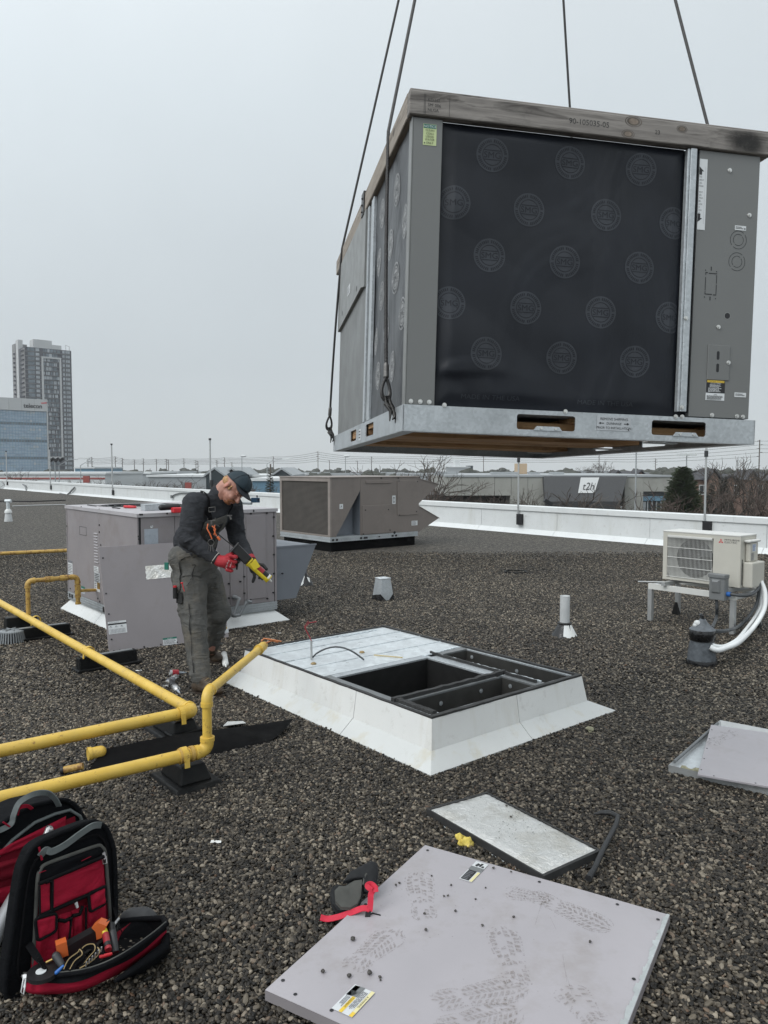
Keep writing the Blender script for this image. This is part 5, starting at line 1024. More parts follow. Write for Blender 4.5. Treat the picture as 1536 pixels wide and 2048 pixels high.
c_ = G(609, 1171); t_ = thing('roof_penetration', 'small black and white painted cone flashing beside the grey hood of the old unit', 'roof vent', c_, W)
b = MB(); b.lathe([(.125, 0), (.10, .06), (.035, .16), (.03, .20), (0, .2)], c_, 14); b.build('cone', M['tar_black'], t_)
b = MB(); b.add([c_ + Vector((x, y, z)) for x, y, z in ((-.10, -.075, .012), (-.02, -.125, .02), (.03, -.07, .09), (.085, -.07, .05), (.07, -.04, .11), (-.01, -.05, .145), (-.05, -.05, .13))], [(0, 1, 2, 5, 6), (2, 3, 4, 5)]); b.build('white_paint_patch', M['flashing_clean'], t_)
c_ = G(17, 1043); t_ = thing('gooseneck_vent', 'white and grey bent vent far back at the left edge of the roof', 'roof vent', c_, W)
b = MB(); b.lathe([(.115, 0), (.10, .12), (.085, .24)], c_, 14); b.build('base', M['grey_pvc_pipe'], t_); b = MB(); b.lathe([(.10, .25), (.10, .31), (.06, .36), (.05, .37)], c_, 14); b.build('collar', M['flashing_clean'], t_); b = MB(); b.cyl(c_ + Vector((0, 0, .33)), c_ + Vector((0, 0, .60)), .05, n=12); b.cyl(c_ + Vector((-.08, 0, .60)), c_ + Vector((.09, 0, .60)), .055, n=12); b.build('neck', M['galv_sheet'], t_); b = MB(); b.cyl(c_ + Vector((-.081, 0, .60)), c_ + Vector((-.10, 0, .60)), .05, n=12); b.build('mouth', M['ink_black'], t_)
c_ = G(1031, 1144, .01); b = MB();
for k_ in range(2): b.tube([c_ + Vector(((.155 + .012 * k_) * math.cos(a) + .01 * math.sin(3 * a), (.155 - .01 * k_) * math.sin(a), .008 * k_)) for a in [2 * math.pi * i / 30 for i in range(31)]], .009, 5, False)
tag(b.build('cable_coil', M['black_plastic']), 'thin black cable ring lying on the gravel in front of the parapet', 'cable')
for (pts, lab, mt, r_) in (([(-30, 1003), (12, 1002), (60, 1003), (100, 1001.5), (131, 1000.5)], 'black cable crossing the gravel behind the old unit', 'screw_dark', .03), ([(25, 1012), (70, 1010.5), (131, 1009)], 'pale cable crossing the gravel behind the old unit', 'grey_pvc_pipe', .018)):
 b = MB(); b.tube([G(x, y, .02) for x, y in pts], r_, 5); tag(b.build('roof_cable', M[mt]), lab, 'cable')
for i, (pts, lab) in enumerate((([(46, 969), (51, 972), (52, 978), (53, 981)], 'curved grey conduit over the parapet, leftmost of the two'), ([(149, 975), (144, 980), (140, 985), (134, 990), (120, 987)], 'curved grey conduit over the parapet, just left of the old unit'))):
 b = MB(); b.tube([vP(x, y, PV + (.02 if k_ else .05)) for k_, (x, y) in enumerate(pts)], .05, 6); tag(b.build('parapet_conduit', M['galv_dark'], None, FB), lab, 'conduit')
b = MB(); b.tube([vP(x, y, PV + .07) for x, y in ((390, 986), (360, 986), (350, 989), (345, 992))], .03, 6); p = vP(344, 993, PV + .07); b.box(p.x - .05, p.x + .02, p.y - .07, p.y + .07, p.z - .08, p.z + .06); tag(b.build('parapet_conduit', M['galv_dark'], None, FB), 'thin conduit with a small box on the parapet behind the worker', 'conduit')
# mini split on its stand
mv0, mu1, mu0 = 7.26, 4.30, 3.46
A_ = vP(1327, 1064, mv0); B2 = vP(1482, 1073, mv0); C2 = vP(1325, 1157, mv0)
mz1 = (A_.z + B2.z) / 2; mz0 = C2.z; mu1 = A_.y; mu0 = B2.y; md = .32
ms = thing('outdoor_unit', 'beige wall type outdoor air conditioner on a white metal stand, round fan grille', 'air conditioner', (mv0 + md / 2, (mu0 + mu1) / 2, mz0), FB)
def T_(name, mat, b, **k): return b.build(name, M[mat], k.pop('parent', ms), **k)
W_, H_ = mu1 - mu0, mz1 - mz0
FT = frame_of((mv0, mu1, mz0), (0, -1, 0), (0, 0, 1))
fx = lambda px, py: (mu1 - vP(px, py, mv0).y, vP(px, py, mv0).z - mz0)
gx0, _ = fx(1334, 1120); gx1, _ = fx(1426, 1120); gy0 = .05 * H_; gy1 = H_ * .93
b = MB(FT); hole = (gx0, gx1, gy0, gy1)
for r in ((0, gx0, 0, H_), (gx1, W_, 0, H_), (gx0, gx1, 0, gy0), (gx0, gx1, gy1, H_)): b.box(r[0], r[1], r[2], r[3], -.02, 0)
T_('front_panel', 'split_beige', b, merge=1e-4)
b = MB(FT); b.box(0, W_, 0, H_, -md, -md + .004); b.box(0, .004, 0, H_, -md + .004, -.0201); b.box(W_ - .004, W_, 0, H_, -md + .004, -.0201); b.box(0.004, W_ - .004, 0, .004, -md + .004, -.0201); T_('side_panels', 'split_beige', b)
b = MB(FT); b.box(-.004, W_ + .004, H_, H_ + .014, -md - .003, .004); T_('top_cover', 'split_beige_top', b, bevel=.004, seg=2)
fcx, fcy = fx(1388, 1115); fr = min((gx1 - gx0), (gy1 - gy0)) * .455; fcx = gx0 + (gx1 - gx0) * .57; fcy = (gy0 + gy1) / 2 - .005
b = MB(FT); n = 36
ring = [(fcx + fr * math.cos(2 * math.pi * i / n), fcy + fr * math.sin(2 * math.pi * i / n)) for i in range(n)]
rc = []
for x, y in ring:
 dx, dy = x - fcx, y - fcy; k = min(((gx1 if dx > 0 else gx0) - fcx) / dx if abs(dx) > 1e-6 else 1e9, ((gy1 if dy > 0 else gy0) - fcy) / dy if abs(dy) > 1e-6 else 1e9); rc.append((fcx + dx * k, fcy + dy * k))
b.add([(x, y, -.045) for x, y in ring] + [(x, y, -.018) for x, y in rc], [(i, n + i, n + (i + 1) % n, (i + 1) % n) for i in range(n)], True); T_('bell_mouth', 'split_inner', b)
b = MB(FT); b.box(gx0 - .01, gx1 + .01, gy0 - .005, gy1 + .005, -.14, -.13); b.lathe([(fr, 0), (fr, -.09)], (fcx, fcy, -.045), n); T_('coil_behind', 'split_dark', b)
b = MB(FT); b.cyl((fcx, fcy, -.12), (fcx, fcy, -.06), .045, n=16); T_('fan_hub', 'split_dark', b)
for i in range(3):
 a = i * 2.094 + .4; b = MB(FT); b.add([(fcx + rr_ * math.cos(a + dt), fcy + rr_ * math.sin(a + dt), -.07 - dz) for rr_, dt, dz in ((.04, 0, 0), (fr * .93, -.25, -.005), (fr * .95, .75, .045), (.045, .9, .03))], [(0, 1, 2, 3)]); T_('fan_blade', 'dark_plastic', b)
nb = 34
for i in range(nb + 1): x = gx0 + .012 + (gx1 - gx0 - .024) * i / nb; b = MB(FT); b.box(x - .0014, x + .0014, gy0 + .01, gy1 - .012, .001, .0045); T_('grille_bar', 'split_beige_top', b)
for i in range(5): y = gy0 + .012 + (gy1 - gy0 - .03) * i / 4; b = MB(FT); b.box(gx0 + .005, gx1 - .005, y - .003, y + .003, .0047, .010); T_('grille_rail', 'split_beige_top', b)
b = MB(FT); b.box(gx0 + .008, gx1 - .008, gy1 - .016, gy1 + .004, .003, .014); T_('grille_top', 'split_beige_top', b, bevel=.002)
lx, ly = fx(1442, 1082); b = MB(FT); s_ = .013
def rhomb(cx, cy, ang): c_, s2 = math.cos(ang), math.sin(ang); return [(cx + c_ * x - s2 * y, cy + s2 * x + c_ * y) for x, y in ((0, 0), (.62 * s_, -s_ * 1.05), (0, -s_ * 2.1), (-.62 * s_, -s_ * 1.05))]
for a in (math.pi, math.pi / 3, -math.pi / 3): b.add([(x, y, .0012) for x, y in rhomb(lx, ly - .004, a)], [(0, 1, 2, 3)])
T_('emblem', 'ink_red', b)
lx2, ly2 = fx(1449, 1082); b = MB(FT)
for tx, yy in (('MITSUBISHI', .004), ('ELECTRIC', -.020)): v2, fs = text_mesh(tx, .026); b.add([(lx2 + x * 1.12, ly2 + yy + y, .0012) for x, y in v2], fs)
T_('lettering', 'ink_black', b)
b = MB(); c_ = Vector((mv0 + .05, mu0, mz0))
def sc_(v0, v1, z0, z1, t): return b.box(mv0 + v0, mv0 + v1, mu0 - t, mu0 - .001, mz0 + z0, mz0 + z1)
sc_(.05, .31, .0, H_ * .50, .095); T_('service_cover', 'split_beige', b, bevel=.012, seg=2); b = MB(); sc_(.09, .26, H_ * .501, H_ * .88, .05); up2 = T_('valve_cover', 'split_beige', b, bevel=.012, seg=2)
b = MB(); sc_(.06, .28, H_ * .885, H_ * .93, .065); T_('handle_lip', 'split_beige_top', b, bevel=.006)
b = MB()
for i in range(9): z_ = H_ * (.53 + .017 * i); b.box(mv0 + .11, mv0 + .17, mu0 - .0515, mu0 - .0503, mz0 + z_, mz0 + z_ + .004)
b.build('vent_slots', M['ink_grey'], ms); sticker('spec_sticker', ms, frame_of((mv0 + .13, mu0 - .0508, mz0 + H_ * .70), (1, 0, 0), (0, 0, 1)), .08, .075, [('l', 'ink_blue', .006, .006, .07, .07, 5)])
b = MB(); b.bar((mv0 + .035, mu0 - .002, mz0 + .02), (mv0 + .035, mu0 - .002, mz0 + H_ * .55), .006, .006); T_('seam', 'ink_black', b)
sz = mz0 - .03
st_ = thing('metal_stand', 'white metal stand with four legs carrying the beige outdoor unit', 'stand', (mv0 + .2, (mu0 + mu1) / 2, 0), FB)
def Z_(name, mat, b): return b.build(name, M[mat], st_)
q0, q1 = mu1 + .09, mu0 - .02; w0, w1 = mv0 - .10, mv0 + .44
for (v_, nm) in ((w0, 'rail'), (w1, 'rail')): b = MB(); b.box(v_ - .02, v_ + .02, q1, q0, sz - .075, sz - .02); Z_(nm, 'split_beige_top', b)
for u_ in (q0 - .02, q1 + .02): b = MB(); b.box(w0 + .021, w1 - .021, u_ - .02, u_ + .02, sz - .07, sz - .03); Z_('cross_rail', 'alu', b)
for u_ in (mu1 - .10, mu0 + .09): b = MB(); b.box(w0 - .06, w1 + .08, u_ - .02, u_ + .02, sz - .0195, sz + .018); Z_('bearer', 'alu', b)
for u_ in (q0 - .02, q1 + .03):
 for v_ in (w0, w1): b = MB(); b.box(v_ - .022, v_ - .017, u_ - .022, u_ + .022, 0, sz - .0755); b.box(v_ - .0165, v_ + .022, u_ - .022, u_ - .017, 0, sz - .0755); Z_('leg', 'alu', b)
b = MB(); b.cyl((w0 - .05, q0 + .1, sz - .01), (w0 + .3, q0 - .35, sz + .0), .008, n=6); Z_('loose_rod', 'alu', b)
for u_ in (q0 - .02, q1 + .03): b = MB(); b.hex([(w1 - .06, u_ - .04, 0), (w1 + .0, u_ - .04, 0), (w1 + .0, u_ + .04, 0), (w1 - .06, u_ + .04, 0), (w1 - .04, u_ - .01, .14), (w1 - .03, u_ - .01, .14), (w1 - .03, u_ + .01, .14), (w1 - .04, u_ + .01, .14)]); Z_('foot_bracket', 'black_plastic', b)
bx = vP(1426, 1196, w0 - .03); bx1 = vP(1458, 1150, w0 - .03); db = thing('disconnect_box', 'grey electrical disconnect box fixed to the front of the stand', 'electrical box', (w0 - .08, (bx.y + bx1.y) / 2, bx.z), FB)
BT = frame_of((w0 - .028, bx.y, bx.z), (0, -1, 0), (0, 0, 1)); bw, bh = bx.y - bx1.y, bx1.z - bx.z
b = MB(BT); b.box(0, bw, 0, bh, 0, .085); b.build('box', M['box_grey'], db, bevel=.005, seg=2); b = MB(BT); b.box(-.006, bw + .006, bh - .03, bh + .006, .0, .095); b.build('lid_lip', M['box_grey'], db, bevel=.004)
b = MB(BT); b.hex([(bw * .16, bh * .28, .0852), (bw * .74, bh * .28, .0852), (bw * .74, bh * .84, .0852), (bw * .16, bh * .84, .0852), (bw * .2, bh * .31, .100), (bw * .70, bh * .31, .100), (bw * .60, bh * .74, .115), (bw * .30, bh * .74, .115)]); b.build('switch_cover', M['box_grey'], db, bevel=.003)
def hose(name, label, pts, r, mat, cat='conduit', sm=6):
 P_ = [Vector(p) for p in pts]; out = []
 for i in range(len(P_) - 1):
  p0, p1, p2, p3 = P_[max(i - 1, 0)], P_[i], P_[i + 1], P_[min(i + 2, len(P_) - 1)]
  for k in range(sm): t = k / sm; out.append(.5 * (2 * p1 + (p2 - p0) * t + (2 * p0 - 5 * p1 + 4 * p2 - p3) * t * t + (3 * p1 - p0 - 3 * p2 + p3) * t ** 3))
 out.append(P_[-1]); b = MB(); b.tube(out, r, 10); return tag(b.build(name, M[mat], None, FB), label, cat)
mb_ = lambda px, py, v: vP(px, py, v)
pk = GB(1403, 1335, 0); pv = pk.x
hose('conduit', 'dark grey conduit dropping from the bottom of the disconnect box', [mb_(1433, 1196, w0 - .07), mb_(1434, 1215, w0 - .08), mb_(1432, 1238, w0 - .12), mb_(1424, 1256, pv + .25)], .015, 'conduit_grey')
hose('conduit', 'dark conduit looping from the blue fitting up behind the beige unit', [mb_(1459, 1188, w0 - .06), mb_(1480, 1191, w0 - .03), mb_(1500, 1190, w0 + .05), mb_(1514, 1180, mv0 + .15), mb_(1519, 1168, mv0 + .22), mb_(1513, 1145, mv0 + .28)], .0145, 'conduit_grey')
b = MB(); p = mb_(1454, 1188, w0 - .06); b.cyl(p + Vector((0, .02, 0)), p - Vector((0, .035, .0)), .022, n=10); tag(b.build('cable_gland', M['ink_blue'], None, FB), 'blue conduit fitting on the right side of the grey disconnect box', 'fitting')
hose('conduit', 'long dark conduit curving from behind the beige unit down to the black pocket', [mb_(1514, 1150, mv0 + .30), mb_(1518, 1175, mv0 + .26), mb_(1514, 1205, mv0 + .2), mb_(1499, 1232, mv0 + .05), mb_(1478, 1252, mv0 - .1), mb_(1450, 1262, pv + .35), mb_(1422, 1261, pv + .12)], .0155, 'conduit_grey')
hose('line_set', 'thick white insulated pipe curving from the beige unit to the black pocket', [mb_(1522, 1163, mv0 + .26), mb_(1530, 1185, mv0 + .24), mb_(1529, 1215, mv0 + .18), mb_(1516, 1242, mv0 + .02), mb_(1498, 1265, mv0 - .2), mb_(1476, 1285, pv + .36), mb_(1450, 1296, pv + .17), mb_(1434, 1300, pv + .08), mb_(1420, 1294, pv + .05)], .022, 'line_white', 'insulated pipe')
hose('line_set', 'thinner white insulated pipe running just inside the thick one', [mb_(1520, 1165, mv0 + .30), mb_(1522, 1190, mv0 + .27), mb_(1520, 1215, mv0 + .23), mb_(1506, 1240, mv0 + .08), mb_(1490, 1261, mv0 - .15), mb_(1472, 1281, pv + .40), mb_(1446, 1293, pv + .20), mb_(1424, 1290, pv + .08)], .016, 'line_white', 'insulated pipe')
wc = FB @ pk; wc = G(1403, 1329, 0); pp_ = thing('pitch_pocket', 'black and grey tar coated roof pocket with pipes sticking out of its top', 'roof penetration', wc, W)
b = MB(); b.lathe([(.118, 0), (.108, .10), (.095, .19), (.088, .235)], wc, 20, sx=1.0, sy=.9); b.build('body', M['tar_grey'], pp_)
b = MB(); b.lathe([(.122, 0), (.121, .03), (.116, .045)], wc, 20, sx=1.02, sy=.92); b.lathe([(.094, .20), (.098, .21), (.102, .255), (.098, .29), (.09, .295)], wc, 20); b.build('tar_bands', M['tar_black'], pp_)
b = MB(); b.lathe([(.101, .289), (.07, .315), (.04, .345), (.022, .375), (0, .38)], wc, 20); b.build('sealed_top', M['tar_grey'], pp_)
for (dx, px_, mt, r_) in ((.0, ((1407, 1258), (1406, 1245), (1403, 1232), (1401, 1228)), 'conduit_grey', .013), (.012, ((1411, 1259), (1408, 1244), (1405, 1231)), 'ink_black', .011), (-.01, ((1413, 1270), (1410, 1258)), 'line_white', .014)):
 b = MB(); b.tube([D(x, y, wc.y - dx) for x, y in px_], r_, 8); b.build('pipe_end', M[mt], pp_)
b = MB(); c_ = D(1395, 1247, wc.y); b.ell(c_, (.03, .03, .028), 12); b.ell(c_ + Vector((-.018, 0, -.015)), (.02, .025, .02), 10); b.build('foam_blob', M['flashing_clean'], pp_)
# masts on the parapet
for (px, pty, pby, lab) in ((14, 903, 966, 'thin mast on the parapet, leftmost at the photo edge'), (101, 898, 974, 'thin mast on the parapet before the glass office block'), (225, 889, 984, 'grey mast on the parapet right of the dark tower'), (421, 879, 965, 'tall grey mast on the parapet behind the worker cap'), (1036, 880, 1036, 'grey mast on the parapet left of the black canopy'), (1409, 880, 1052, 'grey mast on the parapet right of the spruce')):
 B_p = vP(px, pby, PV + .07); tz = vP(px, pty, PV + .07).z + (.25 if pty == 880 else 0); sc1 = max(.02, .0012 * (B_p.y + 6)); sc1 = .021 if px > 800 else .034
 t = thing('mast', lab, 'mast', (B_p.x, B_p.y, B_p.z - .1), FB, 'masts along the parapet'); b = MB(); b.cyl((B_p.x, B_p.y, B_p.z), (B_p.x, B_p.y, tz), sc1, n=8); b.build('pole', M['alu'], t)
 b = MB(); b.box(B_p.x - .03, B_p.x + .05, B_p.y - .13, B_p.y + .03, B_p.z - .16, B_p.z + .10); b.build('bracket', M['ink_black'], t)
 b = MB(); b.cyl((B_p.x, B_p.y, tz - .03), (B_p.x, B_p.y, tz + .05), sc1 * 1.6, n=8)
 if px > 800: zz = B_p.z + 1.35; b.cyl((B_p.x, B_p.y, zz), (B_p.x, B_p.y, zz + .12), sc1 * 1.8, n=8)
 b.build('coupler', M['dark_plastic'], t)
# big mauve panel on the ground
def flat_panel(name, label, p0, px_, py_, hgt, th, mat, lipmat=None, frame=W, lip=.02, cat='metal panel'):
 """p0 corner, px_ and py_ the two neighbours (world); a shallow tray lying face up"""
 T = frame_of(p0, px_ - p0, py_ - p0); w = (px_ - p0).length; h = (py_ - p0).length
 t = thing(name, label, cat, (p0 + px_ + py_ + (px_ + py_ - p0)) / 4 - Vector((0, 0, hgt)), frame)
 return t, T, w, h
def PX(T, px, py, z=0.0):
 I = T.inverted(); o = I @ EYEV; d = I.to_3x3() @ ray(px, py); t = (z - o.z) / d.z; q = o + d * t; return q.x, q.y
hz = .045
n0, n1, n2 = G(850, 1690, hz), G(540, 1975, hz), G(1340, 1830, hz)
bp, T, pw, ph = flat_panel('removed_panel', 'large mauve metal panel lying on the gravel, covered in muddy boot prints', n0, n2, n1, hz, .02, 'old')
T = frame_of(n0, n2 - n0, n0 + (n1 - n0) - n0);
xx = (n2 - n0).normalized(); zz_ = Vector((0, 0, 1)); yy = xx.cross(zz_) ; T = frame_of(n0, xx, zz_.cross(xx));
pw = (n2 - n0).length; ph = (n1 - n0).dot(-(zz_.cross(xx)))
ph = max(ph, 1.02)
simple('panel_face', (.385, .365, .385), .42, var=.05, vs_=3, dirt=(.26, .23, .21), dirt_amt=.45, dirt_s=5, bump=.04, bs=300)
b = MB(T); b.grid(lambda i, j: (pw * i, -ph * (1 - j), .0015 * mnoise.noise(Vector((i * 3, j * 3, 0)))), 30, 30); b.build('face', M['panel_face'], bp)
b = MB(T)
for (x0, x1, y0, y1) in ((0, pw, -.002, .0), (0, .002, -ph, -.002), (pw - .002, pw, -ph, -.002), (.002, pw - .002, -ph, -ph + .002)): b.box(x0, x1, y0, y1, -.032, -.0004)
b.build('folded_edge', M['old_mauve'], bp)
b = MB(T); b.add([(0.0, -ph, .0002), (.0, 0, .0002), (-.006, 0, -.012), (-.006, -ph, -.012)], [(0, 1, 2, 3)]); b.build('left_bevel', M['old_mauve_top'], bp)
rr = random.Random(8); b = MB(T)
for i in range(46):
 y = -ph + ph * i / 46; wd = .012 + .010 * rr.random(); b.add([(pw - wd, y, .0016), (pw - .001, y, .0016), (pw - .001, y + ph / 46, .0016), (pw - wd * (.8 + .4 * rr.random()), y + ph / 46, .0016)], [(0, 1, 2, 3)])
b.build('worn_edge', M['galv_panel'], bp)
for (x, y) in [(.03, -.035), (.02, -ph + .06), (.02, -ph * .48), (.09, -ph + .03), (.22, -ph + .03), (.36, -ph + .03)] + [(pw * f, -.03) for f in (.27, .52, .82)] + [(pw - .03, -ph * f) for f in (.05, .4, .75)]:
 b = MB(T); n = 10; b.add([(x + .0062 * math.cos(2 * math.pi * i / n), y + .0062 * math.sin(2 * math.pi * i / n), .0019) for i in range(n)], [tuple(range(n))]); b.build('screw_hole', M['ink_black'], bp)
def lab_frame(q0, q1, q2):
 a = Vector((*PX(T, *q0), 0)); x = Vector((*PX(T, *q1), 0)); y = Vector((*PX(T, *q2), 0)); f = frame_of(a, x - a, y - a); f.translation.z += .0022
 w, h = (x - a).length, (y - a).length
 if f.to_3x3().col[2].z < 0: pass
 return T @ f, w, h
LT, lw, lh = lab_frame((710, 1970), (663, 2018), (751, 1986))
sticker('warning_sticker', bp, LT, lw, lh, [('r', 'ink_cream', 0, lh * .84, lw, lh), ('r', 'ink_yellow', lw * .84, lh * .84, lw, lh), ('t', 'ink_black', 'A WARNING', lw * .22, lh * .865, lh * .13), ('r', 'ink_yellow', lw * .4, lh * .34, lw, lh * .50), ('t', 'ink_black', 'TISSEMENT', lw * .42, lh * .36, lh * .14),
 ('r', 'ink_grey', 0, lh * .83, lw, lh * .835), ('l', 'ink_grey', lw * .12, lh * .54, lw * .86, lh * .80, 4), ('l', 'ink_grey', lw * .45, lh * .08, lw * .85, lh * .30, 3)])
b = MB(T); q = [PX(T, *p) for p in ((692, 1991), (711, 1973), (731, 1979), (714, 1997))]; b.add([(x, y, .0042) for x, y in q], [(0, 1, 2, 3)]); b.add([(x, y, .0042) for x, y in q], [(3, 2, 1, 0)]); b.build('torn_patch', M['box_grey'], bp)
LT, lw, lh = lab_frame((918, 1758), (943, 1766), (955, 1724));
sticker('torn_sticker', bp, LT, (Vector((*PX(T, 943, 1766), 0)) - Vector((*PX(T, 918, 1758), 0))).length, lh, [('r', 'ink_black', .004, .004, lw * .72, lh * .52), ('l', 'ink_grey', .007, .008, lw * .62, lh * .48, 6), ('r', 'ink_cream', lw * .8, .002, lw, lh * .5), ('r', 'box_grey', 0, lh * .52, lw, lh * .72), ('p', 'ink_black', [(lw * .2, lh * .78), (lw * .4, lh * .74), (lw * .5, lh * .88), (lw * .3, lh * .92)]), ('p', 'ink_black', [(lw * .5, lh * .78), (lw * .66, lh * .76), (lw * .7, lh * .95), (lw * .52, lh * .93)]), ('p', 'ink_black', [(lw * .74, lh * .74), (lw * .92, lh * .76), (lw * .88, lh * .84), (lw * .72, lh * .82)])])
def bootprint(toe, heel, seed, part=1.0, wide=.052, tread=0):
 a = Vector((*PX(T, *heel), 0)); t_ = Vector((*PX(T, *toe), 0)); L = (t_ - a).length; f = frame_of(a, t_ - a, Vector((-(t_ - a).y, (t_ - a).x, 0))); f.translation.z = .0020 + .0002 * seed; rr = random.Random(seed); b = MB(T @ f)
 def half(x):
  x /= L
  if x < .28: return wide * .78 * math.sqrt(max(0, 1 - ((x - .15) / .17) ** 4))
  return wide * (.62 + .42 * math.sin((x - .25) * 2.3)) * math.sqrt(max(0, 1 - max(0, (x - .72) / .29) ** 2.6))
 nx = 15
 for i in range(nx):
  x0 = L * (i + .12) / nx; x1 = L * (i + .80) / nx; hw = min(half(x0), half(x1))
  if hw < .01: continue
  if .27 < (x0 + x1) / 2 / L < .33: continue
  ny = 4
  for j in range(ny):
   if rr.random() > part: continue
   y0 = -hw + 2 * hw * (j + .10) / ny; y1 = -hw + 2 * hw * (j + .86) / ny; sk = .012 * (1 if j in (0, 1) else -1) * (1 if tread else .5)
   pts = [(x0, y0), (x1, y0 + .001), (x1 + sk, y1), (x0 + sk, y1 - .001)]
   b.add([(x + rr.uniform(-.0015, .0015), y + rr.uniform(-.0015, .0015), 0) for x, y in pts], [(0, 1, 2, 3)])
 m = 40
 for i in range(m):
  for sgn in (1, -1):
   if rr.random() > part * .8: continue
   x0, x1 = L * i / m, L * (i + .7) / m
   if min(half(x0), half(x1)) < .008: continue
   b.add([(x0, sgn * half(x0), 0), (x1, sgn * half(x1), 0), (x1, sgn * (half(x1) + .005), 0), (x0, sgn * (half(x0) + .005), 0)], [(0, 1, 2, 3)] if sgn > 0 else [(3, 2, 1, 0)])
 return b.build('boot_print', M['mud'], bp)
bootprint((836, 1745), (850, 1840), 1, .75); bootprint((1222, 1860), (1065, 1790), 2, 1.0, tread=1); bootprint((1010, 1784), (1100, 1800), 3, .8, .04); bootprint((1000, 1855), (1040, 1975), 4, .75)
bootprint((1050, 1975), (870, 2005), 5, 1.0, tread=1); bootprint((795, 1862), (700, 1940), 6, .8, tread=1); bootprint((1040, 2020), (880, 2060), 7, .95, tread=1); bootprint((1130, 1975), (1195, 2050), 8, .6)
b = MB(T); rr = random.Random(3)
for (c_, sp, n_) in (((840, 1862), 24, 10), ((790, 1800), 40, 26), ((1120, 1820), 30, 12), ((1000, 2010), 60, 40), ((900, 1800), 120, 20)):
 for i in range(n_):
  x, y = PX(T, c_[0] + rr.gauss(0, sp), c_[1] + rr.gauss(0, sp * .5)); r_ = rr.uniform(.001, .0028)
  if 0 < x < pw and -ph < y < 0: b.add([(x + r_ * math.cos(k), y + r_ * math.sin(k), .0019) for k in (0, 1.2, 2.5, 3.7, 5)], [tuple(range(5))])
for (q0, q1) in (((1125, 1910), (1133, 1965)), ((1125, 1925), (1150, 2010)), ((1085, 1800), (1070, 1850)), ((1100, 1835), (1112, 1860))):
 a = PX(T, *q0); c_ = PX(T, *q1); b.add([(a[0], a[1], .0019), (a[0] + .0012, a[1], .0019), (c_[0] + .0012, c_[1], .0019), (c_[0], c_[1], .0019)], [(0, 1, 2, 3)])
b.build('mud_specks', M['mud'], bp)
stones = ((799, 1768, 1), (792, 1772, 1), (863, 1753, .8), (902, 1772, .9), (888, 1794, .9), (896, 1793, .9), (911, 1824, 1.1), (951, 1800, .8), (971, 1777, .8), (965, 1853, 1), (849, 1829, 1), (852, 1862, 1.2), (1027, 1836, 1), (1180, 1886, 1.1), (987, 1738, 1.1), (706, 1882, 1.8), (646, 1946, 1.5), (698, 1955, 1.5), (739, 1950, 1.8), (760, 1957, 1.1), (761, 1962, .7), (1022, 1745, .8))
pb_proto = None
STN = ['beside the upper heel print, higher', 'beside the upper heel print, lower', "right of the upper heel print's toe, alone", "left of the torn label's pair, highest", 'in the close pair below the torn label, left', 'in the close pair below the torn label, right', 'below the torn label pair, midway to the middle print', 'right of the close pair, mid panel', 'furthest right of the row near the torn label', "just left of the long middle print's toe", 'on the heel of the upper left print', 'below the heel of the upper left print', 'left of the long right hand print', 'far right, pale, below the long print', "by the torn label's right corner", 'large, by the left edge, highest of the left group', 'large, lowest left near the edge', 'left of the pair above the warning label', 'largest, right of the pair above the warning label', 'small, furthest right above the warning label', 'tiny, touching the small one above the warning label', 'small, on the far edge right of the torn label']
for i, (px, py, s_) in enumerate(stones):
 x, y = PX(T, px, py); c_ = T @ Vector((x, y, .0048 * s_))
 if pb_proto is None:
  b = MB(); b.ell((0, 0, 0), (.0062, .0050, .0042), 8)
  for v in b.bm.verts: v.co *= 1 + .3 * mnoise.noise(v.co * 300)
  pb_proto = b.build('loose_stone', M['pebble_single'], None, W, org=(0, 0, 0)); o = pb_proto
 else: o = pb_proto.copy(); COL.objects.link(o)
 o.location = c_; o.scale = (s_ * .85,) * 3; o.rotation_euler = (.3 * math.sin(i), .2 * math.cos(i * 2), i * 1.3)
 tag(o, 'stone on the mauve panel, ' + STN[i], 'stone', 'stones scattered on the mauve panel')
# foil faced panel
hz2 = .04
f0, f1, f2, f3 = G(973, 1583, hz2), G(853, 1617, hz2), G(1088, 1752, hz2), G(1203, 1700, hz2)
fp_ = thing('insulated_panel', 'removed panel with silver foil insulation facing up, above the big mauve panel', 'metal panel', (f0 + f2) / 2 - Vector((0, 0, hz2)), W)
ff = lambda i, j: f1.lerp(f2, i).lerp(f0.lerp(f3, i), j)
def foilz(i, j): e_ = min(i, 1 - i, j, 1 - j); w_ = .010 * min(1, e_ / .08) + (.003 * mnoise.noise(Vector((i * 40, j * 14, 0))) if e_ < .12 else .0012 * mnoise.noise(Vector((i * 8, j * 6, 2)))); return ff(.012 + .976 * i, .025 + .95 * j) + Vector((0, 0, w_ - .006))
b = MB(); b.grid(foilz, 60, 30); b.build('foil', M['foil'], fp_)
b = MB()
for a, c_ in ((f1, f2), (f2, f3), (f3, f0), (f0, f1)):
 mid = (f0 + f2) / 2; ia = a + (mid - a).normalized() * .016; ic = c_ + (mid - c_).normalized() * .016; dn = Vector((0, 0, -.030))
 b.add([a, c_, ic, ia], [(0, 1, 2, 3)]); b.add([a, c_, c_ + dn, a + dn], [(3, 2, 1, 0)]); b.add([ia, ic, ic + Vector((0, 0, -.006)), ia + Vector((0, 0, -.006))], [(0, 1, 2, 3)])
b.build('steel_frame', M['gasket'], fp_)
b = MB(); dn = Vector((0, 0, -.031)); mid = (f0 + f2) / 2
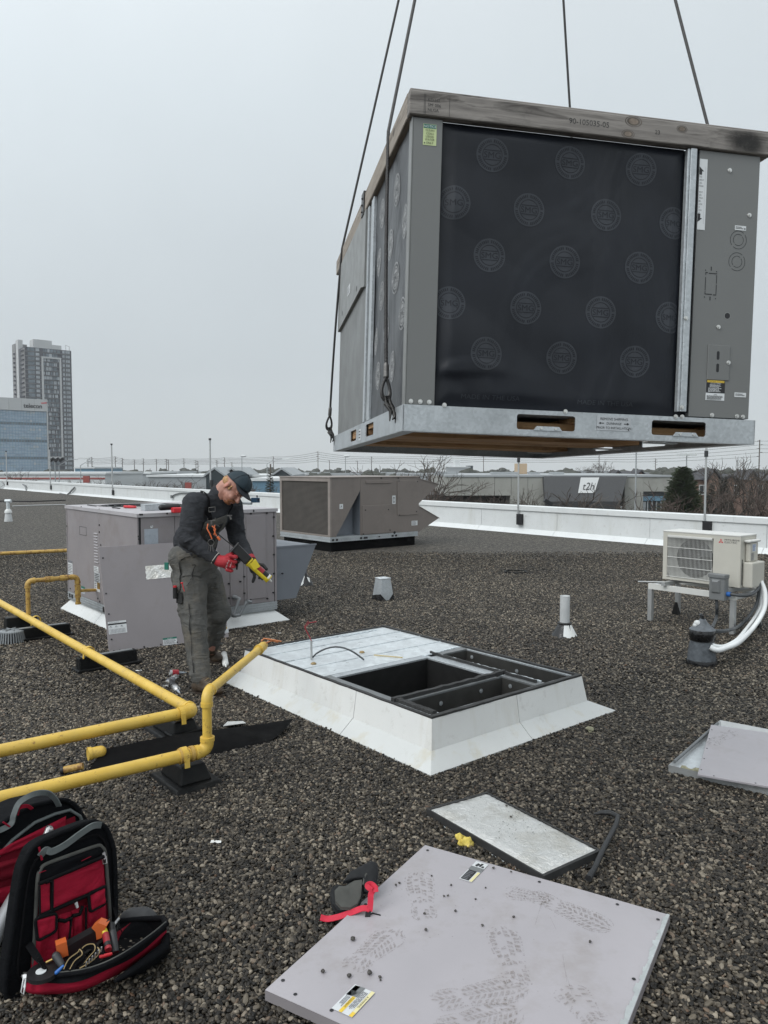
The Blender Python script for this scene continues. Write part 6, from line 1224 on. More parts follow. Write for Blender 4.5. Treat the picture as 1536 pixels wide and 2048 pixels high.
for a, c_ in ((f1, f2), (f2, f3)): o_ = (a + c_) / 2 - mid; o_ = o_.normalized() * .004; b.add([a + dn + o_, c_ + dn + o_, c_ + dn * 1.25 + o_, a + dn * 1.25 + o_], [(0, 1, 2, 3), (3, 2, 1, 0)])
b.build('edge_trim', M['galv_sheet'], fp_)
b = MB(); rr = random.Random(2)
for (ci, cj, n_, sp) in ((.5, .72, 26, .09), (.45, .5, 16, .12), (.55, .35, 22, .1), (.3, .8, 10, .1)):
 for i in range(n_):
  c_ = ff(ci + rr.gauss(0, sp), min(.95, max(.05, cj + rr.gauss(0, sp)))) + Vector((0, 0, .0075)); r_ = rr.uniform(.0012, .003); b.add([c_ + Vector((r_ * math.cos(k), r_ * math.sin(k), 0)) for k in (0, 1.3, 2.6, 3.9, 5.1)], [tuple(range(5))])
b.build('dirt_specks', M['pebble_single'], fp_)
for (px, py) in ((1013, 1611), (1022, 1633), (936, 1597)):
 o = pb_proto.copy(); COL.objects.link(o); o.location = G(px, py, hz2 + .008); o.scale = (1, 1, 1); tag(o, 'small dark stone lying on the silver foil panel, ' + {1013: 'highest', 1022: 'lowest', 936: 'leftmost'}[px], 'stone', 'stones on the foil panel')
# crowbar
cb_p = [G(1188, 1628, .02), G(1205, 1625, .035), G(1222, 1626, .045), G(1236, 1633, .045), G(1232, 1650, .04), G(1208, 1695, .045), G(1190, 1735, .035), G(1177, 1757, .025)]
t_ = thing('crowbar', 'dark steel crowbar with hooked end leaning on the right corner of the foil panel', 'crowbar', G(1210, 1690, 0), W)
b = MB(); b.tube(cb_p[1:-1], .0115, 6); b.build('bar', M['crowbar'], t_); b = MB(); b.tube([cb_p[1], cb_p[0]], [.0115, .004], 6); b.tube([cb_p[-2], cb_p[-1]], [.0115, .015], 6); b.build('claw', M['crowbar'], t_)
# panels at the right edge
h0_ = .05
pA = GB(1337, 1533, .03); pB = GB(1440, 1440, .06); pC = GB(1560, 1457, .06);
w_p = [FB @ GB(1337, 1530, .045), FB @ GB(1440, 1440, .045), FB @ GB(1640, 1478, .045), FB @ GB(1600, 1590, .045)]
tr = thing('removed_panel', 'upturned galvanised panel tray under a mauve panel at the right edge', 'metal panel', (w_p[0] + w_p[2]) / 2 - Vector((0, 0, .045)), W)
mid = (w_p[0] + w_p[2]) / 2; inn = [p + (mid - p).normalized() * .035 - Vector((0, 0, .022)) for p in w_p]
b = MB(); b.add(inn, [(0, 3, 2, 1)]); b.build('tray_floor', M['galv_sheet'], tr)
b = MB()
for i in range(4): j = (i + 1) % 4; o_ = Vector((0, 0, -.040)); b.add([w_p[i], w_p[j], inn[j], inn[i]], [(0, 1, 2, 3), (3, 2, 1, 0)]); b.add([w_p[i], w_p[j], w_p[j] + o_, w_p[i] + o_], [(0, 1, 2, 3), (3, 2, 1, 0)])
b.build('tray_rim', M['alu'], tr)
b = MB(); c0 = w_p[0].lerp(w_p[1], .06) * .97 + mid * .03; c1 = w_p[0].lerp(w_p[1], .93) * .97 + mid * .03; b.tube([c0, c0.lerp(c1, .5), c1], .009, 6); b.build('rolled_bead', M['galv_dark'], tr)
b = MB(); b.tube([w_p[0].lerp(w_p[3], f) * .93 + mid * .07 + Vector((0, 0, .004 * math.sin(f * 40) - .012)) for f in [k / 16 * .5 + .06 for k in range(17)]], [.012 + .006 * math.sin(k * 1.7) for k in range(17)], 6); b.build('torn_insulation', M['insul_grey'], tr)
q_ = [G(1395, 1548, .062), G(1422, 1449, .062), G(1640, 1480, .062), G(1640, 1590, .062)]
t_ = thing('removed_panel', 'plain mauve metal panel resting on a galvanised tray at the right edge', 'metal panel', (q_[0] + q_[2]) / 2 - Vector((0, 0, .012)), W)
b = MB(); b.prism(q_, (0, 0, -.012)); b.build('sheet', M['panel_face'], t_, bevel=.002)
b = MB()
for i in range(5): c_ = q_[0].lerp(q_[1], .08 + .2 * i) + (q_[3] - q_[0]).normalized() * .012; b.cyl(c_ + Vector((0, 0, .0002)), c_ + Vector((0, 0, .0015)), .004, n=8)
for i in range(3): c_ = q_[0].lerp(q_[3], .15 + .35 * i) + Vector((.0, .012, 0)); b.cyl(c_ + Vector((0, 0, .0002)), c_ + Vector((0, 0, .0015)), .004, n=8)
b.build('screw_holes', M['ink_black'], t_)
T_save = T; T = frame_of(q_[0], q_[3] - q_[0], Vector((0, 0, 1)).cross((q_[3] - q_[0]).normalized())); bp_save = bp; bp = t_
bootprint((1466, 1462), (1420, 1490), 9, .5, .045); T = T_save; bp = bp_save
# insulation scraps and litter
def scrap(name, label, px, py, r, mat, seed, cat='insulation'):
 c_ = G(px, py, r * .7); b = MB(); rr = random.Random(seed)
 for k in range(5): b.ell(c_ + Vector((rr.uniform(-1, 1) * r * .7, rr.uniform(-1, 1) * r * .5, rr.uniform(-.3, .5) * r)), (r * rr.uniform(.5, .8), r * rr.uniform(.4, .6), r * rr.uniform(.35, .6)), 12)
 for v in b.bm.verts: v.co += Vector((mnoise.noise(v.co * 60), mnoise.noise(v.co * 60 + Vector((9, 0, 0))), mnoise.noise(v.co * 60 + Vector((0, 9, 0))))) * r * .35
 return tag(b.build(name, M[mat]), label, cat)
scrap('insulation_scrap', 'torn lump of yellow insulation beside the foil panel', 928, 1680, .032, 'insul_yellow', 1)
scrap('insulation_scrap', 'small pale tuft of insulation right of the white curb', 1180, 1459, .028, 'insul_grey', 2)
for (px, py, lab, cat_) in ((432, 1683, 'tiny white scrap on the gravel in front of the curb, alone', 'litter'), (277, 1341, 'crumpled white scrap on the gravel between long yellow pipe and caulk tubes', 'litter'), (557, 1266, 'tiny white scrap on the gravel beside the old unit skirt', 'litter'), (330, 1402, 'translucent plastic scrap on the gravel left of the boots', 'litter')):
 b = MB(); c_ = G(px, py, .012); rr = random.Random(px); b.grid(lambda i, j: c_ + Vector(((i - .5) * .045, (j - .5) * .022, .012 * mnoise.noise(Vector((i * 3, j * 3, px))))), 4, 3); tag(b.build('litter_scrap', M['tube_white' if px != 330 else 'sticker_clear']), lab, cat_)
# knee pad on the panel edge
kc = G(705, 1815, .02); kp = thing('knee_pad', 'black foam knee pad with red strap on the edge of the mauve panel', 'knee pad', kc, W)
Yk = G(712, 1838, .02).y
def kd(px, py, dy=0): return D(px, py, Yk + dy)
def blobpoly(pts, cen, depth, mat, name, off=0, bulge=.012, par=kp):
 """puffy shape from an outline of points, dished or bulged"""
 b = MB(); c_ = cen; n = len(pts); rings = [1.0, .93, .7, .4, 0]; vs_ = []
 nrm = (pts[n // 3] - c_).cross(pts[0] - c_).normalized()
 if nrm.dot(EYEV - c_) < 0: nrm = -nrm
 for k, rg in enumerate(rings):
  for p in pts: vs_.append(c_ + (p - c_) * rg + nrm * (off + (0, .4, 1, 1, 1)[k] * bulge))
 fs = [(k * n + i, k * n + (i + 1) % n, (k + 1) * n + (i + 1) % n, (k + 1) * n + i) for k in range(4) for i in range(n)]
 b.add(vs_, fs, True); b.add([p - nrm * depth for p in pts] + [p + nrm * off for p in pts], [tuple(range(n)), tuple(range(n - 1, -1, -1))] + [(i, (i + 1) % n, n + (i + 1) % n, n + i) for i in range(n)], True)
 return b.build(name, M[mat], par)
out1 = [kd(662, 1778, .06), kd(664, 1805, .03), kd(675, 1820, .005), kd(692, 1824, 0), kd(712, 1822, .0), kd(722, 1806, .03), kd(727, 1785, .06), kd(726, 1758, .10), kd(705, 1760, .11), kd(688, 1772, .09), kd(674, 1768, .08)]
blobpoly(out1, kd(697, 1792, .05), .028, 'foam_black', 'pad_shell', 0, .002)
in1 = [kd(669, 1785, .05), kd(671, 1806, .02), kd(682, 1818, -.005), kd(700, 1819, -.008), kd(714, 1811, .01), kd(722, 1795, .03), kd(724, 1763, .09), kd(708, 1765, .09), kd(690, 1776, .07), kd(678, 1776, .06)]
blobpoly(in1, kd(698, 1795, .035), .004, 'foam_grey', 'pad_face', .010, .004)
out2 = [kd(686, 1764, .09), kd(700, 1744, .13), kd(742, 1722, .17), kd(755, 1728, .16), kd(757, 1750, .13), kd(752, 1772, .09), kd(742, 1786, .06), kd(728, 1784, .06), kd(724, 1757, .10), kd(704, 1762, .10)]
blobpoly(out2, kd(732, 1752, .12), .02, 'foam_black', 'pad_back', .004, .014)
b = MB(); b.tube([kd(741, 1723, .16), kd(740, 1738, .14), kd(730, 1752, .10), kd(726, 1770, .07)], .004, 6); b.tube([kd(700, 1756, .115), kd(722, 1742, .13), kd(738, 1730, .15)], .005, 6); b.build('pad_ridge', M['foam_grey'], kp)
def ribbon(pts, wd, mat, name, par, th=.002, updir=None, sm=5):
 P_ = [Vector(p) for p in pts]; out = []
 for i in range(len(P_) - 1):
  p0, p1, p2, p3 = P_[max(i - 1, 0)], P_[i], P_[i + 1], P_[min(i + 2, len(P_) - 1)]
  for k in range(sm): t = k / sm; out.append(.5 * (2 * p1 + (p2 - p0) * t + (2 * p0 - 5 * p1 + 4 * p2 - p3) * t * t + (3 * p1 - p0 - 3 * p2 + p3) * t ** 3))
 out.append(P_[-1]); n = len(out); vs_ = []
 for i, p in enumerate(out):
  d = (out[min(i + 1, n - 1)] - out[max(i - 1, 0)]).normalized(); up = updir if updir is not None else Vector((0, -.5, 1)); s_ = d.cross(up)
  if s_.length < 1e-3: s_ = Vector((1, 0, 0))
  s_ = s_.normalized() * (wd[min(len(wd) - 1, int(i * len(wd) / n))] if isinstance(wd, (list, tuple)) else wd) / 2; nn = d.cross(s_).normalized() * th / 2
  vs_ += [p - s_ - nn, p + s_ - nn, p + s_ + nn, p - s_ + nn]
 b = MB(); b.add(vs_, [(4 * i + k, 4 * i + (k + 1) % 4, 4 * i + 4 + (k + 1) % 4, 4 * i + 4 + k) for i in range(n - 1) for k in range(4)] + [(0, 1, 2, 3), (4 * n - 4, 4 * n - 1, 4 * n - 2, 4 * n - 3)]); return b.build(name, M[mat], par)
ribbon([kd(641, 1835, -.01), kd(655, 1838, -.01), kd(676, 1834, -.012), kd(700, 1826, -.014), kd(724, 1817, -.014), kd(738, 1818, -.02), kd(741, 1822, -.02)], .022, 'strap_red', 'strap', kp, .003)
ribbon([kd(739, 1823, -.022), kd(741, 1805, -.01), kd(742, 1788, 0), kd(748, 1778, .02), kd(752, 1770, .03)], .020, 'strap_red', 'strap', kp, .003, Vector((0, -1, .2)))
ribbon([kd(752, 1784, .01), kd(750, 1774, .02), kd(742, 1768, .03), kd(735, 1770, .03), kd(736, 1774, .02), kd(744, 1780, .01)], .018, 'strap_red', 'strap_knot', kp, .004, Vector((0, -1, .2)))
ribbon([kd(737, 1822, -.024), kd(735, 1834, -.03), kd(733, 1842, -.035)], .018, 'foam_black', 'buckle_tab', kp, .004, Vector((0, -1, .2)))
b = MB(); lp_ = [kd(731, 1840, -.035), kd(734, 1846, -.045), kd(748, 1844, -.045), kd(763, 1837, -.03), kd(760, 1831, -.02), kd(745, 1827, -.01)]; b.tube(lp_ + [lp_[0]], .0038, 6, False); b.build('buckle', M['foam_black'], kp)
# the worker
wk = thing('person', 'bearded worker in grey bib overalls and dark cap bending over a yellow caulking gun', 'person', G(405, 1365), W)
def soft(name, mb, mat, voxel=.008, sm=6, disp=0.0, dscale=.05, parent=wk):
 o = mb.build(name, M[mat], parent); r = o.modifiers.new('remesh', 'REMESH'); r.mode = 'VOXEL'; r.voxel_size = voxel; r.use_smooth_shade = True
 s_ = o.modifiers.new('smooth', 'SMOOTH'); s_.iterations = sm; s_.factor = .5
 if disp:
  tx = bpy.data.textures.new(name + '_folds', 'CLOUDS'); tx.noise_scale = dscale; tx.noise_depth = 2
  d = o.modifiers.new('folds', 'DISPLACE'); d.texture = tx; d.strength = disp; d.mid_level = .5; d.texture_coords = 'LOCAL'
 return o
LAT = Vector((.557, .83, 0)).normalized(); FW = Vector((.83, -.557, 0))
pel = D(391, 1148, 5.66); waist = D(390, 1108, 5.64); chest = D(412, 1042, 5.62); nb = D(430, 1004, 5.62)
upv = (nb - waist).normalized(); FT_ = (FW - upv * FW.dot(upv)).normalized(); LT_ = FT_.cross(upv) * -1
RT = Matrix((LAT, FT_, upv)).transposed()
RP = Matrix((LAT, FW, Vector((0, 0, 1)))).transposed()
shN = D(388, 1008, 5.47); elN = D(376, 1078, 5.40); wrN = D(432, 1117, 5.40)
shF = D(464, 1012, 5.80); elF = D(473, 1074, 5.80); wrF = D(499, 1118, 5.60)
hipN = D(381, 1165, 5.57); knN = D(389, 1255, 5.44); anN = D(402, 1362, 5.34)
hipF = D(414, 1160, 5.75); knF = D(434, 1222, 5.84); anF = D(423, 1300, 6.10)
HF = Vector((.55, -.40, -.73)).normalized(); HU_ = Vector((.64, .0, .68)); HU_ = (HU_ - HF * HU_.dot(HF)).normalized(); HS = HF.cross(HU_)
if HS.y > 0: HS = -HS
hc = D(468, 975, 5.60)
def hd(f, u, s=0.0): return hc + HF * f + HU_ * u + HS * s
RH_ = Matrix((HF, HS, HU_)).transposed()
b = MB()
b.ell(hd(-.012, .03), (.094, .074, .088), 20, RH_); b.ell(hd(.035, -.04), (.052, .056, .072), 16, RH_); b.ell(hd(.048, -.092), (.034, .036, .026), 14, RH_); b.ell(hd(.0, -.06, .0), (.05, .055, .045), 14, RH_)
b.cap(hd(.088, .004), hd(.112, -.036), .009, .0135); b.ell(hd(.100, -.040, .010), .009, 8); b.ell(hd(.100, -.040, -.010), .009, 8)
for s_ in (1, -1):
 b.ell(hd(.074, .010, .026 * s_), (.018, .024, .009), 10, RH_); b.ell(hd(.062, -.045, .030 * s_), (.026, .025, .026), 10, RH_)
 b.ell(hd(-.010, -.014, .078 * s_), (.021, .009, .034), 12, RH_)
b.ell(hd(.084, -.066), (.014, .024, .006), 10, RH_); b.ell(hd(.080, -.078), (.014, .020, .006), 10, RH_)
b.cap(hd(-.045, -.045), nb + Vector((0, 0, .01)), .062, .068); b.cap(nb, chest, .07, .11); b.cap(chest, waist, .11, .12); b.cap(waist, pel, .12, .12)
for a, c_, d_ in ((shN, elN, wrN), (shF, elF, wrF)): b.cap(nb + (a - nb) * .5, a, .06, .055); b.cap(a, c_, .05, .042); b.cap(c_, d_, .042, .03); b.cap(d_, d_ + (d_ - c_).normalized() * .06, .03, .026)
for a, c_, d_ in ((hipN, knN, anN), (hipF, knF, anF)): b.cap(pel, a, .1, .085); b.cap(a, c_, .08, .055); b.cap(c_, d_, .052, .04)
soft('body', b, 'skin', .0055, 3)
b = MB(); b.ell(hd(.080, -.004, .030), (.008, .012, .0045), 10, RH_); b.ell(hd(.080, -.004, -.030), (.008, .012, .0045), 10, RH_); b.build('eyelids', M['skin_red'], wk)
b = MB(); b.ell(hd(-.006, -.014, .086), (.011, .004, .020), 10, RH_); b.build('ear_redness', M['skin_red'], wk)  # redder skin oval on the near ear
b = MB(); b.ell(hd(.078, -.060, .0), (.026, .036, .012), 12, RH_); b.ell(hd(.070, -.072, .022), (.020, .018, .014), 10, RH_); b.ell(hd(.070, -.072, -.022), (.020, .018, .014), 10, RH_); b.ell(hd(.055, -.098), (.032, .037, .018), 12, RH_); soft('beard', b, 'beard_ginger', .004, 3, .004, .01)
b = MB(); b.ell(hd(.079, -.0765), (.0175, .018, .0035), 10, RH_); b.build('lips', M['skin_red'], wk)
b = MB(); b.ell(hd(-.05, -.005), (.060, .076, .045), 14, RH_); b.ell(hd(-.045, .0, .045), (.030, .026, .030), 12, RH_); b.ell(hd(.018, -.008, .066), (.010, .008, .026), 10, RH_); b.ell(hd(.018, -.008, -.066), (.010, .008, .026), 10, RH_); b.ell(hd(.070, .016, .030), (.010, .018, .004), 8, RH_); soft('hair', b, 'hair_ginger', .005, 3, .008, .012)
def capz(t, p): return Vector((math.sin(t) * math.cos(p), math.sin(t) * math.sin(p), math.cos(t)))
b = MB(); b.grid(lambda i, j: hd(-.004 + .106 * math.cos(2 * math.pi * i) * math.sin(j * 1.5), .034 + .104 * math.cos(j * 1.5) + .022 * math.cos(2 * math.pi * i) * j * j, .086 * math.sin(2 * math.pi * i) * math.sin(j * 1.5)), 36, 14)
o = b.build('cap', M['cap_navy'], wk); m_ = o.modifiers.new('thickness', 'SOLIDIFY'); m_.thickness = .003
b = MB()
for k in range(6): b.tube([hd(-.004 + .107 * math.cos(k * math.pi / 3 + .5) * math.sin(t), .034 + .105 * math.cos(t) + .022 * math.cos(k * math.pi / 3 + .5) * (t / 1.5) ** 2, .087 * math.sin(k * math.pi / 3 + .5) * math.sin(t)) for t in [1.5 * q / 10 for q in range(11)]], .0014, 4)
b.build('cap_seams', M['cap_brim'], o)
def brimf(i, j): a = (i - .5) * math.pi * .90; r0x, r0y = .088 * math.cos(a), .080 * math.sin(a); r1x, r1y = .055 + .112 * math.cos(a) ** .8 if math.cos(a) > 0 else .055, .086 * math.sin(a); x = r0x + (r1x - r0x) * j; return hd(x, .058 - .010 * j - .016 * (math.sin(a) ** 2) * (.3 + .7 * j), r0y + (r1y - r0y) * j)
b = MB(); b.grid(brimf, 24, 8)
o = b.build('cap_brim', M['cap_brim'], wk); m_ = o.modifiers.new('thickness', 'SOLIDIFY'); m_.thickness = .004
b = MB(); b.ell(hd(-.004, .141), (.008, .008, .005), 10, RH_); b.build('cap_button', M['cap_navy'], wk)
b = MB()
b.ell(chest + upv * .02, (.185, .13, .15), 20, RT); b.ell(waist + FT_ * .0, (.150, .115, .13), 20, RT); b.ell(D(376, 1072, 5.68), (.11, .09, .14), 16, RT); b.cap(chest.lerp(waist, .5), waist, .135, .14); b.cap(nb + upv * -.01, nb + (hd(-.05, -.06) - nb) * .35, .078, .066)
b.cap(nb, D(437, 988, 5.62), .076, .066, 14); b.cap(nb - upv * .03, shN, .085, .088); b.cap(nb - upv * .03, shF, .085, .085); b.cap(shN + Vector((0, 0, -.02)), elN, .088, .072, 16); b.cap(elN, elN.lerp(wrN, .95), .070, .046, 16); b.ell(elN + (elN - wrN).normalized() * .012, .066, 14)
b.cap(shF, elF, .083, .066, 16); b.cap(elF, elF.lerp(wrF, .95), .066, .045, 16)
back = chest - FT_ * .07 + upv * .01; b.ell(back, (.16, .08, .17), 16, RT)
rr = random.Random(4)
def rings(bb, a, c_, r0, r1, n, amp):
 d = (c_ - a).normalized(); x, y = perp(d)
 for i in range(n):
  f = (i + .5 + rr.uniform(-.25, .25)) / n; r_ = r0 + (r1 - r0) * f; p0 = a.lerp(c_, f); tl = rr.uniform(-1.1, 1.1); ph = rr.uniform(0, 6.28); ln_ = rr.uniform(1.4, 3.2)
  bb.tube([p0 + (x * math.cos(t) + y * math.sin(t)) * (r_ - .004) + d * (tl * r_ * math.cos(t - ph)) for t in [ph + ln_ * k / 12 for k in range(13)]], [.003 + amp * math.sin(math.pi * k / 12) for k in range(13)], 6)
rings(b, shN + Vector((0, 0, -.05)), elN, .086, .074, 7, .009); rings(b, elN, elN.lerp(wrN, .9), .070, .048, 10, .008); rings(b, shF, elF, .082, .066, 6, .008); rings(b, elF, elF.lerp(wrF, .9), .066, .046, 9, .008)
shirt = soft('shirt', b, 'shirt_dark', .007, 4, .012, .05)
b = MB()
b.ell(pel, (.175, .145, .13), 20, RP); b.ell(waist + Vector((-.015, 0, -.02)) - FW * .02, (.172, .148, .11), 20, RP); b.ell(pel - FW * .06 + Vector((0, 0, -.02)), (.16, .12, .12), 16, RP); b.ell(D(364, 1116, 5.66), (.12, .08, .11), 14, RP)
b.cap(hipN, knN, .120, .090, 18); b.cap(knN, anN + Vector((0, 0, .03)), .088, .070, 18); b.cap(hipF, knF, .118, .094, 18); b.cap(knF, anF + Vector((0, 0, .055)), .095, .068, 18); b.ell(knF + Vector((.02, -.02, 0)), .098, 14)
b.ell(pel.lerp(waist, .5) + FW * .05, (.14, .11, .12), 16, RP)
rings(b, hipN, knN, .117, .092, 4, .009); rings(b, knN, anN, .085, .070, 4, .009); rings(b, knN.lerp(anN, .55), anN, .078, .070, 5, .010); rings(b, hipF, knF, .122, .1, 3, .009); rings(b, knF, anF, .092, .078, 4, .009)
for k in range(5): p = pel + Vector((0, 0, .08 - .045 * k)); b.tube([p + LAT * (.172 * math.cos(t)) + FW * (.150 * math.sin(t)) + Vector((0, 0, .015 * math.sin(t * 2 + k))) for t in [-2.4 + 3.4 * i / 12 + k * .2 for i in range(13)]], [.003 + .006 * math.sin(math.pi * i / 12) for i in range(13)], 6)
ov = soft('overalls', b, 'overall_grey', .0075, 4, .014, .06)
def wrap(o, target, off=.006, th=.004):
 m_ = o.modifiers.new('lie_on', 'SHRINKWRAP'); m_.target = target; m_.wrap_method = 'NEAREST_SURFACEPOINT'; m_.wrap_mode = 'ABOVE_SURFACE'; m_.offset = off
 m2 = o.modifiers.new('thickness', 'SOLIDIFY'); m2.thickness = th; m2.offset = 1
 return o
def patch(name, quad, Ys, mat, target, nu=14, nv=14, off=.007, parent=wk, th=.004):
 q = [D(x, y, Y) for (x, y), Y in zip(quad, Ys)]; b = MB(); b.grid(lambda i, j: q[0].lerp(q[1], i).lerp(q[3].lerp(q[2], i), j), nu, nv); return wrap(b.build(name, M[mat], parent), target, off, th)
bib = patch('bib', ((408, 1044), (458, 1028), (440, 1098), (384, 1118)), (5.46, 5.62, 5.58, 5.46), 'overall_grey', shirt, 18, 18, .010, th=.006)
patch('bib_pocket', ((423, 1057), (449, 1048), (437, 1084), (415, 1092)), (5.44, 5.56, 5.54, 5.44), 'overall_dark', shirt, 10, 10, .017)
patch('waist_panel', ((350, 1108), (436, 1092), (440, 1150), (340, 1150)), (5.44, 5.52, 5.5, 5.42), 'overall_grey', ov, 18, 14, .006)
def strap(name, pts, wd, target, off, mat='strap_black', par=wk):
 P_ = [D(*p) for p in pts]; out = []
 for i in range(len(P_) - 1):
  for k in range(6): out.append(P_[i].lerp(P_[i + 1], k / 6))
 out.append(P_[-1]); b = MB(); n = len(out); vs_ = []
 for i, p in enumerate(out):
  d = (out[min(i + 1, n - 1)] - out[max(i - 1, 0)]).normalized(); s_ = d.cross(Vector((0, -1, 0))).normalized() * wd / 2
  for k in range(4): vs_.append(p - s_ + s_ * 2 * k / 3)
 b.add(vs_, [(4 * i + k, 4 * i + k + 1, 4 * i + 5 + k, 4 * i + 4 + k) for i in range(n - 1) for k in range(3)], True); return wrap(b.build(name, M[mat], par), target, off, .003)
strap('strap', [(404, 985, 5.52), (416, 998, 5.47), (422, 1018, 5.44), (424, 1042, 5.45)], .045, shirt, .011); strap('strap', [(455, 1000, 5.70), (462, 1014, 5.66), (460, 1032, 5.62)], .035, shirt, .011)
strap('strap', [(404, 985, 5.54), (388, 1000, 5.75), (374, 1040, 5.72), (362, 1090, 5.68)], .045, shirt, .011)
b = MB(); p = D(424, 1019, 5.40); b.tube([p + Vector((x, 0, z)) for x, z in ((-.022, -.018), (.022, -.014), (.022, .018), (-.022, .014), (-.022, -.018))], .0022, 6); p = D(423, 1041, 5.405); b.tube([p + Vector((x, 0, z)) for x, z in ((-.026, .016), (-.026, -.002), (.026, .002), (.026, .02))], .0026, 6); b.cyl(p + Vector((0, -.002, 0)), p + Vector((0, -.002, -.03)), .006, n=8); b.build('buckle', M['ferrule'], wk)
p = D(459, 1031, 5.56); b = MB(); b.cyl(p, p + Vector((.01, 0, -.03)), .008, n=8); b.box(p.x - .018, p.x + .018, p.y - .003, p.y + .003, p.z - .004, p.z + .004); b.build('buckle', M['ferrule'], wk)
strap('seam', [(352, 1140, 5.4), (358, 1120, 5.4), (372, 1111, 5.38), (384, 1107, 5.4)], .006, ov, .008, 'leg_seam' if 'leg_seam' in M else 'overall_dark')
strap('seam', [(380, 1132, 5.38), (387, 1142, 5.37), (380, 1155, 5.37), (366, 1168, 5.38)], .006, ov, .007, 'overall_dark'); strap('seam', [(375, 1200, 5.32), (374, 1260, 5.30), (381, 1345, 5.24)], .006, ov, .006, 'overall_dark')
patch('side_pocket', ((334, 1132), (352, 1134), (356, 1182), (342, 1180)), (5.5, 5.42, 5.42, 5.5), 'overall_grey', ov, 8, 10, .014); patch('tool_pocket', ((345, 1186), (360, 1184), (362, 1208), (350, 1206)), (5.44, 5.4, 5.4, 5.44), 'overall_dark', ov, 8, 10, .012)
p = D(350, 1183, 5.43); b = MB(); b.cyl(p + Vector((0, 0, -.05)), p + Vector((0, 0, .03)), .015, n=10); o = b.build('pocket_tool', M['gun_black'], wk); b = MB(); b.cyl(p + Vector((0, 0, .0302)), p + Vector((0, 0, .042)), .0135, n=10); b.build('tool_cap', M['ink_red'], o)
p = D(333, 1131, 5.48); b = MB(frame_of(p, (1, -.3, 0), (.1, 0, 1))); b.box(-.014, .016, -.03, .022, -.006, .006); b.build('green_card', M['ink_green'], wk)
p = D(364, 1166, 5.38); b = MB(); b.cyl(p, p + Vector((.016, 0, -.06)), .003, n=6); b.ell(p, (.011, .006, .006), 8); b.build('zip_pull', M['ink_red'], wk)
def boot(a, heel_px, toe_px, name_lab):
 gnd = lambda px, py: G(px, py, 0.0)
 h_, t_ = gnd(*heel_px), gnd(*toe_px); d = (t_ - h_).normalized(); L = (t_ - h_).length; x = Vector((0, 0, 1)).cross(d)
 b = MB(); up = Vector((0, 0, 1))
 b.ell(h_ + d * .05 + up * .055, (.052, .045, .05), 14, Matrix((d, x, up)).transposed()); b.cap(h_ + d * .06 + up * .06, h_ + d * L * .62 + up * .052, .046, .046, 14); b.ell(h_ + d * (L - .065) + up * .046, (.066, .052, .042), 16, Matrix((d, x, up)).transposed()); b.cap(h_ + d * .065 + up * .06, Vector((a.x, a.y, a.z + .02)), .05, .056, 16); b.cap(h_ + d * .09 + up * .11, h_ + d * L * .55 + up * .07, .042, .04, 14)
 o = soft('boot', b, 'boot_brown', .006, 3, .004, .02)
 q = MB(); pts = []
 for i in range(28):
  t = 2 * math.pi * i / 28; cx = math.cos(t); wy = .050 if cx > 0 else .042; pts.append(h_ + d * (L / 2 + cx * (L / 2 + .006)) + x * math.sin(t) * wy * (1 if abs(cx) < .5 else 1.05) + up * -.002)
 q.prism(pts, (0, 0, .022)); q.build('sole', M['boot_sole'], o)
 lc = MB()
 for k in range(4): c_ = h_ + d * (.10 + .022 * k) + up * (.150 - .016 * k); lc.tube([c_ - x * .03 - up * .008, c_ + up * .004 + d * .006, c_ + x * .03 - up * .008], .0025, 5)
 lc.build('lace', M['tan_leather'], o)
boot(anN, (386, 1384), (444, 1396), 0); boot(anF, (404, 1321), (443, 1328), 1)
def fingers(b, roots, d0, curl_axis, lens, rads, bends):
 for r0, L, ra, bd in zip(roots, lens, rads, bends):
  p = r0; d = d0.copy()
  for k, fr_ in enumerate((.42, .33, .25)):
   q = p + d * L * fr_; b.cap(p, q, ra * (1 - .08 * k), ra * (1 - .08 * (k + 1)), 10); p = q; d = Matrix.Rotation(bd, 3, curl_axis) @ d
fwd = (wrN - elN).normalized()
gh = D(463, 1124, 5.40)
b = MB(); b.cap(wrN - fwd * .01, wrN + fwd * .035, .040, .040, 14); pc = D(452, 1124, 5.375); b.cap(wrN + fwd * .03, pc, .042, .046, 14); b.ell(pc + Vector((.012, -.004, -.004)), (.052, .034, .048), 16)
kn = D(466, 1113, 5.345); acr = (D(459, 1143, 5.36) - kn)
roots = [kn + acr * f for f in (.02, .34, .66, .95)]
dfin = Vector((.75, .15, -.25)).normalized(); ax = acr.normalized()
for i, r0 in enumerate(roots):
 L = (.075, .080, .075, .062)[i]; r_ = (.0135, .014, .0135, .012)[i]; p = r0 - dfin * .02; d = dfin.copy()
 for k, fr_ in enumerate((.45, .32, .26)): q = p + d * L * fr_; b.cap(p, q, r_, r_ * .95, 10); p = q; d = Matrix.Rotation(-1.15, 3, ax) @ d
b.cap(D(455, 1112, 5.40), D(466, 1107, 5.42), .017, .015, 10); b.cap(D(466, 1107, 5.42), D(474, 1112, 5.43), .015, .012, 10)
gN = soft('glove', b, 'glove_red', .0035, 3, .002, .012); gN['label'] = 'red knitted glove with white lettering'
b = MB(); c0 = wrN - fwd * .012; b.cyl(c0 + fwd * .003, c0 + fwd * .007, .047, .046, 16); b.build('cuff_edge', M['glove_cuff'], gN)
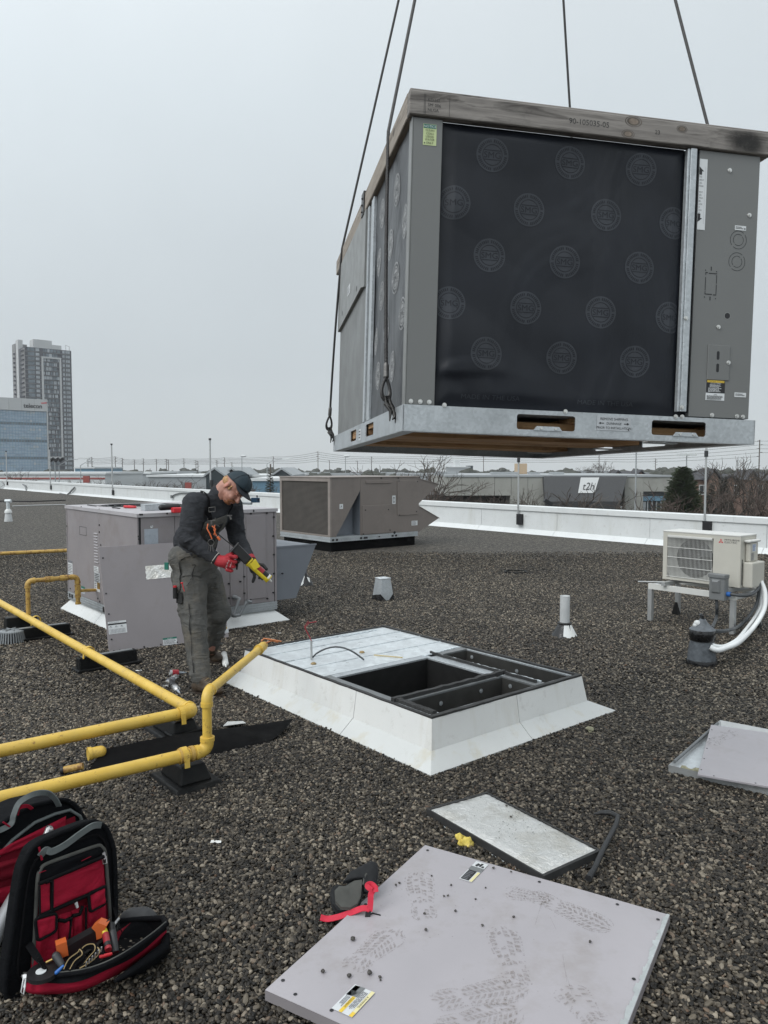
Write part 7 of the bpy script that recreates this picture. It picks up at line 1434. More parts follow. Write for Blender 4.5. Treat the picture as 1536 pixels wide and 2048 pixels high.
v2, fs = text_mesh('Milwaukee', .016); Tg = frame_of(D(453, 1139, 5.325), D(459, 1121, 5.322) - D(453, 1139, 5.325), Vector((-1, 0, .3))); b = MB(Tg); b.add([(x, y, 0) for x, y in v2], fs); b.add([(.01 + x * .7, -.022 + y * .7, -.0) for x, y in v2], fs)
o = b.build('glove_lettering', M['sticker_white'], gN); m_ = o.modifiers.new('lie_on', 'SHRINKWRAP'); m_.target = gN; m_.wrap_method = 'NEAREST_SURFACEPOINT'; m_.wrap_mode = 'ABOVE_SURFACE'; m_.offset = .0015
fF = (wrF - elF).normalized(); b = MB(); b.cap(wrF - fF * .01, wrF + fF * .03, .038, .038, 14); pF = D(511, 1139, 5.56); b.cap(wrF + fF * .02, pF, .038, .036, 14); b.ell(pF, (.045, .034, .036), 14)
for (pts, r_) in ((((508, 1146, 5.54), (509, 1155, 5.51), (506, 1163, 5.50)), .0125), (((514, 1146, 5.55), (520, 1152, 5.49), (519, 1156, 5.47)), .0125), (((519, 1146, 5.56), (527, 1154, 5.49), (525, 1158, 5.47)), .012), (((523, 1145, 5.57), (532, 1153, 5.50), (531, 1158, 5.48)), .011), (((516, 1128, 5.58), (526, 1130, 5.57), (533, 1138, 5.55)), .0135)):
 for k in range(len(pts) - 1): b.cap(D(*pts[k]), D(*pts[k + 1]), r_, r_ * .92, 10)
gF = soft('glove', b, 'glove_black', .0035, 3, .002, .012); gF['label'] = 'black coated palm glove'
b = MB(); b.cyl(wrF - fF * .012, wrF + fF * .03, .044, .042, 14); b.build('glove_back', M['glove_red'], gF)
b = MB(); b.tube([D(416, 1048, 5.40), D(414, 1057, 5.38), (D(420, 1068, 5.37)), D(424, 1078, 5.37)], .005, 6); b.tube([D(430, 1050, 5.38), D(428, 1060, 5.37), D(433, 1072, 5.36)], .004, 6); b.tube([D(424, 1052, 5.37), D(431, 1058, 5.36), D(428, 1070, 5.36)], .004, 6); b.build('clipped_pliers', M['orange_tool'], wk)
b = MB(); b.cap(D(431, 1072, 5.37), D(438, 1077, 5.37), .013); b.build('clipped_tool', M['gun_black'], wk); b = MB(); b.cap(D(436, 1075, 5.355), D(439, 1079, 5.355), .009); b.build('clip_handle', M['orange_tool'], wk)
b = MB(); p = D(422, 1085, 5.36); b.tube([p + Vector((.022 * math.cos(t), 0, .022 * math.sin(t))) for t in [2 * math.pi * i / 14 for i in range(15)]], .0025, 5);
for dx in (-.014, -.002, .010): b.bar(p + Vector((dx, -.002, -.02)), p + Vector((dx * 1.6, -.004, -.062)), .009, .002)
b.build('key_ring', M['ferrule'], wk)
# caulking gun in his hands
cg = thing('caulking_gun', 'yellow and black caulking gun with long rod held by the bending worker', 'caulking gun', D(480, 1112, 5.42), W)
g0, g1 = D(485, 1112, 5.42), D(541, 1161, 5.47); gd = (g1 - g0).normalized(); gx = gd.cross(Vector((0, 0, 1))).normalized(); gy = gx.cross(gd)
r0 = D(471, 1096, 5.415); b = MB(); b.tube([D(439, 1054, 5.38), D(434, 1050, 5.38), D(427, 1051, 5.38), D(424, 1056, 5.38), D(428, 1061, 5.385), D(447, 1077, 5.40), r0, g0], .0042, 8); b.build('push_rod', M['steel_dark'], cg)
b = MB(); b.bar(r0 + gd * -.005, g0 + gd * .055, .062, .070, gy); b.build('body', M['gun_black'], cg, bevel=.008, seg=2); b = MB(); b.bar(r0 - gd * .012, r0 - gd * .0055, .075, .085, gy); b.build('back_plate', M['gun_black'], cg, bevel=.002)
b = MB(); b.cap(g0 - gy * .03, gh + Vector((.01, .02, -.03)), .018, .016); b.cap(gh + Vector((.06, 0, .0)) - gd * .02, gh + Vector((.035, .01, -.05)), .008, .007); b.build('handle', M['gun_black'], cg)
ga = g0 + gd * .058; L = (g1 - ga).length
def trough(i, j):
 a = -math.pi * (.02 + .96 * i); r_ = .034 if j < .15 else .030
 return ga + gd * (L * .93 * j) + gx * math.cos(a) * r_ + gy * math.sin(a) * r_
b = MB(); b.grid(trough, 14, 12); b.cyl(ga, ga + gd * .012, .036, n=18); b.cyl(ga + gd * L * .90, ga + gd * L * .93, .033, n=18); b.bar(ga + gd * .02 + gy * .02, ga + gd * .075 + gy * .004, .066, .05, gy)
o = b.build('cartridge_frame', M['gun_yellow'], cg); m_ = o.modifiers.new('thickness', 'SOLIDIFY'); m_.thickness = .0025
b = MB(); b.cyl(ga + gd * .075 + gy * .004, ga + gd * L * .90 + gy * .004, .0255, n=18); o = b.build('caulk_tube', M['gun_black'], cg); b = MB(); b.cyl(ga + gd * .078 + gy * .0045, ga + gd * .13 + gy * .0045, .0262, n=18); b.build('tube_label', M['tube_red'], o); b = MB(); b.cyl(ga + gd * L * .82 + gy * .0045, ga + gd * L * .895 + gy * .0045, .0260, n=18); b.cyl(g1 - gd * .014, g1 + gd * .012, .011, .005, n=10); b.build('nozzle', M['tube_white'], o)
# caulk tubes on the gravel
def caulk(label, tail, tip, mat, stripe=None, r_=.0245):
 a, c_ = G(*tail, .026), G(*tip, .014); d = (c_ - a).normalized(); L = (c_ - a).length; t = thing('caulk_tube', label, 'caulk tube', (a + c_) / 2 - Vector((0, 0, .02)), W, 'caulk tubes beside the worker')
 b = MB(); b.lathe([(0, .01), (r_ * .95, .008), (r_, 0), (r_, L - .075), (r_ * .8, L - .062), (r_ * .35, L - .055)], a, 16, d); b.build('barrel', M[mat], t); b = MB(); b.lathe([(r_ * .36, L - .056), (r_ * .30, L - .03), (.003, L), (0, L)], a, 12, d); b.build('nozzle', M['tube_white' if mat != 'tube_silver' else 'sticker_clear'], t)
 if stripe: b = MB(); b.lathe([(r_ + .0006, L * .14), (r_ + .0006, L * .5)], a, 16, d); b.build('band', M[stripe], t)
 return t
caulk('silver caulk tube with red band lying left of the near boot', (339, 1346), (374, 1345), 'tube_silver', 'tube_red'); caulk('silver caulk tube lying across another, pointing away from the boot', (331, 1370), (358, 1350), 'tube_silver', 'ink_grey'); caulk('silver caulk tube nearest the yellow pipe, nozzle towards the viewer', (338, 1362), (360, 1386), 'tube_silver', 'ink_black', .025); caulk('white caulk tube lying right of the far boot', (448, 1308), (452, 1334), 'tube_white', None, .025)
# tool backpacks
Y0 = 2.30
bg = thing('backpack', 'open black tool backpack with red pockets and tools spilling from its fallen flap', 'backpack', G(120, 1975), W)
def K(px, py, Y): return D(px, py, Y)
def loft(name, A, B, mat, par, cap=True, smooth=False):
 """solid between two matching outlines"""
 n = len(A); b = MB(); b.add(list(A) + list(B), [(i, (i + 1) % n, n + (i + 1) % n, n + i) for i in range(n)] + ([tuple(range(n - 1, -1, -1)), tuple(range(n, 2 * n))] if cap else []), smooth); return b.build(name, M[mat], par)
SL = G(45, 1985); SR = G(232, 1880); sd = (SR - SL).normalized(); sn = Vector((sd.y, -sd.x, 0))
lean = (Vector((0, 0, 1)) - sn * .10).normalized()
def SP(px, py, off=0.0):
 nrm = sd.cross(lean).normalized(); o = SL + nrm * off * (1 if nrm.dot(EYEV - SL) > 0 else -1); d = ray(px, py); t = (o - EYEV).dot(nrm) / d.dot(nrm); return EYEV + d * t
N_ = sd.cross(lean).normalized(); N_ = N_ if N_.dot(EYEV - SL) > 0 else -N_
def rounded(pts, k=4, f=.22):
 out = []; n = len(pts)
 for i in range(n):
  p0, p1, p2 = pts[i - 1], pts[i], pts[(i + 1) % n]; a = p1.lerp(p0, f); c = p1.lerp(p2, f)
  for q in range(k + 1): t = q / k; out.append(a * (1 - t) ** 2 + p1 * 2 * t * (1 - t) + c * t * t)
 return out
shell = rounded([SP(4, 2000), SP(40, 1745), SP(65, 1688), SP(185, 1640), SP(212, 1655), SP(228, 1700), SP(231, 1875), SP(140, 1935), SP(52, 1990)], 4, .3)
shell_b = [p - N_ * .045 for p in shell]
loft('shell', shell, shell_b, 'bag_black', bg, smooth=False)
b = MB()
inner = rounded([SP(62, 1975, .004), SP(72, 1750, .004), SP(84, 1728, .004), SP(196, 1688, .004), SP(208, 1700, .004), SP(220, 1868, .004)], 4, .2)
b.tube([p + N_ * .003 for p in shell + shell[:1]], .009, 8, False); b.build('rim_piping', M['bag_black'], bg)
b = MB(); b.tube([p + N_ * .008 for p in inner + inner[:1]], .006, 8, False); b.build('zip_track', M['foam_grey'], bg)
b = MB(); b.tube([p.lerp(q, .5) + N_ * .006 for p, q in zip(rounded([SP(22, 1985), SP(52, 1745), SP(72, 1708), SP(190, 1662), SP(210, 1680), SP(226, 1870)], 4, .25), rounded([SP(30, 1985), SP(58, 1748), SP(76, 1715), SP(192, 1670), SP(210, 1688), SP(226, 1870)], 4, .25))], .004, 6, False); b.build('rim_seam', M['strap_black'], bg)
def quadpad(name, q, mat, off0, puff=.008, nu=14, nv=14, par=None, seed=0):
 P_ = [SP(x, y, off0) for x, y in q]; b = MB()
 def f(i, j): e = min(1, min(i, 1 - i) * 7, min(j, 1 - j) * 7); w = mnoise.noise(Vector((i * 3 + seed, j * 2.4, seed * 1.7))); return P_[0].lerp(P_[1], i).lerp(P_[3].lerp(P_[2], i), j) + N_ * (puff * e * (1 + .9 * w))
 b.grid(f, nu, nv); o = b.build(name, M[mat], par or bg); return o
quadpad('back_lining', ((58, 1972), (222, 1866), (206, 1692), (76, 1738)), 'bag_red_dark', .005, .004)
quadpad('header_band', ((76, 1768), (207, 1712), (207, 1690), (76, 1737)), 'bag_black', .014, .008, seed=3)
quadpad('upper_pocket', ((80, 1832), (210, 1774), (206, 1714), (77, 1768)), 'bag_red', .017, .013, 20, 14, seed=1)
for (q, s_) in ((((60, 1950), (118, 1918), (115, 1838), (72, 1862)), 2), (((118, 1918), (140, 1905), (142, 1822), (116, 1830)), 3), (((140, 1905), (166, 1890), (166, 1810), (142, 1822)), 4), (((166, 1890), (212, 1868), (212, 1800), (166, 1812)), 5)): quadpad('lower_pocket', q, 'bag_red', .012, .016, 12, 12, seed=s_)
for (q, s_) in ((((75, 1882), (112, 1862), (112, 1826), (70, 1838)), 6), (((180, 1824), (212, 1806), (211, 1772), (177, 1788)), 7)):
 quadpad('pocket_flap', q, 'bag_red', .034, .008, 10, 10, seed=s_); b = MB(); P_ = rounded([SP(x, y, .036) for x, y in q], 4, .18); b.tube(P_ + P_[:1], .0055, 6, False); b.build('flap_binding', M['strap_black'], bg)
for pts in (((78, 1833), (140, 1806), (212, 1774)), ((79, 1772), (80, 1832)), ((78, 1768), (140, 1742), (208, 1713)), ((117, 1840), (130, 1842), (143, 1836)), ((145, 1832), (160, 1828), (165, 1812)), ((143, 1838), (136, 1902)), ((172, 1815), (172, 1885)), ((92, 1765), (104, 1762), (103, 1835)), ((103, 1764), (102, 1822))):
 b = MB(); b.tube([SP(x, y, .032) for x, y in pts], .0035 if len(pts) == 2 else .006, 6); b.build('binding', M['strap_black'], bg)
b = MB(); b.tube([SP(78, 1746, .026), SP(92, 1741, .026)], .0012, 4); b.tube([SP(163, 1722, .026), SP(182, 1713, .026)], .0012, 4); b.build('red_stitching', M['bag_red'], bg)
b = MB(); p = SP(207, 1705, .03); b.bar(p, SP(210, 1718, .03), .010, .003, N_); q = [SP(204, 1715, .03), SP(212, 1713, .03), SP(214, 1726, .03), SP(206, 1728, .03)]; b.tube(q + q[:1], .0018, 6, False); b.build('zip_pull', M['zip_silver'], bg)
b = MB(); p = SP(151, 1802, .03); b.cyl(p, SP(155, 1815, .03), .006, .004, n=8); b.build('pocket_pen', M['sticker_white'], bg)
ribbon([SP(80, 1712, .01), SP(92, 1700, .02), SP(104, 1703, .025), SP(130, 1690, .028), SP(160, 1668, .025), SP(185, 1652, .02), SP(202, 1650, .012)], .020, 'bag_trim', 'carry_handle', bg, .006, N_)
ribbon([SP(78, 1694, .012), SP(84, 1720, .014)], .006, 'bag_red', 'handle_tag', bg, .003, N_)
TR_ = [G(52, 1992), G(60, 2010) * 1.0, G(150, 2000), G(250, 1965), G(322, 1905), G(331, 1868), G(326, 1850, .0), G(250, 1850)]
rimz = .085
t0, t1, t2, t3 = K(48, 1955, 2.25), K(205, 1948, 2.20), K(332, 1855, 2.34), K(236, 1845, 2.52)
bl_, br_ = G(62, 2012), G(328, 1915)
def edge(i):
 P_ = [K(48, 1950, 2.25), K(110, 1950, 2.20), K(180, 1940, 2.19), K(240, 1915, 2.22), K(300, 1875, 2.30), K(333, 1848, 2.37)]; f = i * (len(P_) - 1); k = min(int(f), len(P_) - 2); t = f - k
 p0, p1, p2, p3 = P_[max(k - 1, 0)], P_[k], P_[k + 1], P_[min(k + 2, len(P_) - 1)]; return .5 * (2 * p1 + (p2 - p0) * t + (2 * p0 - 5 * p1 + 4 * p2 - p3) * t * t + (3 * p1 - p0 - 3 * p2 + p3) * t ** 3)
def low(i):
 P_ = [G(55, 1985, .008), G(80, 1990, .006), G(150, 1985, .006), G(210, 1962, .015), G(275, 1925, .02), G(334, 1880, .035)]; f = i * (len(P_) - 1); k = min(int(f), len(P_) - 2); t = f - k
 p0, p1, p2, p3 = P_[max(k - 1, 0)], P_[k], P_[k + 1], P_[min(k + 2, len(P_) - 1)]; return .5 * (2 * p1 + (p2 - p0) * t + (2 * p0 - 5 * p1 + 4 * p2 - p3) * t * t + (3 * p1 - p0 - 3 * p2 + p3) * t ** 3)
b = MB(); b.grid(lambda i, j: low(i).lerp(edge(i), j * .80) + Vector((.10, -.35, 0)) * (.05 * math.sin(math.pi * j) + .008 * mnoise.noise(Vector((i * 5, j * 2, 0)))), 30, 8); b.build('flap_front', M['bag_red'], bg)
b = MB(); b.grid(lambda i, j: edge(i).lerp(low(i), .26 - .26 * j) + Vector((.1, -.35, 0)) * .040 * (1 - j) + Vector((0, 0, .004 * math.sin(i * 15))), 30, 4); b.tube([edge(i / 30) + Vector((0, -.002, .002)) for i in range(31)], .009, 8); b.build('flap_zip_band', M['bag_black'], bg)
b = MB(); b.tube([edge(i / 30) + Vector((0, -.004, .010)) for i in range(31)], .0022, 6); b.build('zip_teeth', M['foam_grey'], bg)
b = MB()
for k in range(4): f0 = .018 + .022 * k; b.tube([G(332, 1872, f0), G(330, 1905 - 4 * k, f0 - .006), G(290, 1935 - 4 * k, f0 - .006), G(230, 1962, f0 - .012)], [.014, .016, .014, .006], 8)
b.build('side_bellows', M['bag_black'], bg)
rb = [edge(1.0), K(326, 1836, 2.46), K(285, 1838, 2.52), K(240, 1842, 2.54)]
b = MB(); b.tube(rb, .009, 8); b.build('back_rim', M['bag_black'], bg); b = MB(); b.add([rb[0], rb[1], rb[2], rb[3], G(235, 1880, .01), G(290, 1878, .01), G(330, 1885, .01)], [(0, 1, 2, 3, 4, 5, 6), (6, 5, 4, 3, 2, 1, 0)]); b.build('flap_side', M['bag_black'], bg)
b = MB(); b.add([G(60, 1990, .012), G(200, 1965, .012), G(330, 1890, .012), G(235, 1868, .012)], [(0, 1, 2, 3)]); b.build('tray_lining', M['strap_black'], bg)
b = MB(); b.grid(lambda i, j: K(222, 1872, 2.42).lerp(K(262, 1845, 2.50), i).lerp(K(232, 1905, 2.36).lerp(K(238, 1870, 2.44), i), j), 6, 6); b.build('inner_divider', M['bag_red_dark'], bg)
ribbon([SP(57, 1888, .02), K(75, 1915, 2.24), K(90, 1938, 2.20)], .022, 'strap_black', 'retaining_strap', bg, .003, N_); ribbon([SP(228, 1815, .01), K(236, 1845, 2.46), K(243, 1862, 2.42)], .012, 'strap_black', 'retaining_strap', bg, .003, N_)
b = MB(); p = K(50, 1952, 2.22); b.ell(p, (.012, .008, .008), 10); q = [K(47, 1958, 2.20), K(52, 1958, 2.20), K(48, 1990, 2.18), K(42, 1984, 2.18)]; b.tube(q + q[:1], .0028, 6, False); b.bar(K(50, 1950, 2.21), K(46, 1975, 2.19), .010, .003); b.build('zip_pull', M['zip_silver'], bg)
def tool(name, label, cat, parts, org):
 t = thing(name, label, cat, org, W)
 for nm, mt, fn in parts: b = MB(); fn(b); b.build(nm, M[mt], t)
 return t
zt = 2.30
tool('hand_saw', 'black folding saw with orange ends lying across the open red flap', 'saw', [('blade_cover', 'gun_black', lambda b: b.bar(K(125, 1905, 2.27), K(200, 1862, 2.36), .030, .040)), ('handle', 'orange_tool', lambda b: b.prism([K(183, 1856, 2.33), K(196, 1846, 2.33), K(213, 1852, 2.33), K(208, 1862, 2.33), K(203, 1876, 2.33), K(193, 1880, 2.33), K(191, 1864, 2.33)], (.0, .03, .0))), ('end_piece', 'orange_tool', lambda b: b.bar(K(113, 1900, 2.255), K(134, 1892, 2.27), .028, .045)), ('tip', 'gun_black', lambda b: b.tube([K(208, 1850, 2.34), K(222, 1836, 2.37)], [.006, .002], 6))], K(160, 1890, 2.3))
tool('flashlight', 'black cylindrical flashlight standing in the corner of the open flap', 'flashlight', [('barrel', 'dark_plastic', lambda b: b.cyl(K(231, 1905, 2.30), K(225, 1862, 2.35), .0115, n=12)), ('head', 'gun_black', lambda b: b.cyl(K(225, 1868, 2.345), K(222, 1848, 2.37), .0125, n=12))], K(228, 1890, 2.32))
tool('screwdriver', 'red and black handled screwdriver with a yellow cap beside the flashlight', 'screwdriver', [('handle', 'tube_red', lambda b: b.cyl(K(217, 1900, 2.28), K(211, 1868, 2.33), .0105, n=10)), ('grip_band', 'gun_black', lambda b: b.cyl(K(216, 1893, 2.29), K(214.5, 1886, 2.30), .0112, n=10)), ('cap', 'gun_yellow', lambda b: b.cyl(K(211.5, 1870, 2.33), K(208, 1858, 2.34), .0105, .008, n=10))], K(214, 1885, 2.3))
tool('tool_grip', 'dark rubber grip lying behind the black belt loops in the flap', 'tool handle', [('grip', 'dark_plastic', lambda b: b.cap(K(112, 1912, 2.235), K(124, 1930, 2.22), .0125, .010)), ('tip', 'brass', lambda b: b.tube([K(92, 1925, 2.23), K(108, 1917, 2.24)], .004, 6))], K(118, 1920, 2.22))
tool('tape_measure', 'round black disc with a white face by the retaining strap', 'tape measure', [('case', 'gun_black', lambda b: b.cyl(K(86, 1942, 2.20) - Vector((0, 0, .012)), K(86, 1942, 2.20), .045, n=20)), ('face', 'sticker_white', lambda b: b.cyl(K(82, 1943, 2.195), K(82, 1943, 2.195) + Vector((0, 0, .002)), .015, n=16))], K(86, 1945, 2.2) - Vector((0, 0, .02)))
tb = thing('tool_belt', 'black webbing belt with yellow edges coiled in the open flap', 'belt', K(160, 1935, 2.2), W)
for pts, w_ in (([K(128, 1942, 2.19), K(138, 1922, 2.215), K(156, 1908, 2.23), K(160, 1902, 2.235), K(165, 1912, 2.22), K(150, 1925, 2.205), K(140, 1942, 2.185)], .016), ([K(158, 1908, 2.235), K(172, 1894, 2.25), K(188, 1892, 2.26), K(190, 1904, 2.245), K(178, 1918, 2.225), K(165, 1936, 2.195)], .018), ([K(160, 1940, 2.19), K(185, 1925, 2.20), K(200, 1908, 2.225), K(196, 1898, 2.24)], .022)):
 ribbon(pts, w_, 'strap_black', 'webbing', tb, .003, Vector((.2, -1, .3))); ribbon([p + Vector((0, -.002, .007)) for p in pts], .0025, 'tan_leather', 'webbing_edge', tb, .003, Vector((.2, -1, .3)))
b = MB()
for (x, y) in ((137, 1924), (148, 1916), (162, 1909), (133, 1938)): p = K(x, y, 2.195 + (1942 - y) * .0012); b.ell(p, .0045, 8)
for k in range(6): p = K(172 + 6 * k, 1933 - 6 * k, 2.185 + .006 * k); b.bar(p, p + Vector((.002, 0, .014)), .005, .003)
b.build('rivets', M['zip_silver'], tb)
for (a, c_, mt, lab) in ((((113, 1945, 2.19), (124, 1935, 2.2)), 'ink_blue', 0, 'thin blue tool shaft showing at the front of the open flap'), (((200, 1914, 2.22), (222, 1908, 2.24)), 'ink_red', 0, 'small red tool lying behind the zip of the open flap'), (((228, 1850, 2.40), (236, 1838, 2.44)), 'zip_silver', 0, 'silver ratchet end poking up beside the flashlight')) if False else ():
 pass
for (a, c_, mt, lab) in (((113, 1945, 2.19), (126, 1933, 2.2), 'ink_blue', 'thin blue tool shaft showing at the front of the open flap'), ((200, 1914, 2.22), (222, 1908, 2.24), 'ink_red', 'small red tool lying behind the zip of the open flap'), ((224, 1855, 2.40), (237, 1838, 2.44), 'zip_silver', 'silver ratchet end poking up beside the flashlight')):
 b = MB(); b.cap(K(*a), K(*c_), .006, .005, 8); tag(b.build('small_tool', M[mt]), lab, 'hand tool')
kc_ = G(283, 1868); t_ = thing('knee_cup', 'dark grey moulded knee cup lying behind the open flap of the near backpack', 'knee pad', kc_, W)
b = MB(); c_ = K(276, 1862, 2.58); b.ell(c_, (.078, .06, .085), 22)
for v in b.bm.verts: v.co += Vector((0, 0, .004 * math.sin(v.co.x * 60)))
b.build('cup', M['knee_shell'], t_); b = MB(); p = [c_ + Vector((-.070 + .02 * k, -.045 - .008 * k, .030 - .012 * (k % 2))) for k in range(4)]; b.tube(p, .0018, 5); b.build('moulded_mark', M['ink_black'], t_)
# second backpack behind
b2 = thing('backpack', 'closed looking black and red tool backpack standing behind, mostly out at the left', 'backpack', G(60, 1900), W)
o1_ = .22
def S2(px, py, off=0.0): d = ray(px, py); nrm = N_; o = SL - N_ * .25 + nrm * off; t = (o - EYEV).dot(nrm) / d.dot(nrm); return EYEV + d * t
sh2 = rounded([S2(-120, 1960), S2(-70, 1700), S2(10, 1640), S2(60, 1612), S2(125, 1598), S2(150, 1610), S2(182, 1660), S2(190, 1860), S2(60, 1940)], 4, .3)
loft('shell', sh2, [p - N_ * .16 for p in sh2], 'bag_black', b2)
b = MB(); b.tube([p + N_ * .003 for p in sh2 + sh2[:1]], .009, 8, False); b.build('rim_piping', M['bag_black'], b2)
arc = [S2(-30, 1745, .008), S2(0, 1708, .008), S2(25, 1680, .008), S2(70, 1645, .008), S2(110, 1628, .008), S2(140, 1620, .008), S2(160, 1632, .008), S2(172, 1665, .008)]
b = MB(); b.tube(arc, .006, 6, False); b.build('zip_track', M['bag_trim'], b2)
def qp2(name, q, mat, off0, puff, seed):
 P_ = [S2(x, y, off0) for x, y in q]; b = MB(); b.grid(lambda i, j: P_[0].lerp(P_[1], i).lerp(P_[3].lerp(P_[2], i), j) + N_ * (puff * min(1, min(i, 1 - i) * 7, min(j, 1 - j) * 7) * (1 + .8 * mnoise.noise(Vector((i * 3, j * 3, seed))))), 12, 10); b.build(name, M[mat], b2)
qp2('back_lining', ((-60, 1860), (165, 1800), (150, 1632), (10, 1690)), 'bag_red_dark', .006, .006, 1); qp2('upper_pocket', ((-40, 1725), (130, 1668), (132, 1632), (20, 1688)), 'bag_red', .014, .006, 2); qp2('lower_pocket', ((-60, 1775), (90, 1742), (92, 1700), (-40, 1735)), 'bag_red_dark', .016, .010, 3); qp2('lower_pocket', ((-60, 1820), (90, 1790), (92, 1755), (-60, 1790)), 'bag_red', .016, .012, 4)
ribbon([S2(-20, 1668, .01), S2(20, 1650, .015), S2(28, 1628, .02), S2(40, 1604, .025), S2(68, 1588, .025), S2(95, 1586, .025), S2(110, 1598, .02), S2(118, 1612, .01)], .018, 'bag_trim', 'carry_handle', b2, .006, Vector((0, -1, .2)))
ribbon([S2(34, 1630, .014), S2(38, 1616, .02), S2(54, 1612, .02), S2(64, 1618, .016)], .012, 'bag_red', 'hang_loop', b2, .003, Vector((0, -1, .2))); ribbon([S2(6, 1644, .02), S2(20, 1654, .02)], .005, 'bag_red', 'handle_tag', b2, .003, Vector((0, -1, .2)))
h_ = thing('metal_bar', 'worn pale grey metal bar with a clear rounded end leaning between the two backpacks', 'metal bar', G(-20, 2000), W)
b = MB(); b.tube([K(-30, 1920, 2.26), K(10, 1830, 2.40), K(60, 1740, 2.52), K(88, 1690, 2.58)], [.024, .024, .022, .020], 10); b.build('bar', M['handle_grey'], h_); b = MB(); b.cap(K(84, 1695, 2.57), K(97, 1660, 2.60), .020, .017); b.build('rounded_end', M['tube_silver'], h_)
# beyond the roof
def bframe(px, Y, ang=0.0):
 p = D(px, 934, Y); return Matrix.Translation((p.x, p.y, GZ)) @ Matrix.Rotation(ang, 4, 'Z')
def hz_(py, Y): return D(768, py, Y).z - GZ
# dark residential tower
Tt = bframe(56, 600, TH); tw = thing('apartment_tower', 'tall dark apartment tower with a white rectangular frame, left background', 'tower', Tt.translation, W)
def BB(name, mat, fn, par, T): b = MB(T); fn(b); return b.build(name, M[mat], par)
Ht = hz_(693, 600) ; LW = 50.0
p_r = FBI @ D(147, 900, 600);
def tx(px):
 o = EYEV; d = ray(px, 900); a = Tt.translation; ex = Vector((math.cos(TH), math.sin(TH)));
 det = d.x * -ex.y + d.y * ex.x; s_ = (-(a.x) * d.y + (a.y) * d.x) / (ex.x * d.y - ex.y * d.x) if False else 0
 M2 = Matrix(((d.x, -ex.x), (d.y, -ex.y))); v = M2.inverted() @ Vector((a.x, a.y)); return v.y
LW = tx(147)
BB('main_block', 'tower_dark', lambda b: b.box(0, LW, 0, 17, 0, Ht), tw, Tt)
dep = 17
BB('side_wall', 'tower_mid', lambda b: b.box(-.35, -.01, 0, 9, 0, Ht - 1), tw, Tt); BB('white_fin', 'tower_white', lambda b: b.box(-.5, 3, 17.1, 24, 0, hz_(682, 620)), tw, Tt); BB('rear_block', 'tower_mid', lambda b: b.box(-1, 8, 24.1, 33, 0, hz_(690, 625)), tw, Tt)
BB('penthouse', 'tower_white', lambda b: (b.box(tx(75), tx(112), 4, 14, Ht - 1.5, hz_(681, 615)), b.box(tx(112) + .1, tx(131), 4, 14, Ht - 3, hz_(693, 625))), tw, Tt)
BB('roof_rail', 'tower_mid', lambda b: (b.cyl((tx(138), 2, Ht - 2), (tx(138), 2, Ht + 4.5), .15, n=4), b.cyl((tx(145), 2, Ht - 2), (tx(145), 2, Ht + 3.5), .15, n=4), b.cyl((tx(138), 2, Ht + 4.3), (tx(145), 2, Ht + 3.5), .15, n=4)), tw, Tt)
fx0, fx1, ft, fb = tx(87), tx(126), Ht - 6.5, hz_(917, 620)
for r in ((fx0, fx0 + 1.3, fb, ft), (fx1 - 1.3, fx1, fb, ft), (fx0 + 1.3, fx1 - 1.3, ft - 1.3, ft), (fx0 + 1.3, fx1 - 1.3, fb, fb + 1.3)): BB('white_frame', 'tower_white', lambda b, r=r: b.box(r[0], r[1], -1.2, .0, r[2], r[3]), tw, Tt)
nf = 29; fh = Ht / nf; rr = random.Random(12)
for f in range(1, nf):
 z_ = f * fh
 if z_ > Ht - 2: continue
 BB('floor_slab', 'tower_mid', lambda b: (b.box(-.02, fx0 - .05, -.45, -.01, z_, z_ + .38), b.box(fx1 + .05, LW + .1, -.45, -.01, z_, z_ + .38), b.box(fx0 + 1.35, fx1 - 1.35, -.8, -.01, z_, z_ + .30) if fb < z_ < ft else b.box(fx0, fx1, -.45, -.01, z_, z_ + .3)), tw, Tt)
 b = MB(Tt); b2_ = MB(Tt)
 x = fx0 + 1.5
 while x < fx1 - 2.4:
  w_ = rr.choice((1.0, 1.6, 2.2)); (b if rr.random() < .6 else b2_).box(x, x + w_, -.10, -.005, z_ + .7, z_ + fh - .35); x += w_ + rr.choice((.25, .5, .9))
 for (a0, a1) in ((tx(76), tx(84)), (fx1 + 1.2, fx1 + 3.2), (fx1 + 5.2, fx1 + 6.4), (LW - 4.5, LW - 1.0)):
  n_ = 3 if a1 - a0 > 3 else 1
  for k in range(n_): w_ = (a1 - a0) / n_; b2_.box(a0 + w_ * k + .1, a0 + w_ * (k + 1) - .15, -.08, -.005, z_ + .9, z_ + fh - .5)
 b.box(2, tx(74), -.06, -.004, z_ + .7, z_ + fh - .3)
 b.build('window', M['tower_glass'], tw); b2_.build('window', M['tower_pane_light'], tw)
 b = MB(Tt)
 for k in range(4): b.box(-1.4, -.36, 1.2 + 2.1 * k + (f % 2) * .8, 2.5 + 2.1 * k + (f % 2) * .8, z_ + .2, z_ + 1.3)
 b.box(-2.2, -1.05, 24.5, 27, z_, z_ + 1.2); b.build('balcony', M['tower_dark'], tw)
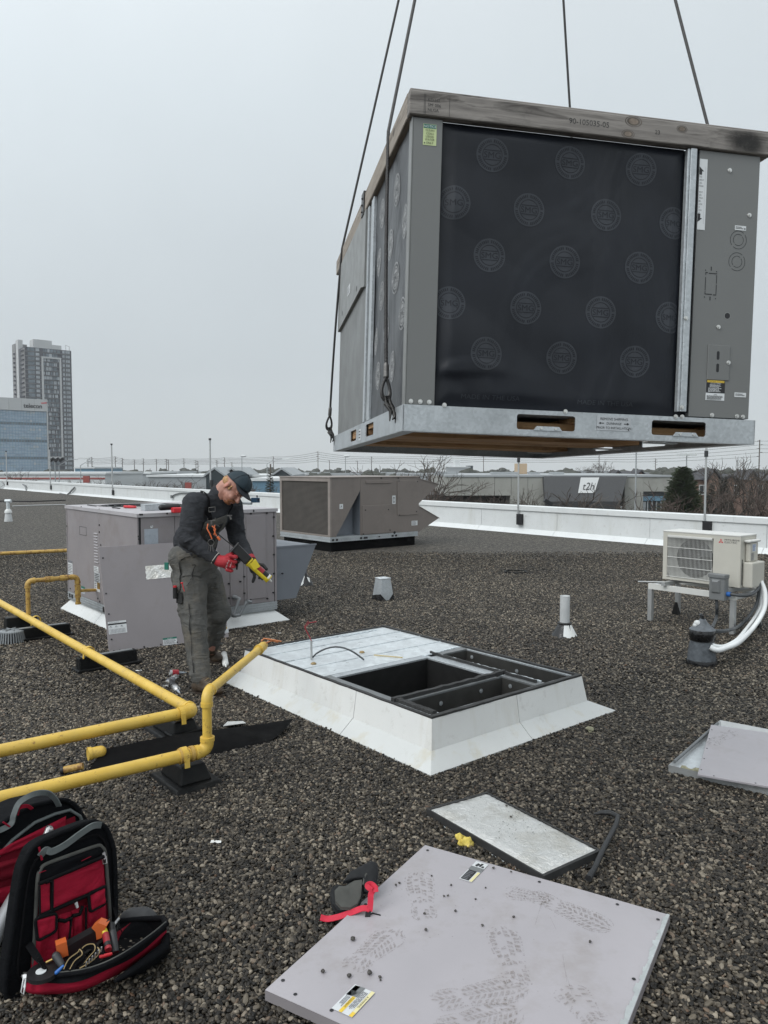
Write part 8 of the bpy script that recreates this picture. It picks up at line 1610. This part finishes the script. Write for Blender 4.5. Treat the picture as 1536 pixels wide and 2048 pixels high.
# glass office block
To = bframe(98, 350, TH);
def ox(px):
 d = ray(px, 900); a = To.translation; ex = Vector((math.cos(TH), math.sin(TH))); v = Matrix(((d.x, -ex.x), (d.y, -ex.y))).inverted() @ Vector((a.x, a.y)); return v.y
Ho = hz_(799.5, 350); Hg = hz_(823.5, 350); X0 = ox(-60)
of = thing('office_block', 'blue glass office block with a pale lettered top band, at the left edge', 'office building', To.translation, W)
BB('core', 'tower_mid', lambda b: b.box(X0, -.5, .3, 30, 0, Ho - .2), of, To); BB('end_wall', 'tower_white', lambda b: b.box(-.48, .0, -.4, 30, 0, Ho), of, To)
for k in range(6): x0 = X0 + (-.5 - X0) * k / 6; x1 = X0 + (-.5 - X0) * (k + 1) / 6; BB('fascia_panel', 'tower_white', lambda b: b.box(x0 + .03, x1 - .03, -.5, .28, Hg + .02, Ho), of, To)
rows = 26; cols = 26; cw = (-.5 - X0) / cols; rh_ = (Hg - 1.5) / rows; rr = random.Random(21)
g0_, g1_, g2_ = MB(To), MB(To), MB(To)
for i in range(cols):
 for j in range(rows):
  x0 = X0 + cw * i; z0_ = 1.5 + rh_ * j; k = rr.random(); t_ = g0_
  if j % 3 == 1 and rr.random() < .35 and (i // 4 + j) % 3 == 0: t_ = g1_
  elif j % 3 == 0 and (j // 3) % 2: t_ = g2_
  t_.box(x0 + .07, x0 + cw - .07, -.02 - .03 * k, .1, z0_ + .07, z0_ + rh_ - .07)
for q, m_ in ((g0_, 'office_glass'), (g1_, 'tower_pane_light'), (g2_, 'tower_glass')): tag(q.build('glass_panes', M[m_], of), kind='stuff')
BB('mullions', 'far_blue', lambda b: b.box(X0, -.5, .0, .08, 0, Hg), of, To)
for k in range(4): BB('ground_canopy', 'tower_white', lambda b: b.box(X0 + 16 * k, X0 + 16 * k + 8, -5, -.55, 2.6, 3.5), of, To)
v2, fs = text_mesh('telecon', 1.0); w_ = max(x for x, y in v2); s_ = (ox(85) - ox(48.5)) / w_
b = MB(To); x0 = ox(48.5); zb = hz_(816, 345)
for k_, (dx_, dz_) in enumerate(((0, 0), (.12, 0), (0, .10), (.12, .10))): b.add([(x0 + x * s_ + dx_, -.56 - .01 * k_, zb + y * s_ * 1.05 + dz_) for x, y in v2], fs)
b.build('lettering', M['ink_black'], of)
b = MB(To); x0 = ox(83); b.add([(x0, -.56, hz_(804.5, 345)), (x0 + 2.6, -.56, hz_(803, 345)), (x0 + 2.6, -.56, hz_(805.4, 345)), (x0 + .4, -.56, hz_(806.2, 345))], [(0, 1, 2, 3)]); b.build('logo_bar', M['ink_red'], of); b = MB(To); b.add([(x0 + 2.5, -.57, hz_(803, 345)), (x0 + 4.3, -.57, hz_(803, 345)), (x0 + 4.3, -.57, hz_(811, 345)), (x0 + 3.2, -.57, hz_(808, 345)), (x0 + 3.2, -.57, hz_(806, 345))], [(0, 1, 2, 3, 4)]); b.build('logo_stem', M['ink_grey'], of)
# low buildings
def low_b(name, label, px0, px1, pyt, Y, mat, dep_=25, extra=None, cat='building'):
 a = D(px0, pyt, Y); c_ = D(px1, pyt, Y); t = thing(name, label, cat, ((a.x + c_.x) / 2, Y, GZ), W); b = MB(); b.box(a.x, c_.x, Y, Y + dep_, GZ, a.z); b.build('wall', M[mat], t); b = MB(); b.box(a.x - .3, c_.x + .3, Y - .3, Y + dep_, a.z + .01, a.z + .45); b.build('roof_edge', M['far_white'], t)
 if extra: extra(t, a, c_)
 return t
def redstripe(t, a, c_): b = MB(); b.box(a.x, c_.x, a.y - .1, a.y - .01, a.z - 1.0, a.z - .65); b.build('red_stripe', M['far_red'], t)
low_b('retail_building', 'long low store with a thin red stripe below the glass office block', -60, 210, 949, 160, 'far_white', extra=redstripe)
low_b('retail_building', 'low pale blue roofed shed behind the red striped store', 150, 188, 937, 230, 'far_blue')
low_b('retail_building', 'low grey store front between the red striped store and the long grey building', 208, 300, 948, 190, 'far_grey')
low_b('warehouse', 'long plain light grey warehouse left of the worker', 296, 580, 954, 170, 'far_grey', 40)
def far_vents(t, a, c_):
 b = MB(); rr = random.Random(int(a.x))
 for k in range(5): x = a.x + (c_.x - a.x) * (k + .5) / 5; b.box(x - 1, x + 1, a.y + 3, a.y + 6, a.z + .5, a.z + 1.6)
 b.build('roof_units', M['far_grey'], t)
low_b('warehouse', 'low glazed building right of the worker with a blue grey front', 505, 585, 962, 120, 'far_blue')
def gable(label, px0, px1, pyb, pyt, Y, wallm, roofm, dep_=22):
 a, c_ = D(px0, pyb, Y), D(px1, pyb, Y); zt_ = D(px0, pyt, Y).z; xm = (a.x + c_.x) / 2; t = thing('gabled_building', label, 'building', (xm, Y, GZ), W)
 b = MB(); b.prism([(a.x, Y, GZ), (c_.x, Y, GZ), (c_.x, Y, a.z), (xm, Y, zt_), (a.x, Y, a.z)], (0, dep_, 0)); b.build('wall', M[wallm], t)
 for s0, s1 in ((a, 1), (c_, -1)): b = MB(); b.prism([(s0.x - .4 * s1, Y - .3, a.z - .1), (xm, Y - .3, zt_ + .1), (xm, Y - .3, zt_ + .5), (s0.x - .4 * s1, Y - .3, a.z + .3)], (0, dep_ + .6, 0)); b.build('roof_slope', M[roofm], t)
 return t
gable('pale roofed gabled building right of the tall mast behind the worker', 412, 447, 953, 939, 150, 'dark_window', 'far_grey'); gable('second pale roofed gabled building behind the worker cap', 447, 480, 953, 939, 158, 'recess_dark', 'far_grey'); gable('pale gabled building showing just left of the brown unit', 545, 582, 953, 940, 150, 'dark_window', 'far_grey')
# concrete store with black slanted canopy
Y = 90.0; a = D(912, 954, Y); c_ = D(1346, 953, Y); cs_ = thing('retail_building', 'pale concrete store with a black slanted canopy and square white sign', 'building', ((a.x + c_.x) / 2, Y, GZ), W); zt_ = a.z
cw_ = [(890, 1086), (1252, 1287), (1335, 1346)]
bx_ = lambda px: D(px, 960, Y).x
def CSB(name, mat, x0, x1, z0, z1, y0=Y, y1=Y + 30): b = MB(); b.box(x0, x1, y0, y1, z0, z1); return b.build(name, M[mat], cs_)
npan = 6
for k in range(npan): x0 = bx_(890) + (bx_(1089) - bx_(890)) * k / npan; x1 = bx_(890) + (bx_(1089) - bx_(890)) * (k + 1) / npan; CSB('wall_panel', 'concrete_pale', x0 + .02, x1 - .02, D(0, 991, Y).z, zt_, Y + .02 * (k % 2))
CSB('recess', 'recess_dark', bx_(862), bx_(1020), GZ, D(0, 991, Y).z - .01, Y + 3); CSB('lower_wall', 'concrete_pale', bx_(1021), bx_(1095), GZ, D(0, 991, Y).z - .01)
CSB('entrance_recess', 'dark_window', bx_(1089) + .01, bx_(1252), GZ, zt_ - .3, Y + 2); CSB('wall_panel', 'concrete_pale', bx_(1250), bx_(1287), GZ, zt_); CSB('wall_panel', 'concrete_pale', bx_(1287) + .02, bx_(1346), D(0, 983, Y).z, zt_, Y + .03)
CSB('shop_window', 'dark_window', bx_(1287) + .02, bx_(1346), GZ, D(0, 983, Y).z - .01, Y + .6); CSB('blue_sign_band', 'far_blue', bx_(1287) + .1, bx_(1335), D(0, 1002, Y).z, D(0, 993, Y).z, Y + .3, Y + .55); CSB('door_frame', 'far_grey', bx_(1289), bx_(1295), GZ, D(0, 1004, Y).z, Y + .4, Y + .58)
for k in range(5): CSB('window_mullion', 'far_grey', bx_(1298 + 9 * k), bx_(1298 + 9 * k) + .12, GZ, D(0, 1003, Y).z, Y + .45, Y + .58)
CSB('roof_cap', 'far_grey', bx_(890), bx_(1346), zt_ + .01, zt_ + .22, Y - .1)
zc0 = D(0, 1000, Y).z; xl, xr = bx_(1086), bx_(1253)
cp = [(xl, Y - .3, zt_ + .1), (xr, Y - .3, zt_ + .1), (D(1241, 1000, Y - 4).x, Y - 4, zc0), (D(1091, 1000, Y - 4).x, Y - 4, zc0)]
b = MB(); b.prism(cp, (0, .8, -.1)); b.prism([cp[3], cp[2], (cp[2][0], cp[2][1], zc0 - .9), (cp[3][0], cp[3][1], zc0 - .9)], (0, .5, 0)); cnp = b.build('canopy', M['canopy_black'], cs_)
def CP(i, j, o=.12): p = Vector(cp[0]).lerp(Vector(cp[1]), i).lerp(Vector(cp[3]).lerp(Vector(cp[2]), i), j); return p + Vector((0, -.75, .2)) * o
i0, i1 = (1160 - 1086) / 167, (1197 - 1086) / 167; b = MB(); b.add([CP(i0, .06), CP(i1, .06), CP(i1 - .03, .68), CP(i0 - .02, .68)], [(0, 1, 2, 3)]); b.build('sign_panel', M['tower_white'], cs_)
v2, fs = text_mesh('t2h', 1.0, 'CENTER'); b = MB(); b.add([CP((i0 + i1) / 2 + x * .11 - .01 + .02 * y, .56 - y * .42, .2) for x, y in v2], fs); b.build('sign_lettering', M['ink_black'], cs_)
CSB('white_soffit', 'far_white', bx_(1095), bx_(1240), D(0, 1016, Y).z, D(0, 1012, Y).z, Y - 1, Y + 1); CSB('red_sign', 'far_red', bx_(1172), bx_(1183), D(0, 1020, Y).z, D(0, 1012, Y).z, Y + .5, Y + .8)
for (x0, x1, yt) in ((881, 904, 943), (905, 930, 944), (1003, 1030, 944), (1030, 1062, 944), (1086, 1108, 945), (1134, 1160, 944)): CSB('roof_unit', 'far_grey', bx_(x0), bx_(x1), zt_ + .25, D(0, yt, Y + 8).z, Y + 8, Y + 10)
CSB('roof_unit', 'far_tan', bx_(1072), bx_(1092), zt_ + .25, D(0, 927, Y + 12).z, Y + 12, Y + 15)
low_b('office_building', 'distant pale stepped office building above the concrete store, left of a pole', 899, 940, 935, 420, 'far_grey', extra=lambda t, a, c_: [MB().box(a.x + 6, c_.x - 8, a.y + 2, a.y + 14, a.z + .5, a.z + 4).build('upper_storey', M['far_white'], t), MB().box(a.x + 10, a.x + 13, a.y + 1, a.y + 10, a.z - 6, a.z + 1).build('stair_core', M['dark_window'], t)] and None)
# brick houses
def house(label, px0, px1, pye, pyr, Y, dep_=14, gabs=(), ww=True):
 a, c_ = D(px0, pye, Y), D(px1, pye, Y); zr = D(0, pyr, Y + dep_ / 2).z; t = thing('brick_house', label, 'house', ((a.x + c_.x) / 2, Y, GZ), W); h_ = dep_ * .42
 b = MB(); b.box(a.x, c_.x, Y, Y + dep_, GZ, a.z); b.build('wall', M['far_brick'], t)
 e_ = .6; A_, B_, C_2, D_2 = (a.x - e_, Y - e_, a.z), (c_.x + e_, Y - e_, a.z), (c_.x + e_, Y + dep_ + e_, a.z), (a.x - e_, Y + dep_ + e_, a.z); R1, R2 = (a.x + h_, Y + dep_ / 2, zr), (c_.x - h_, Y + dep_ / 2, zr)
 b = MB(); b.add([A_, B_, C_2, D_2, R1, R2], [(0, 1, 5, 4), (1, 2, 5), (2, 3, 4, 5), (3, 0, 4), (3, 2, 1, 0)]); b.build('roof', M['roof_shingle'], t)
 for (gx, gw, gy) in gabs:
  g0_, g1_ = D(gx - gw, pye, Y - 1.5), D(gx + gw, pye, Y - 1.5); zg = D(0, gy, Y - 1.5).z; xm = (g0_.x + g1_.x) / 2
  b = MB(); b.prism([(g0_.x, Y - 1.5, GZ), (g1_.x, Y - 1.5, GZ), (g1_.x, Y - 1.5, g0_.z), (xm, Y - 1.5, zg), (g0_.x, Y - 1.5, g0_.z)], (0, 4.5, 0)); b.build('gable_wall', M['far_brick'], t)
  for s0, sg in ((g0_, -1), (g1_, 1)): b = MB(); b.prism([(s0.x + sg * .5, Y - 2, g0_.z - .2), (xm, Y - 2, zg + .15), (xm, Y - 2, zg + .5), (s0.x + sg * .5, Y - 2, g0_.z + .2)], (0, 6.5, 0)); b.build('gable_roof', M['roof_shingle'], t)
 if ww:
  n_ = max(2, int((c_.x - a.x) / 4.5))
  for k in range(n_): x = a.x + (c_.x - a.x) * (k + .5) / n_; b = MB(); b.box(x - .75, x + .75, Y - .08, Y - .01, a.z - 2.6, a.z - .9); wv_ = b.build('window', M['far_white'], t); b = MB(); b.box(x - .6, x - .05, Y - .12, Y - .085, a.z - 2.45, a.z - 1.05); b.box(x + .05, x + .6, Y - .12, Y - .085, a.z - 2.45, a.z - 1.05); b.build('pane', M['dark_window'], wv_)
 return t
house('dark roofed brick house behind the concrete store, left of the spruce', 1224, 1318, 952, 941, 190, gabs=((1236, 7, 944), (1282, 6, 943)))
house('wide dark roofed brick house right of the spruce', 1376, 1500, 959, 941, 130, gabs=((1428, 11, 943), (1461, 8, 954)))
house('dark roofed brick house at the right edge behind bare trees', 1490, 1600, 961, 943, 140, gabs=((1504, 10, 945),))
# trees
def bare_tree(seed, h=8.0, spread=1.0, depth=6, mat='bark', thick=.16):
 rr = random.Random(seed); b = MB(); q = MB();
 def seg(p, d, L, r, lev, bb):
  n = 3; pts = [p]; dd = d
  for k in range(n): dd = (dd + Vector((rr.uniform(-1, 1), rr.uniform(-1, 1), rr.uniform(-.3, .5))) * .16).normalized(); pts.append(pts[-1] + dd * L / n)
  bb.tube(pts, [r, r * .9, r * .8, r * .7], 4 if lev < 2 else 3, False)
  if lev >= depth: return
  for k in range(rr.choice((2, 3, 3)) if lev else 4):
   ax, ay = perp(dd); t = rr.uniform(0, 6.28); an = rr.uniform(.35, .85); nd = (dd * math.cos(an) + (ax * math.cos(t) + ay * math.sin(t)) * math.sin(an) * spread); nd.z += .12; seg(pts[rr.choice((2, 3, 3))], nd.normalized(), L * rr.uniform(.62, .82), r * .62, lev + 1, q)
 seg(Vector((0, 0, 0)), Vector((0, 0, 1)), h * .28, thick, 0, b); return b, q
protos = {}
def place_tree(key, label, px, pyt, Y, group='bare trees beyond the roof', cat='tree', rot=0, wide=1.0):
 z_top = D(px, pyt, Y).z; x = D(px, 940, Y).x; hh = z_top - GZ
 if key not in protos:
  sd, spr, dep_, mt = {'a': (3, 1.0, 6, 'bark'), 'b': (8, 1.1, 6, 'bark_red'), 'c': (15, .9, 6, 'bark')}[key]; b, q = bare_tree(sd, 8, spr, dep_, mt)
  t = bpy.data.objects.new('bare_tree', None); COL.objects.link(t); ORG[t.name] = Vector((0, 0, 0)); b.build('trunk', M[mt], t); c_ = q.build('crown', M[mt], t); protos[key] = (t, max((v.co.z for v in c_.data.vertices))); o = t
 else: o = copy_tree(protos[key][0])
 s_ = hh / protos[key][1]; o.location = (x, Y, GZ); o.scale = (s_ * wide, s_ * wide, s_); o.rotation_euler = (0, 0, rot); return tag(o, label, cat, group)
for i, (k, px, py, Y, w_, lab) in enumerate((('a', 852, 900, 62, 1.1, 'large bare tree just right of the brown unit, under the hanging unit'), ('b', 882, 940, 52, 1.3, 'bushy bare tree touching the pointed hoods of the brown unit'), ('c', 1062, 968, 48, 1.2, 'small bare tree in front of the concrete wall, beside the mast'), ('a', 1180, 965, 46, 1.6, 'wide bare tree in front of the black canopy'), ('b', 1262, 962, 46, 1.2, 'bare tree in front of the blue shop sign'), ('c', 1216, 918, 150, 1.2, 'distant bare tree rising behind the black canopy'),
  ('c', 1478, 905, 70, 1.2, 'tall bare tree left of the brown wooden pole'), ('b', 1452, 960, 48, 1.6, 'reddish bare tree right of the spruce mast'), ('a', 1530, 925, 60, 1.2, 'bare tree at the right edge of the picture'), ('b', 1500, 965, 45, 1.5, 'low bare tree near the right edge in front of the houses'), ('b', 60, 932, 105, 1.0, 'bare tree in front of the glass office block'), ('c', 130, 956, 105, 1.6, 'low bare tree below the dark tower'), ('b', 185, 950, 100, 1.2, 'reddish bare shrub left of the grey mast'), ('a', 262, 962, 95, 1.8, 'low spreading bare tree right of the grey mast'), ('c', 300, 955, 110, 1.4, 'bare tree in front of the warehouse, left end'),
  ('a', 350, 958, 95, 1.5, 'bare tree in front of the warehouse, middle'), ('b', 385, 950, 95, 1.6, 'dense bare tree immediately left of the worker head'), ('b', 512, 945, 80, 1.3, 'reddish bare tree right of the worker cap'), ('c', 562, 962, 70, 1.5, 'low bare tree just left of the brown unit'), ('a', 1135, 985, 44, 1.2, 'small bare tree below the left corner of the black canopy'), ('b', 930, 985, 50, 1.4, 'low bare bush in front of the dark recess'))):
 place_tree(k, lab, px, py, Y, rot=i * 1.7, wide=w_)
def conifer(label, px, pyt, pyb, Y, halfw, mat='needles', dens=1.0, seed=1):
 zt_, x = D(px, pyt, Y).z, D(px, 940, Y).x; hh = zt_ - GZ; rw = halfw / FPX * Y; t = thing('spruce_tree', label, 'tree', (x, Y, GZ), W); rr = random.Random(seed)
 b = MB(); b.cyl((x, Y, GZ), (x, Y, zt_ - .3), .18, .03, n=8); b.build('trunk', M['bark'], t)
 b = MB(); q = MB(); n = int(420 * dens)
 for i in range(n):
  f = (i / n) ** .8; z_ = GZ + .8 + (hh - .9) * (1 - f) if False else zt_ - .15 - (hh - 1.0) * f; a = i * 2.399 + rr.uniform(-.3, .3); L = rw * (.10 + .95 * f ** .85) * rr.uniform(.72, 1.08); o = Vector((x, Y, z_)); d = Vector((math.cos(a), math.sin(a), .10 - .28 * f)).normalized(); e_ = o + d * L + Vector((0, 0, .10 * L)); q.tube([o, o.lerp(e_, .5) - Vector((0, 0, .06 * L)), e_], [.03, .02, .008], 3, False)
  m = int(10 + 22 * L)
  for k in range(m):
   g = .15 + .85 * rr.random(); p = o.lerp(e_, g) - Vector((0, 0, .05 * L * math.sin(math.pi * g))); s_ = Vector((-d.y, d.x, 0)) * rr.choice((-1, 1)); w_ = (.10 + .22 * (1 - abs(g - .6))) * (.6 + .5 * min(1, L)); tip = p + (s_ * .8 + d * .7 + Vector((0, 0, rr.uniform(-.35, .25)))) * w_ * rr.uniform(.7, 1.3); side = (d * .5 + Vector((0, 0, .5))).normalized() * .035
   b.add([p - side, tip, p + side], [(0, 1, 2)])
 q.build('branches', M['bark'], t); b.build('crown', M[mat], t); return t
conifer('full green spruce standing beyond the parapet above the beige outdoor unit', 1366, 930, 1045, 60, 88, dens=3.0, seed=2)
conifer('dark dull conifer between spruce and right mast', 1424, 962, 1030, 85, 30, 'needles_dull', .7, 3); conifer('dull conifer right of the right mast, before the wide house', 1449, 950, 1035, 88, 36, 'needles_dull', .8, 4)
conifer('thin ragged spruce just right of the worker cap', 540, 942, 990, 75, 26, 'needles_dull', .6, 5); conifer('small dark spruce on the skyline left of the worker', 300, 936, 960, 210, 8, 'needles_dull', .35, 6); conifer('second small dark spruce on the skyline, left of the tall mast', 395, 938, 960, 200, 9, 'needles_dull', .35, 7)
b = MB(); rr = random.Random(31)
for i in range(240):
 px = -40 + 1640 * rr.random(); Y = rr.uniform(300, 700); hgt = rr.uniform(6.0, 9.5); x = D(px, 934, Y).x
 for k in range(4): b.ell((x + rr.uniform(-4, 4), Y + rr.uniform(-3, 3), GZ + hgt * rr.uniform(.3, .75)), (rr.uniform(2, 4.5), 3, hgt * .26), 7)
for v in b.bm.verts: v.co += Vector((mnoise.noise(v.co * .8), 0, mnoise.noise(v.co * .8 + Vector((5, 0, 0))))) * 1.6
tag(b.build('tree_line', M['needles_dull']), 'low dark line of trees along the horizon', 'trees', kind='stuff')
b = MB(); rr = random.Random(32)
for i in range(60):
 px = -60 + 1660 * (i + rr.random()) / 60; Y = rr.uniform(230, 420); w_ = rr.uniform(14, 34); x = D(px, 934, Y).x; b.box(x - w_ / 2, x + w_ / 2, Y, Y + 12, GZ, GZ + rr.uniform(4, 7.5))
tag(b.build('distant_buildings', M['far_grey']), 'faint low grey sheds far away along the horizon', 'buildings', kind='stuff')
b = MB(); b.box(-500, 600, 60, 75, GZ + .004, GZ + .012); b.build('grass_verge', M['grass_far'], kind='structure')
# poles and wires
zp = 10.4
def upole(px, pyt, label, r=.16, mat='pole_wood', arms=5, ztop=None):
 h = 934 - pyt; z1_ = ztop if ztop is not None else (10.4 if h > 12 else 6.5); Y = (z1_ - EYE) * FPX / h; x = D(px, 934, Y).x; t = thing('utility_pole', label, 'utility pole', (x, Y, GZ), W, 'utility poles along the horizon')
 r = max(r, Y * .00042); b = MB(); b.cyl((x, Y, GZ), (x, Y, z1_), r * 1.3, r, n=6); b.build('pole', M[mat], t); b = MB()
 for k in range(arms): z_ = z1_ - .4 - 1.25 * k; s_ = 1 if k % 2 else -1; b.bar((x - .9 * r / .16 if s_ < 0 else x, Y - .1, z_), (x if s_ < 0 else x + .9 * r / .16, Y - .1, z_ + .15), .14 * r / .16, .14 * r / .16)
 b.build('insulator_arms', M[mat], t); return Vector((x, Y, z1_))
PL = []
for px, py, lab in ((176, 916, 'first pole right of the dark tower'), (184, 914, 'second pole right of the dark tower'), (231, 913, 'pole just right of the grey mast'), (245, 916, 'slim pole third from the grey mast'), (269, 919, 'pole above the low spreading bare tree'), (287, 917, 'pole left of the small skyline spruce'), (313, 918, 'pole right of the small skyline spruce'), (333, 918, 'left one of a close pair of poles'), (337, 919, 'right one of a close pair of poles'), (368, 917, 'pole with many arms left of the worker'), (392, 921, 'short pole left of the second skyline spruce'), (396, 922, 'faint short pole by the second skyline spruce'), (434, 920, 'pole above the first pale gabled building'), (449, 915, 'tall pole directly above the worker back'), (464, 924, 'short pole left of the worker cap'), (547, 913, 'tall pole right of the worker cap'), (636, 903, 'tall dark pole above the left part of the brown unit'), (743, 913, 'pole above the right part of the brown unit'), (967, 905, 'tall pole above the concrete store'), (1198, 905, 'tall pole behind the black canopy'), (1518, 880, 'nearest brown wooden pole at the right edge')):
 PL.append(upole(px, py, lab))
b1 = upole(1311, 917, 'pole with many short arms above the left brick house', arms=7)
for px, py, lab in ((659, 931, 'tiny far pole above the brown unit, left'), (715, 932, 'tiny far pole above the brown unit, right')): upole(px, py - 10, lab, arms=1)
q = upole(541, 928, 'dark bare pole right of the worker cap, nearer than the others', arms=0, ztop=2.2)
w_pts = [PL[i] for i in (0, 2, 4, 6, 9, 13, 15, 16, 17, 18, 19, 20)]
b = MB()
for lev in range(5):
 for i in range(len(w_pts) - 1):
  a_, c_ = w_pts[i] - Vector((0, 0, .4 + 1.25 * lev)), w_pts[i + 1] - Vector((0, 0, .4 + 1.25 * lev)); sag = .010 * (c_ - a_).length ** .8 + .2
  r0_, r1_ = a_.y * .00022, c_.y * .00022; b.tube([a_.lerp(c_, k / 8) - Vector((0, 0, sag * 4 * (k / 8) * (1 - k / 8))) for k in range(9)], [r0_ + (r1_ - r0_) * k / 8 for k in range(9)], 3, False)
e_ = PL[20]
for lev in range(4): a_ = e_ - Vector((0, 0, .4 + 1.25 * lev)); c_ = a_ + Vector((55, -8, 1)); b.tube([a_, a_.lerp(c_, .5) - Vector((0, 0, .8)), c_], .05, 3, False)
tag(b.build('power_lines', M['far_wire']), 'thin sagging power lines strung between the poles across the background', 'power lines')
# lamps, floodlights
def lamp(label, px, pyt, Y, kind):
 z_ = D(px, pyt, Y).z; x = D(px, 934, Y).x; t = thing('street_lamp', label, 'street lamp', (x, Y, GZ), W, 'lamp posts beyond the roof'); r = max(.05, Y * .0005); b = MB(); b.cyl((x, Y, GZ), (x, Y, z_), r * 1.2, r, n=6)
 if kind == 'cobra': b.tube([(x, Y, z_), (x + 1.2, Y, z_ + .7), (x + 3.2, Y, z_ + .9)], r * .8, 5)
 b.build('pole', M['far_grey' if kind != 'dark' else 'pole_wood'], t); b = MB(); s_ = Y / FPX
 if kind == 'oval': b.ell((x + 3 * s_, Y, z_), (6.5 * s_, 2 * s_, 2.2 * s_), 12)
 elif kind == 'double': b.box(x - 17 * s_, x - 3 * s_, Y - .4, Y + .4, z_ - 2.5 * s_, z_ + 2 * s_); b.box(x + 3 * s_, x + 17 * s_, Y - .4, Y + .4, z_ - 2.5 * s_, z_ + 2 * s_)
 elif kind == 'cobra': b.box(x + 2.6, x + 4.0, Y - .2, Y + .2, z_ + .8, z_ + 1.0)
 elif kind == 'flood':
  for k in range(3): b.bar((x - .5 + .5 * k, Y, z_), (x - .1 + .5 * k, Y, z_ + .3), .35, .2)
 else: b.ell((x, Y, z_), (r * 1.5,) * 3, 6)
 b.build('lamp_head', M['far_white' if kind != 'flood' else 'ink_black'], t)
lamp('lamp post with white oval head above the worker cap', 484, 912, 110, 'oval'); lamp('lamp post with white oval head above the brown unit', 691, 912, 115, 'oval'); lamp('white lamp post with two box heads behind the spruce', 1373, 909, 75, 'double'); lamp('curved street lamp in front of the dark tower', 118, 931, 100, 'cobra'); lamp('curved street lamp right of the dark tower', 161, 931, 150, 'cobra'); lamp('pole with black floodlights beside the glass office block', 110, 922, 80, 'flood'); lamp('curved street lamp above the second gabled building', 534, 928, 130, 'cobra'); lamp('slim white flagpole left of the blue shop sign', 1272, 905, 55, 'plain')
a_ = D(1098, 1004, 40); t_ = thing('floodlight', 'black floodlight fixed outside the parapet below the black canopy', 'floodlight', a_, W); b = MB(); b.bar(a_ - Vector((.25, 0, -.1)), a_ + Vector((.15, 0, -.15)), .3, .2); b.build('lamp_housing', M['ink_black'], t_); b = MB(); b.cyl(a_ + Vector((.1, 0, -.1)), a_ + Vector((.3, 0, -.5)), .05, n=6); b.cyl(a_ + Vector((.3, 0, -.5)), (a_.x + .3, a_.y, GZ), .06, n=6); b.build('bracket', M['ink_black'], t_)
for (px, py, lab) in ((172, 957, 'red store sign left of the grey mast'), (376, 970, 'small dark red sign left of the worker shoulder')):
 a_ = D(px, py, 90); t_ = thing('store_sign', lab, 'sign', a_, W); b = MB(); b.box(a_.x - .35, a_.x + .35, 90, 90.3, a_.z - .5, a_.z + .3); b.build('board', M['far_red'], t_); b = MB(); b.cyl((a_.x, 90.15, GZ), (a_.x, 90.15, a_.z - .6), .1, n=6); b.build('post', M['far_grey'], t_)
# thin mist in the air
b = MB(); b.box(-900, 900, -40, 1500, GZ - 1.2, 175); hz = b.build('haze', [], None, W, kind='stuff'); tag(hz, 'thin pale mist that fades the far towers and trees', 'haze')
m = bpy.data.materials.new('mist'); m.use_nodes = True; nt = m.node_tree; nt.nodes.clear(); o_ = nt.nodes.new('ShaderNodeOutputMaterial'); pv_ = nt.nodes.new('ShaderNodeVolumePrincipled'); pv_.inputs['Density'].default_value = .0002; pv_.inputs['Color'].default_value = (.93, .96, 1, 1); nt.links.new(pv_.outputs[0], o_.inputs['Volume']); hz.data.materials.append(m)
